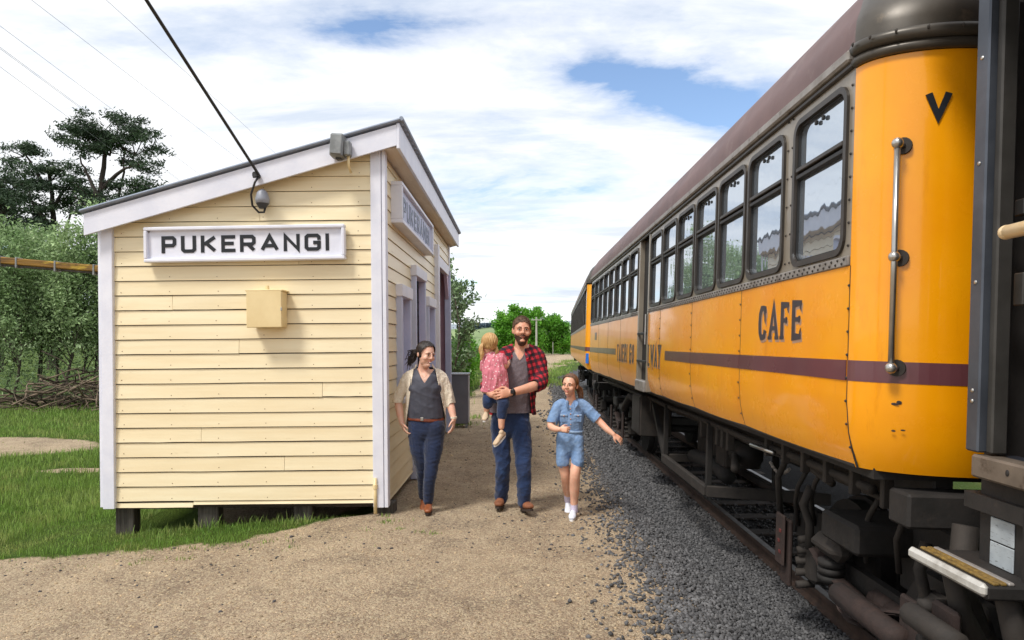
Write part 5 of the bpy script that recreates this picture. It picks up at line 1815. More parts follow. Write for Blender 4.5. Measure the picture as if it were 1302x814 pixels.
# brown slatted brake beam stack of the near bogie, plates and cylinders
gear = thing_part('brake_gear', cafe)
for k in range(5):
    for j in range(3):
        MB().tube([(-.98 + k * .12, 3.22 + j * .17, .42 + .012 * (k % 2)), (-.98 + k * .12, 3.38 + j * .17, .42 + .012 * (k % 2))], .055, 8).build('brake_plate', MT['rust'], gear, smooth=True)
MB().tube([(-1.03, 3.16, .44), (-1.03, 3.78, .44)], .06, 12).build('brake_tube', MT['rust'], gear, smooth=True)
MB().box((-.45, 3.45, .72), (.6, .5, .42), .02).build('gear_case', MT['under'], gear)
MB().box((-.755, 3.4, .74), (.01, .07, .045), .002).build('maker_plate', MT['plate'], gear)
for (x_, y_, w) in ((-.95, 4.05, .62), (-.9, 3.05, .62)):
    m = MB(); m.box((x_, y_, w), (.14, .34, .12), .05); m.build('hanger_bracket', MT['under_l'], gear)
    for k in range(3):
        MB().tube([(x_, y_, w - .08 - k * .045), (x_, y_, w - .115 - k * .045)], .075, 14).build('spring_coil', MT['under'], gear, smooth=True)
MB().box((-1.03, 4.62, .5), (.02, .14, .34), .03).build('brake_block', MT['rust'], gear)
for k in range(3):
    MB().box((-1.042, 4.60 + .02 * (k % 2), .42 + k * .07), (.004, .035, .022), .001).build('red_number', MT['redmark'], gear)
MB().tube([(-.95, 2.86, 1.06), (-.98, 2.84, .82), (-.9, 2.84, .62)], .05, 10).build('buffer_strut', MT['under_l'], cafe, smooth=True)

# ------------------------------------------------------------------ the next carriage down the line
x1, y1, h1 = track(14.75)
TF2 = Matrix.Translation((2.79, 14.72, -0.30)) @ Matrix.Rotation(R(-3.4), 4, 'Z') @ CANT
far = thing('passenger_carriage', 'further yellow passenger carriage with tinted windows coupled beyond the cafe carriage', 'train carriage', (0, 0, 0), TF2)
FL = 17.0
roof_rings(far, 0, FL)
for k in range(12):
    a = .32 + k * (FL - .64) / 12; b = .32 + (k + 1) * (FL - .64) / 12
    body_panel(a + .004, b - .004, 1.25, BELT).build('body_panel', MT['orange_worn'], far, auto=35)
    MB().box((-HW - .0035, (a + b) / 2, 1.69), (.004, b - a - .01, .092)).build('stripe', MT['stripe'], far)
for k in range(18):
    a = .5 + k * .9
    MB().box((-HW + .02, a + .39, (W0 + W1) / 2), (.01, .74, W1 - W0)).build('window', MT['glass_far'], far)
    MB().box((-HW + .005, a + .82, 2.63), (.04, .12, .9)).build('pillar', MT['rubber_frame'], far)
MB().box((-HW, FL / 2, 3.07), (.04, FL - .66, .11)).build('top_rail', MT['rubber_frame'], far)
MB().box((-HW + .002, FL / 2, 2.2), (.03, FL - .66, .07)).build('belt_rail', MT['gutter'], far)
MB().box((-HW - .012, FL / 2, 3.125), (.05, FL - .66, .055), .01).build('gutter', MT['gutter'], far)
MB().box((HW - .005, FL / 2, 2.21), (.02, FL - .64, 1.92)).build('far_side', MT['orange_worn'], far)
MB().box((-HW + .06, FL / 2, 2.2), (.02, FL - .66, 1.9)).build('liner', MT['under'], far)
for (v_, e_) in ((0, -1), (FL, 1)):
    mm, path = corner(v_, e_, 1.25, 3.11)
    mm.build('corner_panel', MT['orange_sunlit'], far, smooth=True)
    MB().add([(-a, b, c) for (a, b, c) in mm.v], mm.f).build('corner_panel', MT['orange_sunlit'], far, smooth=True)
ar2 = [(-HW + RU - (RU + .0022) * math.cos(R(a)), RV - (RV + .0022) * math.sin(R(a))) for a in np.linspace(1, 90, 16)]
sweep_outline(ar2[::-1], 1.644, 1.736, .0015).build('stripe', MT['stripe'], far)
ar3 = [(-HW + RU - (RU + .0022) * math.cos(R(a)), RV - (RV + .0022) * math.sin(R(a))) for a in np.linspace(16, 36, 6)]
sweep_outline(ar3[::-1], 1.38, 1.6, .002).build('blue_sign', MT['blue'], far)
underframe(far, 0, FL)
bogie(far, 1.9); bogie(far, 14.5)
gw = thing('gangway', 'dark folded gangway between the cafe carriage and the next one', 'gangway', (0, 14.3, 1.2), TF)
for k in range(5):
    MB().box((0, 14.34 + k * .09, 2.25), (1.2, .05, 2.0), .01).build('bellows_fold', MT['rubber'], gw)
MB().box((0, 14.5, 1.02), (.3, .62, .2), .03).build('coupler', MT['under'], gw)

# ------------------------------------------------------------------ the carriage beside the camera, with its open entrance
near = thing('entrance_carriage', 'dark carriage end with open doorway, steel sill and boarding step', 'train carriage', (0, 2.6, 0), TF)
NX = -1.115                      # recessed entrance wall
SI = 1.395                      # sill height
MB().box((NX + .02, 2.585, 2.4), (.055, .07, 1.98), .006).build('door_jamb', MT['alu'], near)
for w in (1.6, 1.64, 2.05, 2.5, 2.9):
    MB().ell((NX - .009, 2.585, w), (.004, .008, .008), None, 8, 6).build('screw', MT['steel'], near)
MB().box((NX + .05, 2.53, 2.4), (.06, .034, 1.98), .006).build('inner_jamb', MT['jamb'], near)
MB().box((NX + .22, 2.16, 2.4), (.03, .76, 1.98)).build('door_leaf', MT['navy'], near)
MB().box((NX + .198, 2.465, 2.4), (.016, .03, 1.96), .004).build('door_edge', MT['rubber'], near)
MB().box((NX + .10, 2.50, 2.02), (.02, .05, .12), .004).build('hinge', MT['jamb'], near)
MB().box((NX + .10, 2.50, 2.32), (.03, .05, .06), .004).build('lock_keep', MT['rubber'], near)
MB().box((NX + .03, 2.165, SI - .035), (.09, .82, .085), .008).build('sill', MT['sill'], near)
MB().box((NX + .10, 2.165, SI - .01), (.10, .8, .03)).build('threshold', MT['navy'], near)
for y_ in (2.38, 2.12):
    MB().ell((NX - .016, y_, SI - .03), (.004, .009, .012), None, 8, 6).build('bolt', MT['under'], near)
MB().box((NX + .07, 2.13, 1.12), (.05, .95, .5), .006).build('skirt', MT['under'], near)
for y_ in (2.475, 2.19):
    p_ = thing_part('data_plate', near)
    MB().box((NX + .042, y_, 1.135), (.006, .12, .085), .002).build('upper_half', MT['plate'], p_)
    MB().box((NX + .042, y_, 1.045), (.006, .12, .085), .002).build('lower_half', MT['plate'], p_)
MB().box((NX + .03, 2.33, 1.09), (.03, .03, .3), .004).build('rib', MT['under'], near)
st = thing_part('boarding_step', near)
MB().box((NX + .04, 2.50, .975), (.36, .43, .05), .008).build('tread_board', MT['under'], st)
MB().box((NX - .146, 2.50, .985), (.03, .44, .045), .012).build('nosing', MT['whitemetal'], st)
for k in range(3):
    MB().box((NX - .105 + k * .026, 2.50, 1.005), (.022, .42, .012), .004).build('grip_strip', MT['tread'] if k < 2 else MT['gutter'], st)
for y_ in (2.66, 2.36):
    MB().tube([(NX - .02, y_, .95), (NX + .02, y_, .78), (NX + .12, y_, .6)], .04, 8).build('step_bracket', MT['under_l'], st, smooth=True)
ls = thing_part('lower_step', near)
MB().box((NX - .02, 2.57, .50), (.3, .5, .05), .01).build('tread_board', MT['under_l'], ls)
MB().tube([(NX - .14, 2.72, .74), (NX - .14, 2.42, .74)], .045, 10).build('air_pipe', MT['under_l'], near, smooth=True)
m = MB()
for k in range(4):
    m.tube([(NX + .02, 2.72, .56 + k * .07), (NX - .1, 2.72, .56 + k * .07)], .028, 8)
m.build('spring_coil', MT['under_l'], near, smooth=True)
MB().box((NX - .06, 2.62, .66), (.03, .16, .3), .03).build('brake_block', MT['rust'], near)
for k in range(3):
    MB().box((NX - .078, 2.62, .58 + k * .07), (.004, .04, .022), .001).build('red_number', MT['redmark'], near)
MB().tube([(NX - .10, 1.85, 2.19), (NX - .10, 2.1, 2.19), (NX - .10, 2.30, 2.19)], [.026, .026, .024], 12).build('door_handle', MT['handle'], near, smooth=True)
MB().ell((NX - .10, 2.30, 2.19), (.025, .028, .025)).build('handle_knob', MT['handle'], near, smooth=True)
MB().box((NX - .02, 1.87, 2.19), (.16, .03, .03), .005).build('handle_bracket', MT['steel'], near)
# rest of that carriage beside and behind the camera
MB().box((-HW + .01, -2.6, 2.2), (.02, 8.3, 1.9)).build('body_side', MT['orange'], near)
MB().box((-HW + .1, 1.6, 2.2), (.18, .1, 1.9)).build('door_jamb', MT['alu'], near)
MB().box((.1, 2.67, 2.2), (2.2, .04, 1.9)).build('end_wall', MT['under'], near)
MB().box((HW - .01, -2, 2.2), (.02, 9.3, 1.9)).build('far_side', MT['orange'], near)
MB().box((0.05, -2, 1.22), (2.3, 9.3, .06)).build('floor', MT['under'], near)
MB().box((.12, 2.0, 1.0), (1.9, 1.2, .28), .01).build('end_frame', MT['under'], near)
rr_ = []
m = MB(); vs_ = []
for yy in (-6.7, 2.7):
    for a in np.linspace(0, 180, 15):
        ct = math.cos(R(a)); st_ = math.sin(R(a))
        vs_.append(((1.30) * math.copysign(abs(ct) ** .62, ct), yy, 3.3 + .55 * st_ ** .85))
fs = [(k, k + 1, 15 + k + 1, 15 + k) for k in range(14)] + [tuple(range(15)), tuple(range(15, 30))]
m.add(vs_, fs).build('roof', MT['roof'], near)
MB().box((-1.15, 2.1, 3.36), (.12, 1.1, .16)).build('door_header', MT['alu'], near)


# ------------------------------------------------------------------ people
def J(px, py, Y):
    return P(px, py, Y)


def solid(mb, name, voxel=.006, smooth=6):
    """one continuous skin round overlapping closed shapes"""
    me = mb.mesh(name)
    o = bpy.data.objects.new('tmp_' + name, me)
    COL.objects.link(o)
    md = o.modifiers.new('r', 'REMESH'); md.mode = 'VOXEL'; md.voxel_size = voxel; md.use_smooth_shade = True
    if smooth:
        s = o.modifiers.new('s', 'SMOOTH'); s.factor = .5; s.iterations = smooth
    dg = bpy.context.evaluated_depsgraph_get()
    out = bpy.data.meshes.new_from_object(o.evaluated_get(dg))
    bpy.data.objects.remove(o); bpy.data.meshes.remove(me)
    out.polygons.foreach_set('use_smooth', np.ones(len(out.polygons), bool))
    return out


def coords(me):
    V = np.empty(len(me.vertices) * 3, np.float32); me.vertices.foreach_get('co', V)
    return V.reshape(-1, 3)


def wrinkle(me, amp, freq, seed, st=(1, 1, 1), region=None):
    V = coords(me).astype(float)
    Nn = np.empty(len(V) * 3, np.float32); me.vertex_normals.foreach_get('vector', Nn); Nn = Nn.reshape(-1, 3)
    r_ = np.random.default_rng(seed)
    d = np.zeros(len(V)); W = V * np.array(st)
    warp = .03 * np.sin(W[:, [1, 2, 0]] * 14 + r_.uniform(0, 6, 3))
    W = W + warp
    for k in range(7):
        a = r_.normal(size=3); a /= np.linalg.norm(a)
        f = freq * r_.uniform(.5, 2.2)
        s = np.sin(W @ a * f + r_.uniform(0, 6.28))
        d += (1 - np.abs(s)) ** 2 * r_.uniform(.5, 1)
    d = (d - d.mean()) * amp / 2.5
    if region is not None:
        d *= region(V)
    V += Nn * d[:, None]
    me.vertices.foreach_set('co', V.astype(np.float32).ravel()); me.update()


def cut(me, pred, thick=0.0):
    """remove the faces where pred(centres, normals) holds, then give the cloth thickness"""
    n = len(me.polygons)
    C = np.empty(n * 3, np.float32); me.polygons.foreach_get('center', C)
    Nn = np.empty(n * 3, np.float32); me.polygons.foreach_get('normal', Nn)
    kill = pred(C.reshape(-1, 3), Nn.reshape(-1, 3))
    bm = bmesh.new(); bm.from_mesh(me); bm.faces.ensure_lookup_table()
    bmesh.ops.delete(bm, geom=[bm.faces[i] for i in np.nonzero(kill)[0]], context='FACES')
    # drop loose scraps
    bm.verts.ensure_lookup_table(); seen = set()
    for v in bm.verts[:]:
        if v in seen:
            continue
        comp, st_ = [v], [v]; seen.add(v)
        while st_:
            q = st_.pop()
            for e in q.link_edges:
                w = e.other_vert(q)
                if w not in seen:
                    seen.add(w); comp.append(w); st_.append(w)
        if len(comp) < 400:
            bmesh.ops.delete(bm, geom=comp, context='VERTS')
    # soften the stair-stepped cut edge
    be = [v for v in bm.verts if v.is_boundary]
    for _ in range(10):
        new = {}
        for v in be:
            nb_ = [e.other_vert(v).co for e in v.link_edges if e.is_boundary]
            if len(nb_) == 2:
                new[v] = v.co * .4 + (nb_[0] + nb_[1]) * .3
        for v, c in new.items():
            v.co = c
    ring1 = list({e.other_vert(v) for v in be for e in v.link_edges} - set(be))
    bmesh.ops.smooth_vert(bm, verts=ring1, factor=.5, use_axis_x=True, use_axis_y=True, use_axis_z=True)
    if thick:
        bm.normal_update()
        vl = list(bm.verts); fl = list(bm.faces); bl = [e for e in bm.edges if e.is_boundary]
        inner = {v: bm.verts.new(v.co - v.normal * thick) for v in vl}
        for f in fl:
            bm.faces.new([inner[v] for v in reversed(f.verts)])
        for e in bl:
            v1, v2 = e.verts
            try:
                bm.faces.new([v1, v2, inner[v2], inner[v1]])
            except ValueError:
                pass
    bm.to_mesh(me); bm.free()
    me.polygons.foreach_set('use_smooth', np.ones(len(me.polygons), bool))
    return me


def paint(me, rules):
    """material slot per face by position: rules = [(pred(centres), slot)]"""
    n = len(me.polygons)
    C = np.empty(n * 3, np.float32); me.polygons.foreach_get('center', C); C = C.reshape(-1, 3)
    idx = np.zeros(n, np.int32)
    for pred, s in rules:
        idx[pred(C)] = s
    me.polygons.foreach_set('material_index', idx)


def px_of(C):
    return CX + FPX * C[:, 0] / C[:, 1], CY - FPX * (C[:, 2] - EYE) / C[:, 1]


def headM(c, yaw, pitch=0.0, roll=0.0, s=1.0):
    return Matrix.Translation(c) @ Matrix.Rotation(R(yaw), 4, 'Z') @ Matrix.Rotation(R(pitch), 4, 'X') @ Matrix.Rotation(R(roll), 4, 'Y') @ Matrix.Scale(s, 4)


def xf(mb, M):
    mb.v = [tuple(M @ Vector(p)) for p in mb.v]
    return mb


def head(mb, M, male=False, child=False):
    h_ = MB()
    h_.ell((0, .014, .035), (.077, .097, .086), None, 24, 16)
    j = .006 if male else 0.0
    ch = .008 if child else 0.0
    h_.limb([(0, -.004, .03), (0, -.014, -.03), (0, -.022, -.07 + ch), (0, -.036, -.098 + ch)], [(.07, .084), (.064 + j, .076), (.052 + j, .064), (.030 + j, .042)], (1, 0, 0), 20)
    nl = .85 if child else 1.0
    h_.limb([(0, -.09, .022), (0, -.099 - .004 * nl, .0), (0, -.108 * (1 if not child else .97), -.02)], [.008, .009, .0125 * nl], (1, 0, 0), 10)
    for s in (-1, 1):
        h_.ell((s * .013, -.098, -.023), (.008, .009, .007))
        h_.ell((s * .033, -.077, .027), (.029, .014, .009 if not male else .011), Matrix.Rotation(R(s * 8), 3, 'Y'))
        h_.ell((s * .040, -.066, -.026), (.026, .022, .025 if not child else .029))
        h_.ell((s * .079, .014, -.004), (.009, .019, .03), Matrix.Rotation(R(s * -18), 3, 'Z'))
        h_.ell((s * .031, -.0765, .007), (.0135, .0125, .011))
    h_.ell((0, -.0875, -.0555), (.022, .010, .0055))
    h_.ell((0, -.0865, -.0645), (.019, .010, .006))
    h_.ell((0, -.078, -.092 + ch), (.02 + j, .018, .016))
    xf(h_, M)
    mb.add(h_.v, h_.f)


def face_bits(person, M, brow, iris, s=1.0, browt=.0045):
    for sx in (-1, 1):
        e = MB().ell((sx * .031, -.0835, .0075), (.0115, .0075, .0058), None, 12, 8)
        eo = xf(e, M).build('eye', MT['eyewhite'], person, smooth=True)
        p = MB().ell((sx * .031, -.0895, .0075), (.0058, .003, .0056), None, 12, 8)
        xf(p, M).build('iris', iris, eo, smooth=True)
        l_ = MB().tube([(sx * .018, -.090, .0115), (sx * .031, -.0935, .0155), (sx * .045, -.0855, .0105)], .0015, 6)
        xf(l_, M).build('eyelash', brow, person, smooth=True)
        b = MB().tube([(sx * .013, -.094, .025), (sx * .03, -.0945, .0325), (sx * .049, -.082, .027)], [(.003, browt), (.003, browt * 1.15), (.002, browt * .6)], 8)
        xf(b, M).build('eyebrow', brow, person, smooth=True)


def hand(mb, wrist, d, palm, thumb, s=1.0, curl=35.0, spread=6.0):
    """palm, four fingers and thumb; d: wrist->knuckles, palm: palm normal, thumb: thumb side"""
    w = Vector(wrist); d = Vector(d).normalized(); n = Vector(palm); n = (n - d * n.dot(d)).normalized(); t = d.cross(n)
    if t.dot(Vector(thumb)) < 0:
        t = -t
    k = w + d * .085 * s
    mb.limb([w - d * .02 * s, w + d * .015 * s, w + d * .05 * s, k], [(.024 * s, .019 * s), (.03 * s, .018 * s), (.039 * s, .016 * s), (.040 * s, .013 * s)], t, 14, 4)
    for i, (o, ln) in enumerate(((.031, .078), (.0105, .088), (-.0105, .082), (-.031, .064))):
        a0 = R(curl * (.5 + .12 * i)); f = d * math.cos(R(spread * (1.5 - i))) + t * math.sin(R(spread * (1.5 - i)))
        p = k + t * o * s - d * .008 * s
        pts = [p - f * .01 * s, p]
        a = a0
        for q in (.45, .30, .25):
            p = p + (f * math.cos(a) + n * math.sin(a)) * ln * q * s
            pts.append(p); a += R(curl * .75)
        mb.limb(pts, [.0085 * s, .0088 * s, .008 * s, .0075 * s, .0062 * s], t, 8, 3)
    p = w + d * .02 * s + t * .022 * s
    pts = [p, p + (t * .75 + d * .6 + n * .25).normalized() * .035 * s]
    pts.append(pts[-1] + (d * .9 + t * .3 + n * .35).normalized() * .03 * s)
    pts.append(pts[-1] + (d * .95 + n * .4).normalized() * .024 * s)
    mb.limb(pts, [.014 * s, .0115 * s, .0095 * s, .0075 * s], n, 8, 3)


def shoe(person, pos, yaw, pitch, Ln, mu, ms, boot=0.0, laces=None, wf=1.0):
    """pos: ground point under the ankle; built heel-to-toe along -Y"""
    k = Ln / .29
    M = Matrix.Translation(pos) @ Matrix.Rotation(R(yaw), 4, 'Z') @ Matrix.Translation((0, .055 * k, 0)) @ Matrix.Rotation(R(pitch), 4, 'X') @ Matrix.Translation((0, -.055 * k, 0)) @ Matrix.Scale(k, 4)
    u = MB()
    u.limb([(0, .05, .05), (0, 0, .06), (0, -.07, .055), (0, -.14, .044), (0, -.195, .038)], [(.033 * wf, .036), (.036 * wf, .045), (.038 * wf, .04), (.046 * wf, .03), (.036 * wf, .022)], (1, 0, 0), 18)
    u.limb([(0, .022, .05), (0, .018, .10 + boot)], [(.037, .045), (.038, .045)], (1, 0, 0), 16)
    me = solid(u, 'upper', .006, 4)
    V = coords(me); V[:, 2] = np.maximum(V[:, 2], .016); me.vertices.foreach_set('co', V.ravel())
    me.transform(M)
    so = link_mesh('shoe', me, mu, person)
    sole = []
    for a in np.linspace(0, 2 * math.pi, 28)[:-1]:
        y_ = -.075 + .148 * math.cos(a)
        wd = .040 * wf * (1.0 if y_ < -.06 else .86) * abs(math.sin(a)) ** .75 * math.copysign(1, math.sin(a))
        sole.append((wd, y_))
    q = MB().prism(sole, .018, (0, 0, 0), (1, 0, 0), (0, 1, 0), (0, 0, 1))
    if boot:
        q.prism([(-.03, .07), (.03, .07), (.032, .015), (-.032, .015)], .012, (0, 0, -.012), (1, 0, 0), (0, 1, 0), (0, 0, 1))
    xf(q, M).build('sole', ms, so)
    if laces is not None:
        for i in range(4):
            y_ = -.055 - i * .024
            l_ = MB().tube([(-.022, y_, .083 - i * .0075), (0, y_ - .006, .098 - i * .0085), (.022, y_, .083 - i * .0075)], .0035, 5)
            xf(l_, M).build('lace', laces, so)
    return so


def cloth(name, mb, mat_, person, voxel=.007, smooth=5, wr=None, pred=None, thick=0.0):
    me = solid(mb, name, voxel, smooth)
    if wr:
        for w in (wr if isinstance(wr, list) else [wr]):
            wrinkle(me, *w)
    if pred is not None:
        cut(me, pred, thick)
    return link_mesh(name, me, mat_, person)


def hair_cap(M, s_out, keep, strands=0, seed=1, amp=.004, extra=None):
    h_ = MB()
    h_.ell((0, .016, .037), (.077 + s_out, .098 + s_out, .087 + s_out), None, 28, 18)
    if extra:
        extra(h_)
    me = solid(h_, 'hair', .0055, 3)
    V = coords(me).astype(float)
    ang = np.arctan2(V[:, 0], V[:, 1])
    g = amp * (np.abs(np.sin(ang * 13 + V[:, 2] * 22 + 2 * np.sin(V[:, 1] * 25))) - .5) + amp * .5 * np.sin(ang * 37 + V[:, 2] * 60)
    d = V - np.array([0, .016, .03]); d /= np.linalg.norm(d, axis=1)[:, None]
    V += d * g[:, None]
    me.vertices.foreach_set('co', V.astype(np.float32).ravel())
    cut(me, lambda C, Nn: ~keep(C))
    me.transform(M)
    return me


def skin(name, a, b):
    m = mat(name, a, b, 14, .5, c3=tuple(np.array(a) * np.array([1.04, .78, .74])), scale3=18, lo3=.5, hi3=.75, bump=.04, bscale=300)
    m.node_tree.nodes['Principled BSDF'].inputs['Subsurface Weight'].default_value = .12
    m.node_tree.nodes['Principled BSDF'].inputs['Subsurface Radius'].default_value = (.012, .005, .003)
    return m


MT['eyewhite'] = mat('eye_white', sr(226, 220, 214), rough=.25)
MT['iris_b'] = mat('brown_iris', sr(46, 32, 24), rough=.2)
MT['skin_m'] = skin('tanned_skin', sr(216, 164, 137), sr(206, 150, 122))
MT['skin_w'] = skin('fair_skin', sr(224, 182, 160), sr(215, 169, 146))
MT['skin_g'] = skin('child_skin', sr(226, 180, 154), sr(216, 164, 138))
MT['lips'] = mat('lips', sr(188, 118, 104), sr(178, 106, 94), 20, .4)
MT['lips_m'] = mat('tanned_lips', sr(160, 100, 86), sr(150, 92, 80), 20, .5)
MT['teeth'] = mat('teeth', sr(236, 230, 220), rough=.3)
MT['hair_m'] = mat('short_brown_hair', sr(104, 78, 58), sr(74, 54, 41), 60, .6, bump=.5, bscale=140)
MT['beard'] = mat('brown_beard', sr(92, 64, 47), sr(66, 46, 34), 60, .7, bump=.6, bscale=160)
MT['hair_w'] = mat('dark_brown_hair', sr(44, 32, 28), sr(28, 21, 19), 30, .42, bump=.4, bscale=90, stretch=(1, 1, .3))
MT['hair_g'] = mat('light_brown_hair', sr(120, 84, 58), sr(86, 58, 40), 40, .45, bump=.4, bscale=110, stretch=(1, 1, .3))
MT['hair_t'] = mat('blond_hair', sr(204, 166, 112), sr(172, 132, 82), 40, .45, bump=.4, bscale=110, stretch=(1, 1, .3))
MT['jeans'] = mat('dark_blue_denim', sr(26, 54, 98), sr(17, 36, 70), 7, .85, c3=sr(50, 86, 136), scale3=5, lo3=.56, hi3=.74, bump=.25, bscale=260, sheen=.2)
MT['jeans_w'] = mat('indigo_denim', sr(16, 36, 72), sr(11, 25, 52), 6, .85, c3=sr(28, 54, 94), scale3=5, lo3=.58, hi3=.75, bump=.25, bscale=260, sheen=.2)
MT['denim_l'] = mat('light_blue_denim', sr(122, 152, 192), sr(106, 138, 180), 12, .85, c3=sr(146, 174, 206), scale3=40, lo3=.5, hi3=.75, bump=.25, bscale=240)
MT['denim_seam'] = mat('denim_seam', sr(150, 178, 210), sr(128, 156, 192), 20, .85)
MT['tee'] = mat('grey_marl_tee', sr(116, 106, 112), sr(98, 90, 96), 90, .9, bump=.1, bscale=300, c3=sr(134, 124, 128), scale3=60, lo3=.58, hi3=.72)
MT['tank'] = mat('charcoal_top', sr(70, 72, 84), sr(56, 58, 70), 10, .62, bump=.04)
MT['cardi'] = mat('cream_lace', sr(232, 222, 204), sr(218, 205, 184), 60, .9, bump=.4, bscale=120, c3=sr(196, 182, 160), scale3=70, lo3=.54, hi3=.68)
MT['boot'] = mat('tan_leather', sr(150, 86, 48), sr(118, 64, 36), 14, .5, bump=.08)
MT['boot_d'] = mat('brown_suede', sr(146, 92, 62), sr(118, 72, 48), 14, .75, bump=.1)
MT['sole'] = mat('dark_sole', sr(60, 46, 38), sr(48, 38, 32), 12, .8)
MT['belt'] = mat('brown_belt', sr(132, 66, 42), sr(104, 50, 32), 18, .5)
MT['sneaker'] = mat('white_canvas', sr(226, 230, 240), sr(208, 214, 228), 20, .8, bump=.1, bscale=200)
MT['sole_w'] = mat('white_rubber', sr(232, 232, 230), rough=.5)
MT['sock'] = mat('lilac_sock', sr(214, 206, 228), sr(196, 188, 214), 30, .9)
MT['tshoe'] = mat('beige_shoe', sr(206, 184, 156), sr(186, 162, 134), 16, .7)
MT['button'] = mat('copper_button', sr(196, 150, 120), rough=.35, metal=.6)
MT['watch'] = mat('watch_black', sr(22, 22, 24), sr(30, 30, 32), 10, .4)


def check_mat(name, red, dark, black, sc):
    m = bpy.data.materials.new(name); m.use_nodes = True
    nt = m.node_tree; b = nt.nodes['Principled BSDF']
    t_ = N(nt, 'ShaderNodeTexCoord')
    mpn = N(nt, 'ShaderNodeMapping'); mpn.inputs['Rotation'].default_value = (0, R(14), 0); mpn.inputs['Scale'].default_value = (sc, sc, sc)
    L(nt, t_.outputs['Object'], mpn.inputs[0])
    sp = N(nt, 'ShaderNodeSeparateXYZ'); L(nt, mpn.outputs[0], sp.inputs[0])
    def band(x):
        return RAMP(nt, M_(nt, 'FRACT', x), [(.0, 1.0), (.46, 1.0), (.5, 0.0), (.96, 0.0)])
    bx = band(M_(nt, 'ADD', sp.outputs[0], M_(nt, 'MULTIPLY', sp.outputs[1], .6))); bz = band(sp.outputs[2])
    col = MIX(nt, bx, red, dark)
    c2 = MIX(nt, bx, dark, black)
    L(nt, MIX(nt, bz, col, c2), b.inputs['Base Color'])
    b.inputs['Roughness'].default_value = .9
    return m


MT['flannel'] = check_mat('red_black_check', sr(176, 32, 48), sr(92, 20, 34), sr(26, 22, 34), 17)


def dots_mat(name, base, base2, dot):
    m = mat(name, base, base2, 8, .85, bump=.05)
    nt = m.node_tree; b = nt.nodes['Principled BSDF']
    t_ = N(nt, 'ShaderNodeTexCoord')
    v = N(nt, 'ShaderNodeTexVoronoi', i_Scale=38.0); L(nt, t_.outputs['Object'], v.inputs['Vector'])
    src = b.inputs['Base Color'].links[0].from_socket
    L(nt, MIX(nt, RAMP(nt, v.outputs['Distance'], [(.2, 1.0), (.27, 0.0)]), src, dot), b.inputs['Base Color'])
    return m


MT['blouse'] = dots_mat('pink_dotted_blouse', sr(212, 128, 142), sr(198, 112, 128), sr(240, 214, 216))

# ---------------------------------------------------------------- man
man = thing('person', 'bearded man in red check shirt, grey tee and jeans carrying a toddler', 'person', (0.0, 6.33, 0))
HM = headM(J(663.5, 420.5, 6.34), 6, 0, 2, 1.03)
b = MB()
head(b, HM, male=True)
b.limb([J(663.5, 428, 6.37), J(662.5, 440, 6.385), J(662, 452, 6.39)], [(.058, .06), (.060, .062), (.085, .07)], (1, 0, 0))
b.limb([J(649, 530, 6.36), J(650, 505, 6.36), J(655, 480, 6.36), J(660, 461, 6.37), J(662, 450, 6.385)], [(.165, .10), (.155, .10), (.165, .105), (.168, .095), (.12, .07)])
b.limb([J(660, 447, 6.385), J(672, 447, 6.385), J(683, 453, 6.38), J(687, 474, 6.34), J(686.5, 487, 6.27), J(676, 492, 6.17), J(661, 496.5, 6.08), J(649, 499.5, 6.03)], [.06, .066, .062, .052, .046, .045, .038, .029])
b.limb([J(664, 449, 6.385), J(652, 450, 6.385), J(641, 456, 6.38), J(630, 476, 6.33), J(620, 490, 6.27), J(620, 498, 6.16), J(626, 502, 6.06)], [.06, .066, .060, .05, .046, .042, .03])
hand(b, J(650, 499.5, 6.03), (J(636, 501, 5.99) - J(650, 499.5, 6.03)), (0, 1, -.15), (0, -.1, 1), 1.02, 30, 4)
hand(b, J(624, 501, 6.06), (J(637, 505, 6.02) - J(624, 501, 6.06)), (0, 1, .3), (0, 0, 1), 1.0, 34, 4)
for (q0, q1, q2, q3) in (((637, 535, 6.36), (639, 588, 6.32), (638, 612, 6.40), (637.5, 640, 6.46)), ((662, 535, 6.34), (665, 590, 6.2), (666, 615, 6.2), (666, 643, 6.25))):
    b.limb([J(*q0), J(*q1), J(*q2), J(*q3)], [.06, .045, .042, .034])
me = solid(b, 'body', .0055, 3)
Mi = HM.inverted()
def local(C, Mi=Mi):
    A = np.array(Mi)
    return C @ A[:3, :3].T + A[:3, 3]
paint(me, [(lambda C: (np.abs(local(C)[:, 0]) < .018) & (local(C)[:, 1] < -.084) & (local(C)[:, 2] < -.052) & (local(C)[:, 2] > -.068), 1)])
link_mesh('body', me, [MT['skin_m'], MT['lips_m']], man)
face_bits(man, HM, MT['hair_m'], MT['iris_b'], 1.0, .0055)
hm = hair_cap(HM, .006, lambda C: (C[:, 2] > .081 - np.clip(C[:, 1] + .075, 0, 1) * 1.15 + .006 * np.sin(C[:, 0] * 160)) & (C[:, 2] > -.045) , seed=3, amp=.0045)
link_mesh('hair', hm, MT['hair_m'], man)
rt = random.Random(12); m = MB()
for i in range(420):
    a_, e_ = rt.uniform(0, 6.283), rt.uniform(.15, 1.5)
    d_ = Vector((math.cos(a_) * math.cos(e_), math.sin(a_) * math.cos(e_), math.sin(e_)))
    p_ = Vector((d_.x * .082, .016 + d_.y * .103, .037 + d_.z * .092))
    if p_.z < .081 - max(p_.y + .075, 0) * 1.15 + .004:
        continue
    t_ = (d_ + Vector((rt.gauss(0, .5), rt.gauss(-.1, .5), .4))).normalized()
    m.tube([p_ - d_ * .004, p_ + t_ * rt.uniform(.006, .014)], [.0032, .0008], 4)
ht = xf(m, HM).build('hair_tufts', MT['hair_m'], man); ht['kind'] = 'stuff'
bd = MB()
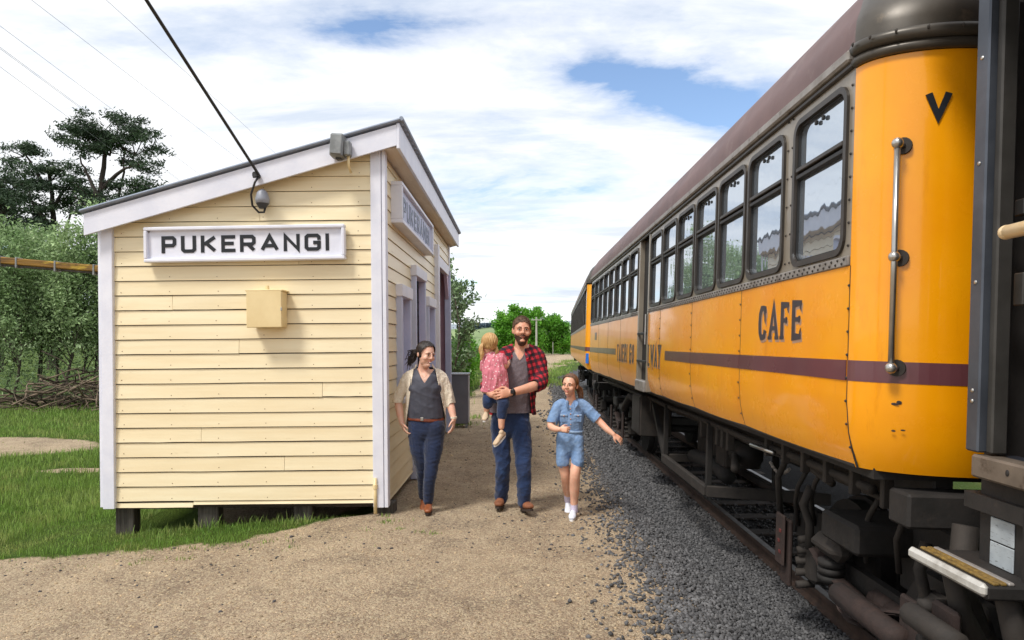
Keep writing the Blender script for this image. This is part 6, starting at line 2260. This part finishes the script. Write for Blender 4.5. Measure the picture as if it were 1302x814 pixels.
bd.limb([(0, -.012, -.015), (0, -.022, -.055), (0, -.036, -.098)], [(.073, .079), (.066, .073), (.043, .055)], (1, 0, 0), 22)
bd.ell((0, -.062, -.10), (.035, .03, .024))
mbd = solid(bd, 'beard', .005, 3)
wrinkle(mbd, .003, 260, 4)
cut(mbd, lambda C, Nn: ~((C[:, 2] < -.030 - .026 * np.clip((-C[:, 1] - .035) / .05, 0, 1) * (np.abs(C[:, 0]) < .045)) & (C[:, 1] < .03)) | ((np.abs(C[:, 0]) < .013) & (C[:, 2] > -.066) & (C[:, 1] < -.05)) | (C[:, 2] > -.012))
mbd.transform(HM); link_mesh('beard', mbd, MT['beard'], man)
mo = MB().tube([(-.024, -.094, -.047), (-.012, -.101, -.0425), (0, -.1015, -.042), (.012, -.101, -.0425), (.024, -.094, -.047), (.029, -.086, -.058)], [.004, .006, .005, .006, .004, .003], 6)
xf(mo, HM).build('moustache', MT['beard'], man, smooth=True)
# jeans
b = MB()
b.limb([J(649, 519, 6.36), J(649, 530, 6.36), J(649, 541, 6.36)], [(.172, .115), (.18, .12), (.178, .122)])
b.limb([J(637, 536, 6.36), J(637, 560, 6.355), J(639.5, 588, 6.32), J(638.5, 612, 6.39), J(637.5, 633, 6.44)], [(.093, .108), (.089, .098), (.071, .076), (.066, .07), (.061, .068)])
b.limb([J(661, 536, 6.35), J(664, 562, 6.28), J(665.5, 590, 6.2), J(666.5, 614, 6.2), J(666, 638, 6.235)], [(.093, .108), (.088, .098), (.071, .076), (.065, .07), (.060, .068)])
cloth('jeans', b, MT['jeans'], man, .007, 4, [(.010, 26, 7, (1, 1, 1.6)), (.005, 60, 8, (1, 1, 2.2))])
# tee with a V neck
b = MB()
b.limb([J(648.5, 530, 6.355), J(650, 508, 6.355), J(654, 484, 6.355), J(659.5, 462, 6.365), J(662, 450, 6.385), J(662.5, 445, 6.39)], [(.198, .142), (.186, .13), (.184, .126), (.187, .112), (.14, .086), (.08, .07)])
zb_ = J(660, 459, 6.3).z
cloth('tee_shirt', b, MT['tee'], man, .007, 4, [(.006, 20, 17, (1, 1, 1.5)), (.003, 50, 18)],
      lambda C, Nn: ((C[:, 1] < 6.36) & (C[:, 2] > zb_ - .0) & (np.abs(C[:, 0] - .028) < (C[:, 2] - zb_) * .62)) | (C[:, 2] > 1.495) | (C[:, 2] < J(0, 525, 6.3).z), .003)
ne = MB().tube([J(654, 446, 6.31), J(658, 455, 6.265), J(660.5, 458.5, 6.255), J(664, 455, 6.265), J(669, 446, 6.31)], .0016, 5)
ne.build('necklace', MT['galv'], man)
# open check shirt
b = MB()
b.limb([J(652, 528, 6.375), J(653, 508, 6.37), J(656, 484, 6.365), J(660.5, 461, 6.375), J(662, 449.5, 6.39), J(662.5, 441, 6.395)], [(.222, .155), (.208, .148), (.203, .145), (.206, .13), (.145, .098), (.085, .078)])
b.limb([J(668, 446.5, 6.385), J(682.5, 453, 6.38), J(687.5, 474, 6.34), J(687, 486, 6.27), J(681, 490, 6.21)], [.075, .078, .072, .069, .066])
b.limb([J(656, 446.5, 6.385), J(641.5, 453, 6.38), J(630, 476, 6.33), J(621, 488, 6.28), J(619, 494, 6.22)], [.075, .076, .07, .066, .062])
def shirt_cut(C, Nn):
    x_, y_ = px_of(C)
    edge = np.where(y_ < 478, 667.5 + (y_ - 448) * .14, 671.7 + (y_ - 478) * .10)
    front = (C[:, 1] < 6.36) & (x_ > np.clip(654 - (y_ - 444) * .55, 626, 654)) & (x_ < edge) & (y_ > 436)
    dl = np.array(J(683, 492, 6.22)) ; 
    cuff = ((C - np.array(J(680.5, 490.5, 6.205))) @ np.array((J(676, 492, 6.17) - J(687, 486, 6.27)).normalized()) > .012) & (C[:, 1] < 6.27) & (x_ < 684) & (x_ > 655)
    cuff2 = ((C - np.array(J(619, 494, 6.22))) @ np.array((J(620, 498, 6.16) - J(620, 488, 6.28)).normalized()) > .01) & (x_ < 640) & (y_ > 480) & (C[:, 1] < 6.25)
    neck = (C[:, 2] > J(0, 442.5, 6.38).z) & (np.abs(x_ - 662.5) < 10.5)
    hem = (C[:, 2] < J(0, 527, 6.36).z)
    return front | cuff | cuff2 | neck | hem
cloth('check_shirt', b, MT['flannel'], man, .0075, 5, [(.009, 22, 27, (1, 1, 1.2)), (.004, 55, 28)], shirt_cut, .004)
cc_ = J(662.5, 443.5, 6.39)
m = MB().tube([cc_ + Vector((.078 * math.cos(a), .072 * math.sin(a), -.012 * (1 - math.sin(a)))) for a in np.linspace(R(-38), R(218), 24)], [(.02, .006)] * 24, 8, True, (0, 0, 1))
m.build('collar', MT['flannel'], man, smooth=True)
MB().limb([J(671, 446, 6.34), J(671.5, 450, 6.29), J(670.5, 457, 6.25)], [(.007, .020), (.006, .028), (.005, .008)], (0, 1, 0), 10, 3).build('lapel', MT['flannel'], man, smooth=True)
MB().limb([J(653, 446, 6.34), J(650.5, 450, 6.29), J(649.5, 457, 6.25)], [(.007, .020), (.006, .028), (.005, .008)], (0, 1, 0), 10, 3).build('lapel', MT['flannel'], man, smooth=True)
wd = (J(649, 499.5, 6.03) - J(661, 496.5, 6.08)).normalized(); wc = J(651.5, 499, 6.04)
w_ = MB().tube([wc - wd * .012, wc + wd * .012], .037, 18).build('watch', MT['watch'], man, smooth=True)
MB().box(wc + Vector((.0, -.036, .008)), (.036, .012, .036), .005).build('dial', MT['watch'], w_)
shoe(man, Vector((J(637, 650, 6.42).x, 6.46, 0.0)), -6, -8, .30, MT['boot_d'], MT['sole'])
shoe(man, Vector((J(666.5, 650, 6.25).x, 6.265, 0.0)), 16, -13, .30, MT['boot_d'], MT['sole'])

# ---------------------------------------------------------------- toddler
tod = thing('person', 'blond toddler in pink dotted blouse held in the arms of the man', 'person', J(629, 500, 6.12))
TM = headM(J(621.5, 438.5, 6.13), 205, 6, -6, .80)
b = MB()
head(b, TM, child=True)
b.limb([J(622, 444, 6.13), J(624, 450, 6.14)], [.038, .042])
b.limb([J(629, 500, 6.16), J(629, 480, 6.13), J(627, 460, 6.13), J(625, 451, 6.14)], [(.085, .075), (.08, .07), (.075, .06), (.05, .045)])
b.limb([J(633, 454, 6.12), J(639, 458, 6.12), J(642, 466, 6.13), J(646, 462, 6.22)], [.033, .031, .027, .022])
b.limb([J(619, 454, 6.16), J(616, 464, 6.22), J(626, 462, 6.3)], [.033, .028, .022])
b.limb([J(637, 498, 6.12), J(640, 511, 6.04), J(638, 527, 6.03), J(637.5, 543, 6.03)], [.05, .042, .034, .026])
b.limb([J(622, 498, 6.17), J(620.5, 508, 6.12), J(619.5, 516, 6.16), J(618.5, 522, 6.18)], [.048, .04, .032, .025])
hand(b, J(646, 462, 6.22), (.2, 1, .1), (1, 0, 0), (0, 0, 1), .5, 30)
hand(b, J(626, 462, 6.3), (.5, 1, 0), (1, 0, 0), (0, 0, 1), .5, 30)
link_mesh('body', solid(b, 'body', .0055, 3), MT['skin_g'], tod)
face_bits(tod, TM, MT['hair_t'], MT['iris_b'])
def ext(h_):
    h_.ell((0, .04, -.01), (.068, .065, .06))
link_mesh('hair', hair_cap(TM, .011, lambda C: (C[:, 1] > -.045 - .25 * (C[:, 2] - .03)) & (C[:, 2] > -.06), seed=5, amp=.006, extra=ext), MT['hair_t'], tod)
for pts, r0 in (([J(614, 438, 6.10), J(611.5, 444, 6.09), J(613, 450, 6.085), J(612, 457, 6.085)], .024), ([J(629, 440, 6.12), J(631.5, 446, 6.11), J(629, 451, 6.10)], .02)):
    m = MB().limb(pts, [r0 * .8, r0, r0 * .9, r0 * .5][:len(pts)], (1, 0, 0), 10)
    me = solid(m, 'pigtail', .005, 2); wrinkle(me, .006, 90, 3, (1, 1, .4)); link_mesh('pigtail', me, MT['hair_t'], tod)
b = MB()
b.limb([J(629.5, 499, 6.15), J(630, 490, 6.135), J(629, 476, 6.125), J(627.5, 462, 6.125), J(625.5, 452, 6.135)], [(.130, .11), (.122, .105), (.112, .10), (.098, .084), (.066, .06)])
b.limb([J(631, 453, 6.13), J(637, 456, 6.12), J(640, 461, 6.12)], [.045, .046, .042])
b.limb([J(621, 453, 6.15), J(617, 460, 6.18), J(616, 468, 6.2)], [.042, .044, .04])
cloth('blouse', b, MT['blouse'], tod, .006, 3, [(.014, 34, 5, (1.6, 1.6, .35)), (.005, 70, 6, (1, 1, .5))], lambda C, Nn: (C[:, 2] < J(0, 498, 6.14).z) | (C[:, 2] > J(0, 447.5, 6.13).z), .003)
b = MB()
b.limb([J(629, 494, 6.16), J(629, 502, 6.16)], [(.10, .085), (.095, .08)])
b.limb([J(636, 500, 6.13), J(640, 511, 6.045), J(638.5, 521, 6.035), J(638, 529, 6.035)], [.064, .056, .048, .044])
b.limb([J(623, 500, 6.17), J(621, 507, 6.125), J(620, 514, 6.15)], [.06, .054, .047])
cloth('jeans', b, MT['jeans'], tod, .006, 3, (.005, 60, 9, (1, 1, 2)))
shoe(tod, J(639, 555, 6.03), -42, 32, .165, MT['tshoe'], MT['sole_w'], wf=1.1)
shoe(tod, J(619.5, 527, 6.2), -12, 22, .165, MT['tshoe'], MT['sole_w'], wf=1.1)

# ---------------------------------------------------------------- woman
wom = thing('person', 'dark-haired woman in charcoal top, cream lace cardigan and jeans looking aside', 'person', (-.85, 6.36, 0))
WM = headM(J(541.5, 451, 6.34), 42, 10, 6, .93)
b = MB()
head(b, WM)
b.limb([J(540, 458, 6.36), J(538.5, 466, 6.385), J(538.5, 474, 6.40)], [(.045, .048), (.046, .05), (.08, .06)])
b.limb([J(541, 534, 6.38), J(541, 517, 6.38), J(540, 500, 6.38), J(539.5, 487, 6.38), J(539.5, 477, 6.395)], [(.15, .095), (.138, .09), (.142, .095), (.140, .092), (.10, .064)])
b.limb([J(536, 476, 6.395), J(528, 475, 6.395), J(520, 479, 6.40), J(512, 494, 6.42), J(507, 509, 6.42), J(508, 522, 6.39), J(511, 538, 6.35)], [.04, .04, .041, .040, .039, .036, .026])
b.limb([J(543, 476, 6.395), J(552, 475, 6.395), J(560.5, 479, 6.40), J(567, 494, 6.42), J(571, 509, 6.42), J(574, 520, 6.39), J(577, 533, 6.35)], [.04, .04, .041, .040, .039, .036, .026])
hand(b, J(511, 538, 6.35), (.045, -.03, -.1), (1, .2, 0), (.1, -1, 0), .92, 28)
hand(b, J(577, 533, 6.35), (-.005, -.03, -.1), (-1, .2, 0), (-.1, -1, 0), .92, 28)
for (q0, q1, q2, q3) in (((532, 545, 6.38), (537, 592, 6.36), (538, 612, 6.45), (538, 640, 6.53)), ((552, 545, 6.36), (548, 594, 6.27), (545, 616, 6.25), (544, 645, 6.27))):
    b.limb([J(*q0), J(*q1), J(*q2), J(*q3)], [.06, .042, .036, .028])
me = solid(b, 'body', .0055, 3)
Mw = WM.inverted()
paint(me, [(lambda C: (np.abs(local(C, Mw)[:, 0]) < .024) & (local(C, Mw)[:, 1] < -.082) & (local(C, Mw)[:, 2] < -.049) & (local(C, Mw)[:, 2] > -.072), 1)])
link_mesh('body', me, [MT['skin_w'], MT['lips']], wom)
face_bits(wom, WM, MT['hair_w'], MT['iris_b'], 1, .0035)
te = MB().tube([(-.016, -.095, -.0595), (0, -.0995, -.062), (.016, -.095, -.0595)], [.002, .0035, .002], 6)
xf(te, WM).build('teeth', MT['teeth'], wom, smooth=True)
def extw(h_):
    h_.ell((0, .09, .02), (.055, .05, .055)); h_.ell((.05, .02, .01), (.036, .06, .055)); h_.ell((-.05, .02, .01), (.036, .06, .055))
link_mesh('hair', hair_cap(WM, .012, lambda C: ((C[:, 1] > -.055 + .55 * np.clip(.075 - C[:, 2], 0, .06)) | (C[:, 2] > .098)) & (C[:, 2] > -.05), seed=8, amp=.005, extra=extw), MT['hair_w'], wom)
rs = random.Random(5)
m = MB(); m.limb([J(533.5, 446, 6.44), J(528, 450, 6.46), J(524, 456, 6.46), J(520.5, 463, 6.45)], [.026, .036, .034, .012], (1, 0, 0), 12)
me = solid(m, 'ponytail', .006, 2); wrinkle(me, .014, 60, 12, (1.2, 1.2, .6)); link_mesh('ponytail', me, MT['hair_w'], wom)
for i in range(26):
    a = J(531 + rs.gauss(0, 1.5), 448 + rs.gauss(0, 2), 6.45); e = J(518.5 + rs.gauss(0, 2.6), 464 + rs.gauss(0, 5), 6.45 + rs.gauss(0, .03))
    mid = a.lerp(e, .5) + Vector((-.02 + rs.gauss(0, .012), 0, .01 + rs.gauss(0, .012)))
    MB().tube([a, a.lerp(mid, .5) + Vector((0, 0, .006)), mid, mid.lerp(e, .6) + Vector((0, 0, -.004)), e], [.005, .005, .004, .003, .001], 5).build('lock', MT['hair_w'], wom, smooth=True)
b = MB()
b.limb([J(541.5, 529, 6.38), J(542, 538, 6.38), J(542.5, 548, 6.38)], [(.158, .11), (.172, .12), (.176, .125)])
b.limb([J(532, 543, 6.38), J(532.5, 566, 6.365), J(536.5, 592, 6.355), J(538, 612, 6.44), J(538.5, 630, 6.50)], [(.098, .11), (.09, .098), (.064, .07), (.054, .058), (.047, .05)])
b.limb([J(553, 543, 6.36), J(551.5, 566, 6.32), J(548.5, 594, 6.265), J(545.5, 616, 6.25), J(544.5, 636, 6.26)], [(.098, .11), (.09, .098), (.064, .07), (.055, .06), (.048, .052)])
cloth('jeans', b, MT['jeans_w'], wom, .007, 4, [(.006, 30, 37, (1, 1, 1.8)), (.003, 60, 38)])
b = MB()
b.limb([J(541.5, 531, 6.375), J(541, 522, 6.37), J(540.5, 508, 6.37), J(540, 494, 6.37), J(539.5, 484, 6.375), J(539.5, 474, 6.395), J(539.3, 468, 6.405)], [(.172, .122), (.166, .12), (.163, .12), (.162, .122), (.152, .112), (.122, .082), (.08, .066)])
b.ell(J(530.5, 495, 6.325), (.075, .065, .08)); b.ell(J(549.5, 495, 6.325), (.075, .065, .08)); b.ell(J(540, 496, 6.325), (.08, .062, .07))
zv = J(540, 487.5, 6.28).z; xv = J(540, 487.5, 6.28).x
def tank_cut(C, Nn):
    x_, y_ = px_of(C)
    return ((C[:, 1] < 6.40) & (C[:, 2] > zv) & (np.abs(C[:, 0] - xv) < (C[:, 2] - zv) * .62)) | (C[:, 2] > J(0, 467, 6.39).z) | (C[:, 2] < J(0, 530.5, 6.37).z)
cloth('tank_top', b, MT['tank'], wom, .0065, 6, [(.005, 12, 47, (1.2, 1, 1.8)), (.0012, 36, 48)], tank_cut, .003)
b = MB().tube([J(541.5, 532.5, 6.38) + Vector((.168 * math.cos(a), .120 * math.sin(a), .008 * math.sin(a * 2))) for a in np.linspace(0, 6.283, 30)], [(.017, .005)] * 30, 8, False, (0, 0, 1))
bl = b.build('belt', MT['belt'], wom, smooth=True)
MB().box(J(536.5, 533, 6.255), (.03, .01, .034), .004).build('buckle', MT['steel'], bl)
b = MB()
b.limb([J(541.5, 546, 6.395), J(541.5, 530, 6.39), J(541, 508, 6.385), J(540, 492, 6.385), J(539.5, 481, 6.39), J(539.5, 473, 6.405), J(539.5, 468, 6.41)], [(.195, .14), (.190, .14), (.180, .138), (.172, .132), (.165, .115), (.135, .09), (.09, .074)])
b.limb([J(528, 476, 6.395), J(520, 480, 6.40), J(512, 494, 6.415), J(506.5, 508, 6.415), J(506, 514, 6.41)], [.056, .055, .050, .049, .049])
b.limb([J(552, 476, 6.395), J(561, 480, 6.40), J(568, 494, 6.415), J(571.5, 508, 6.415), J(572.5, 514, 6.41)], [.056, .055, .050, .049, .049])
def card_cut(C, Nn):
    x_, y_ = px_of(C)
    le = 525.5 - (y_ - 470) * .14; re = 553.5 + (y_ - 470) * .22
    front = (C[:, 1] < 6.39) & (x_ > le) & (x_ < re) & (y_ > 462)
    sl = ((x_ < 515) | (x_ > 564)) & (y_ > 512.5) & (y_ < 520)
    arm = (y_ > 512.5) & ((x_ < 512.0) | (x_ > 570.5)) & (C[:, 1] < 6.6) & (y_ < 522)
    neck = (C[:, 2] > J(0, 469.5, 6.40).z) & (np.abs(x_ - 539.5) < 10)
    return front | arm | neck | (C[:, 2] < J(0, 544, 6.39).z)
cloth('cardigan', b, MT['cardi'], wom, .007, 5, [(.010, 30, 57, (1.6, 1.6, .5)), (.004, 60, 58)], card_cut, .004)
MB().tube([J(533, 470, 6.33), J(536, 477, 6.285), J(539.5, 480.5, 6.275), J(543, 477, 6.285), J(546, 470, 6.33)], .0014, 5).build('necklace', MT['button'], wom)
wb = J(577, 531, 6.35)
MB().tube([wb + Vector((0, 0, .008)), wb - Vector((0, 0, .008))], .031, 14).build('bracelet', MT['cardi'], wom)
shoe(wom, Vector((J(538.5, 640, 6.52).x, 6.54, .012)), 8, 14, .25, MT['boot'], MT['sole'], .05)
shoe(wom, Vector((J(544.5, 645, 6.25).x, 6.30, .012)), 4, 0, .25, MT['boot'], MT['sole'], .05)

# ---------------------------------------------------------------- girl
gil = thing('person', 'girl in pale denim playsuit and white sneakers walking with one arm held out', 'person', (.5, 6.1, 0))
GM = headM(J(724.5, 490.5, 6.10), -24, -2, 3, .83)
b = MB()
head(b, GM, child=True)
b.limb([J(725.5, 498, 6.12), J(726, 505, 6.13), J(726, 513, 6.135)], [.036, .038, (.06, .045)])
b.limb([J(725, 562, 6.13), J(726, 546, 6.13), J(726, 530, 6.13), J(726, 516, 6.135)], [(.10, .075), (.09, .065), (.10, .07), (.08, .055)])
b.limb([J(722, 515, 6.135), J(711, 517, 6.13), J(704, 530, 6.11), J(700, 541, 6.07), J(705, 545, 6.00), J(711.5, 546, 5.955)], [.04, .038, .034, .031, .028, .021])
b.limb([J(730, 515, 6.135), J(742, 517, 6.13), J(754, 528, 6.11), J(764, 538, 6.08), J(772, 546, 6.04), J(780, 552.5, 6.01)], [.04, .038, .034, .031, .028, .020])
hand(b, J(711.5, 546, 5.955), (.08, -.02, .0), (.2, 1, -.3), (0, -.2, 1), .72, 48)
hand(b, J(780, 552.5, 6.01), (.075, -.01, -.055), (-.3, .8, -.6), (.3, -.9, -.4), .74, 22)
b.limb([J(733, 568, 6.12), J(733, 588, 6.06), J(731, 603, 6.02), J(730.5, 620, 6.05), J(730, 636, 6.08), J(730, 650, 6.09)], [.055, .05, .046, .046, .035, .028])
b.limb([J(717, 568, 6.14), J(716.5, 590, 6.13), J(719, 605, 6.13), J(720.5, 618, 6.24), J(722, 630, 6.34), J(722.5, 637, 6.38)], [.055, .05, .044, .044, .034, .028])
me = solid(b, 'body', .0055, 3)
Mg = GM.inverted()
paint(me, [(lambda C: (np.abs(local(C, Mg)[:, 0]) < .021) & (local(C, Mg)[:, 1] < -.084) & (local(C, Mg)[:, 2] < -.050) & (local(C, Mg)[:, 2] > -.071), 1)])
link_mesh('body', me, [MT['skin_g'], MT['lips']], gil)
face_bits(gil, GM, MT['hair_g'], MT['iris_b'], 1, .003)
def extg(h_):
    h_.ell((0, .08, .01), (.05, .05, .055))
link_mesh('hair', hair_cap(GM, .010, lambda C: ((C[:, 1] > -.05 + .5 * np.clip(.08 - C[:, 2], 0, .07)) | (C[:, 2] > .10)) & (C[:, 2] > -.055), seed=9, amp=.004, extra=extg), MT['hair_g'], gil)
m = MB(); m.limb([J(733, 491, 6.19), J(737, 497, 6.21), J(738.5, 505, 6.20), J(738, 513, 6.19)], [.024, .03, .026, .008], (1, 0, 0), 12)
me = solid(m, 'ponytail', .005, 2); wrinkle(me, .008, 70, 13, (1.2, 1.2, .4)); link_mesh('ponytail', me, MT['hair_g'], gil)
b = MB()
b.limb([J(725, 566, 6.13), J(725, 556, 6.13), J(726, 546, 6.13), J(726.5, 532, 6.13), J(726.5, 519, 6.135), J(726.5, 511.5, 6.14), J(726.5, 506, 6.14)], [(.122, .098), (.122, .092), (.106, .08), (.117, .088), (.112, .078), (.085, .062), (.05, .046)])
b.limb([J(716.5, 560, 6.13), J(715.5, 576, 6.12), J(715.3, 588.5, 6.11)], [(.066, .088), (.060, .08), (.059, .075)])
b.limb([J(733.5, 560, 6.12), J(734, 576, 6.09), J(734.2, 589.5, 6.06)], [(.066, .088), (.060, .08), (.059, .075)])
b.limb([J(721, 513, 6.135), J(711, 515.5, 6.13), J(704.5, 529, 6.11), J(701.5, 537, 6.09)], [.048, .049, .05, .05])
b.limb([J(731, 513, 6.135), J(742, 515.5, 6.13), J(753, 527, 6.11), J(760, 533.5, 6.09)], [.048, .049, .049, .049])
def suit_cut(C, Nn):
    x_, y_ = px_of(C)
    legs = (y_ > 588) & (np.abs(Nn[:, 2]) > .5)
    s1 = (y_ > 536.5) & (x_ < 707)
    s2 = ((x_ - 759.5) * .75 + (y_ - 533) * .65 > 0) & (x_ > 750)
    neck = (C[:, 2] > J(0, 508.0, 6.13).z) & (np.abs(x_ - 726) < 9)
    vee = (C[:, 1] < 6.12) & (np.abs(C[:, 0] - .477) < (C[:, 2] - J(0, 517, 6.07).z) * .6) & (C[:, 2] > J(0, 517, 6.07).z)
    return legs | s1 | s2 | neck | vee
cloth('playsuit', b, MT['denim_l'], gil, .006, 4, [(.007, 30, 67, (1, 1, 1.3)), (.003, 70, 68)], suit_cut, .003)
for pts in ([J(722, 510.5, 6.09), J(720.5, 513.5, 6.055), J(722, 518, 6.045)], [J(730.5, 510.5, 6.09), J(733, 513.5, 6.055), J(731.5, 518.5, 6.045)]):
    MB().limb(pts, [(.008, .014), (.006, .022), (.005, .008)], (0, 1, 0), 10, 3).build('collar', MT['denim_l'], gil, smooth=True)
for py in (520, 526.5, 533, 540):
    MB().ell(J(725.3 + (py - 520) * .02, py, 6.044), (.0065, .004, .0065)).build('button', MT['button'], gil, smooth=True)
for px in (717, 735):
    pk = MB().box(J(px, 532, 6.052), (.062, .006, .066), .003).build('pocket', MT['denim_l'], gil)
    MB().box(J(px, 528, 6.047), (.066, .008, .018), .003).build('flap', MT['denim_seam'], pk)
    MB().ell(J(px, 529, 6.041), (.006, .004, .006)).build('button', MT['button'], pk, smooth=True)
wb = MB().tube([J(726, 548, 6.13) + Vector((.112 * math.cos(a), .086 * math.sin(a), .004 * math.sin(a * 2))) for a in np.linspace(0, 6.283, 30)], [(.011, .004)] * 30, 8, False, (0, 0, 1))
wb.build('waistband', MT['denim_seam'], gil, smooth=True)
for (a, c) in ((J(730, 639, 6.085), J(730, 650, 6.09)), (J(721.8, 629, 6.33), J(722.5, 637, 6.375))):
    MB().limb([a, c], [.034, .034], (1, 0, 0), 14).build('sock', MT['sock'], gil, smooth=True)
shoe(gil, Vector((J(729.5, 655, 6.06).x, 6.10, 0.0)), -10, 0, .215, MT['sneaker'], MT['sole_w'], laces=MT['sole_w'])
shoe(gil, Vector((J(722.5, 645, 6.38).x, 6.40, 0.035)), -4, 24, .215, MT['sneaker'], MT['sole_w'], laces=MT['sole_w'])
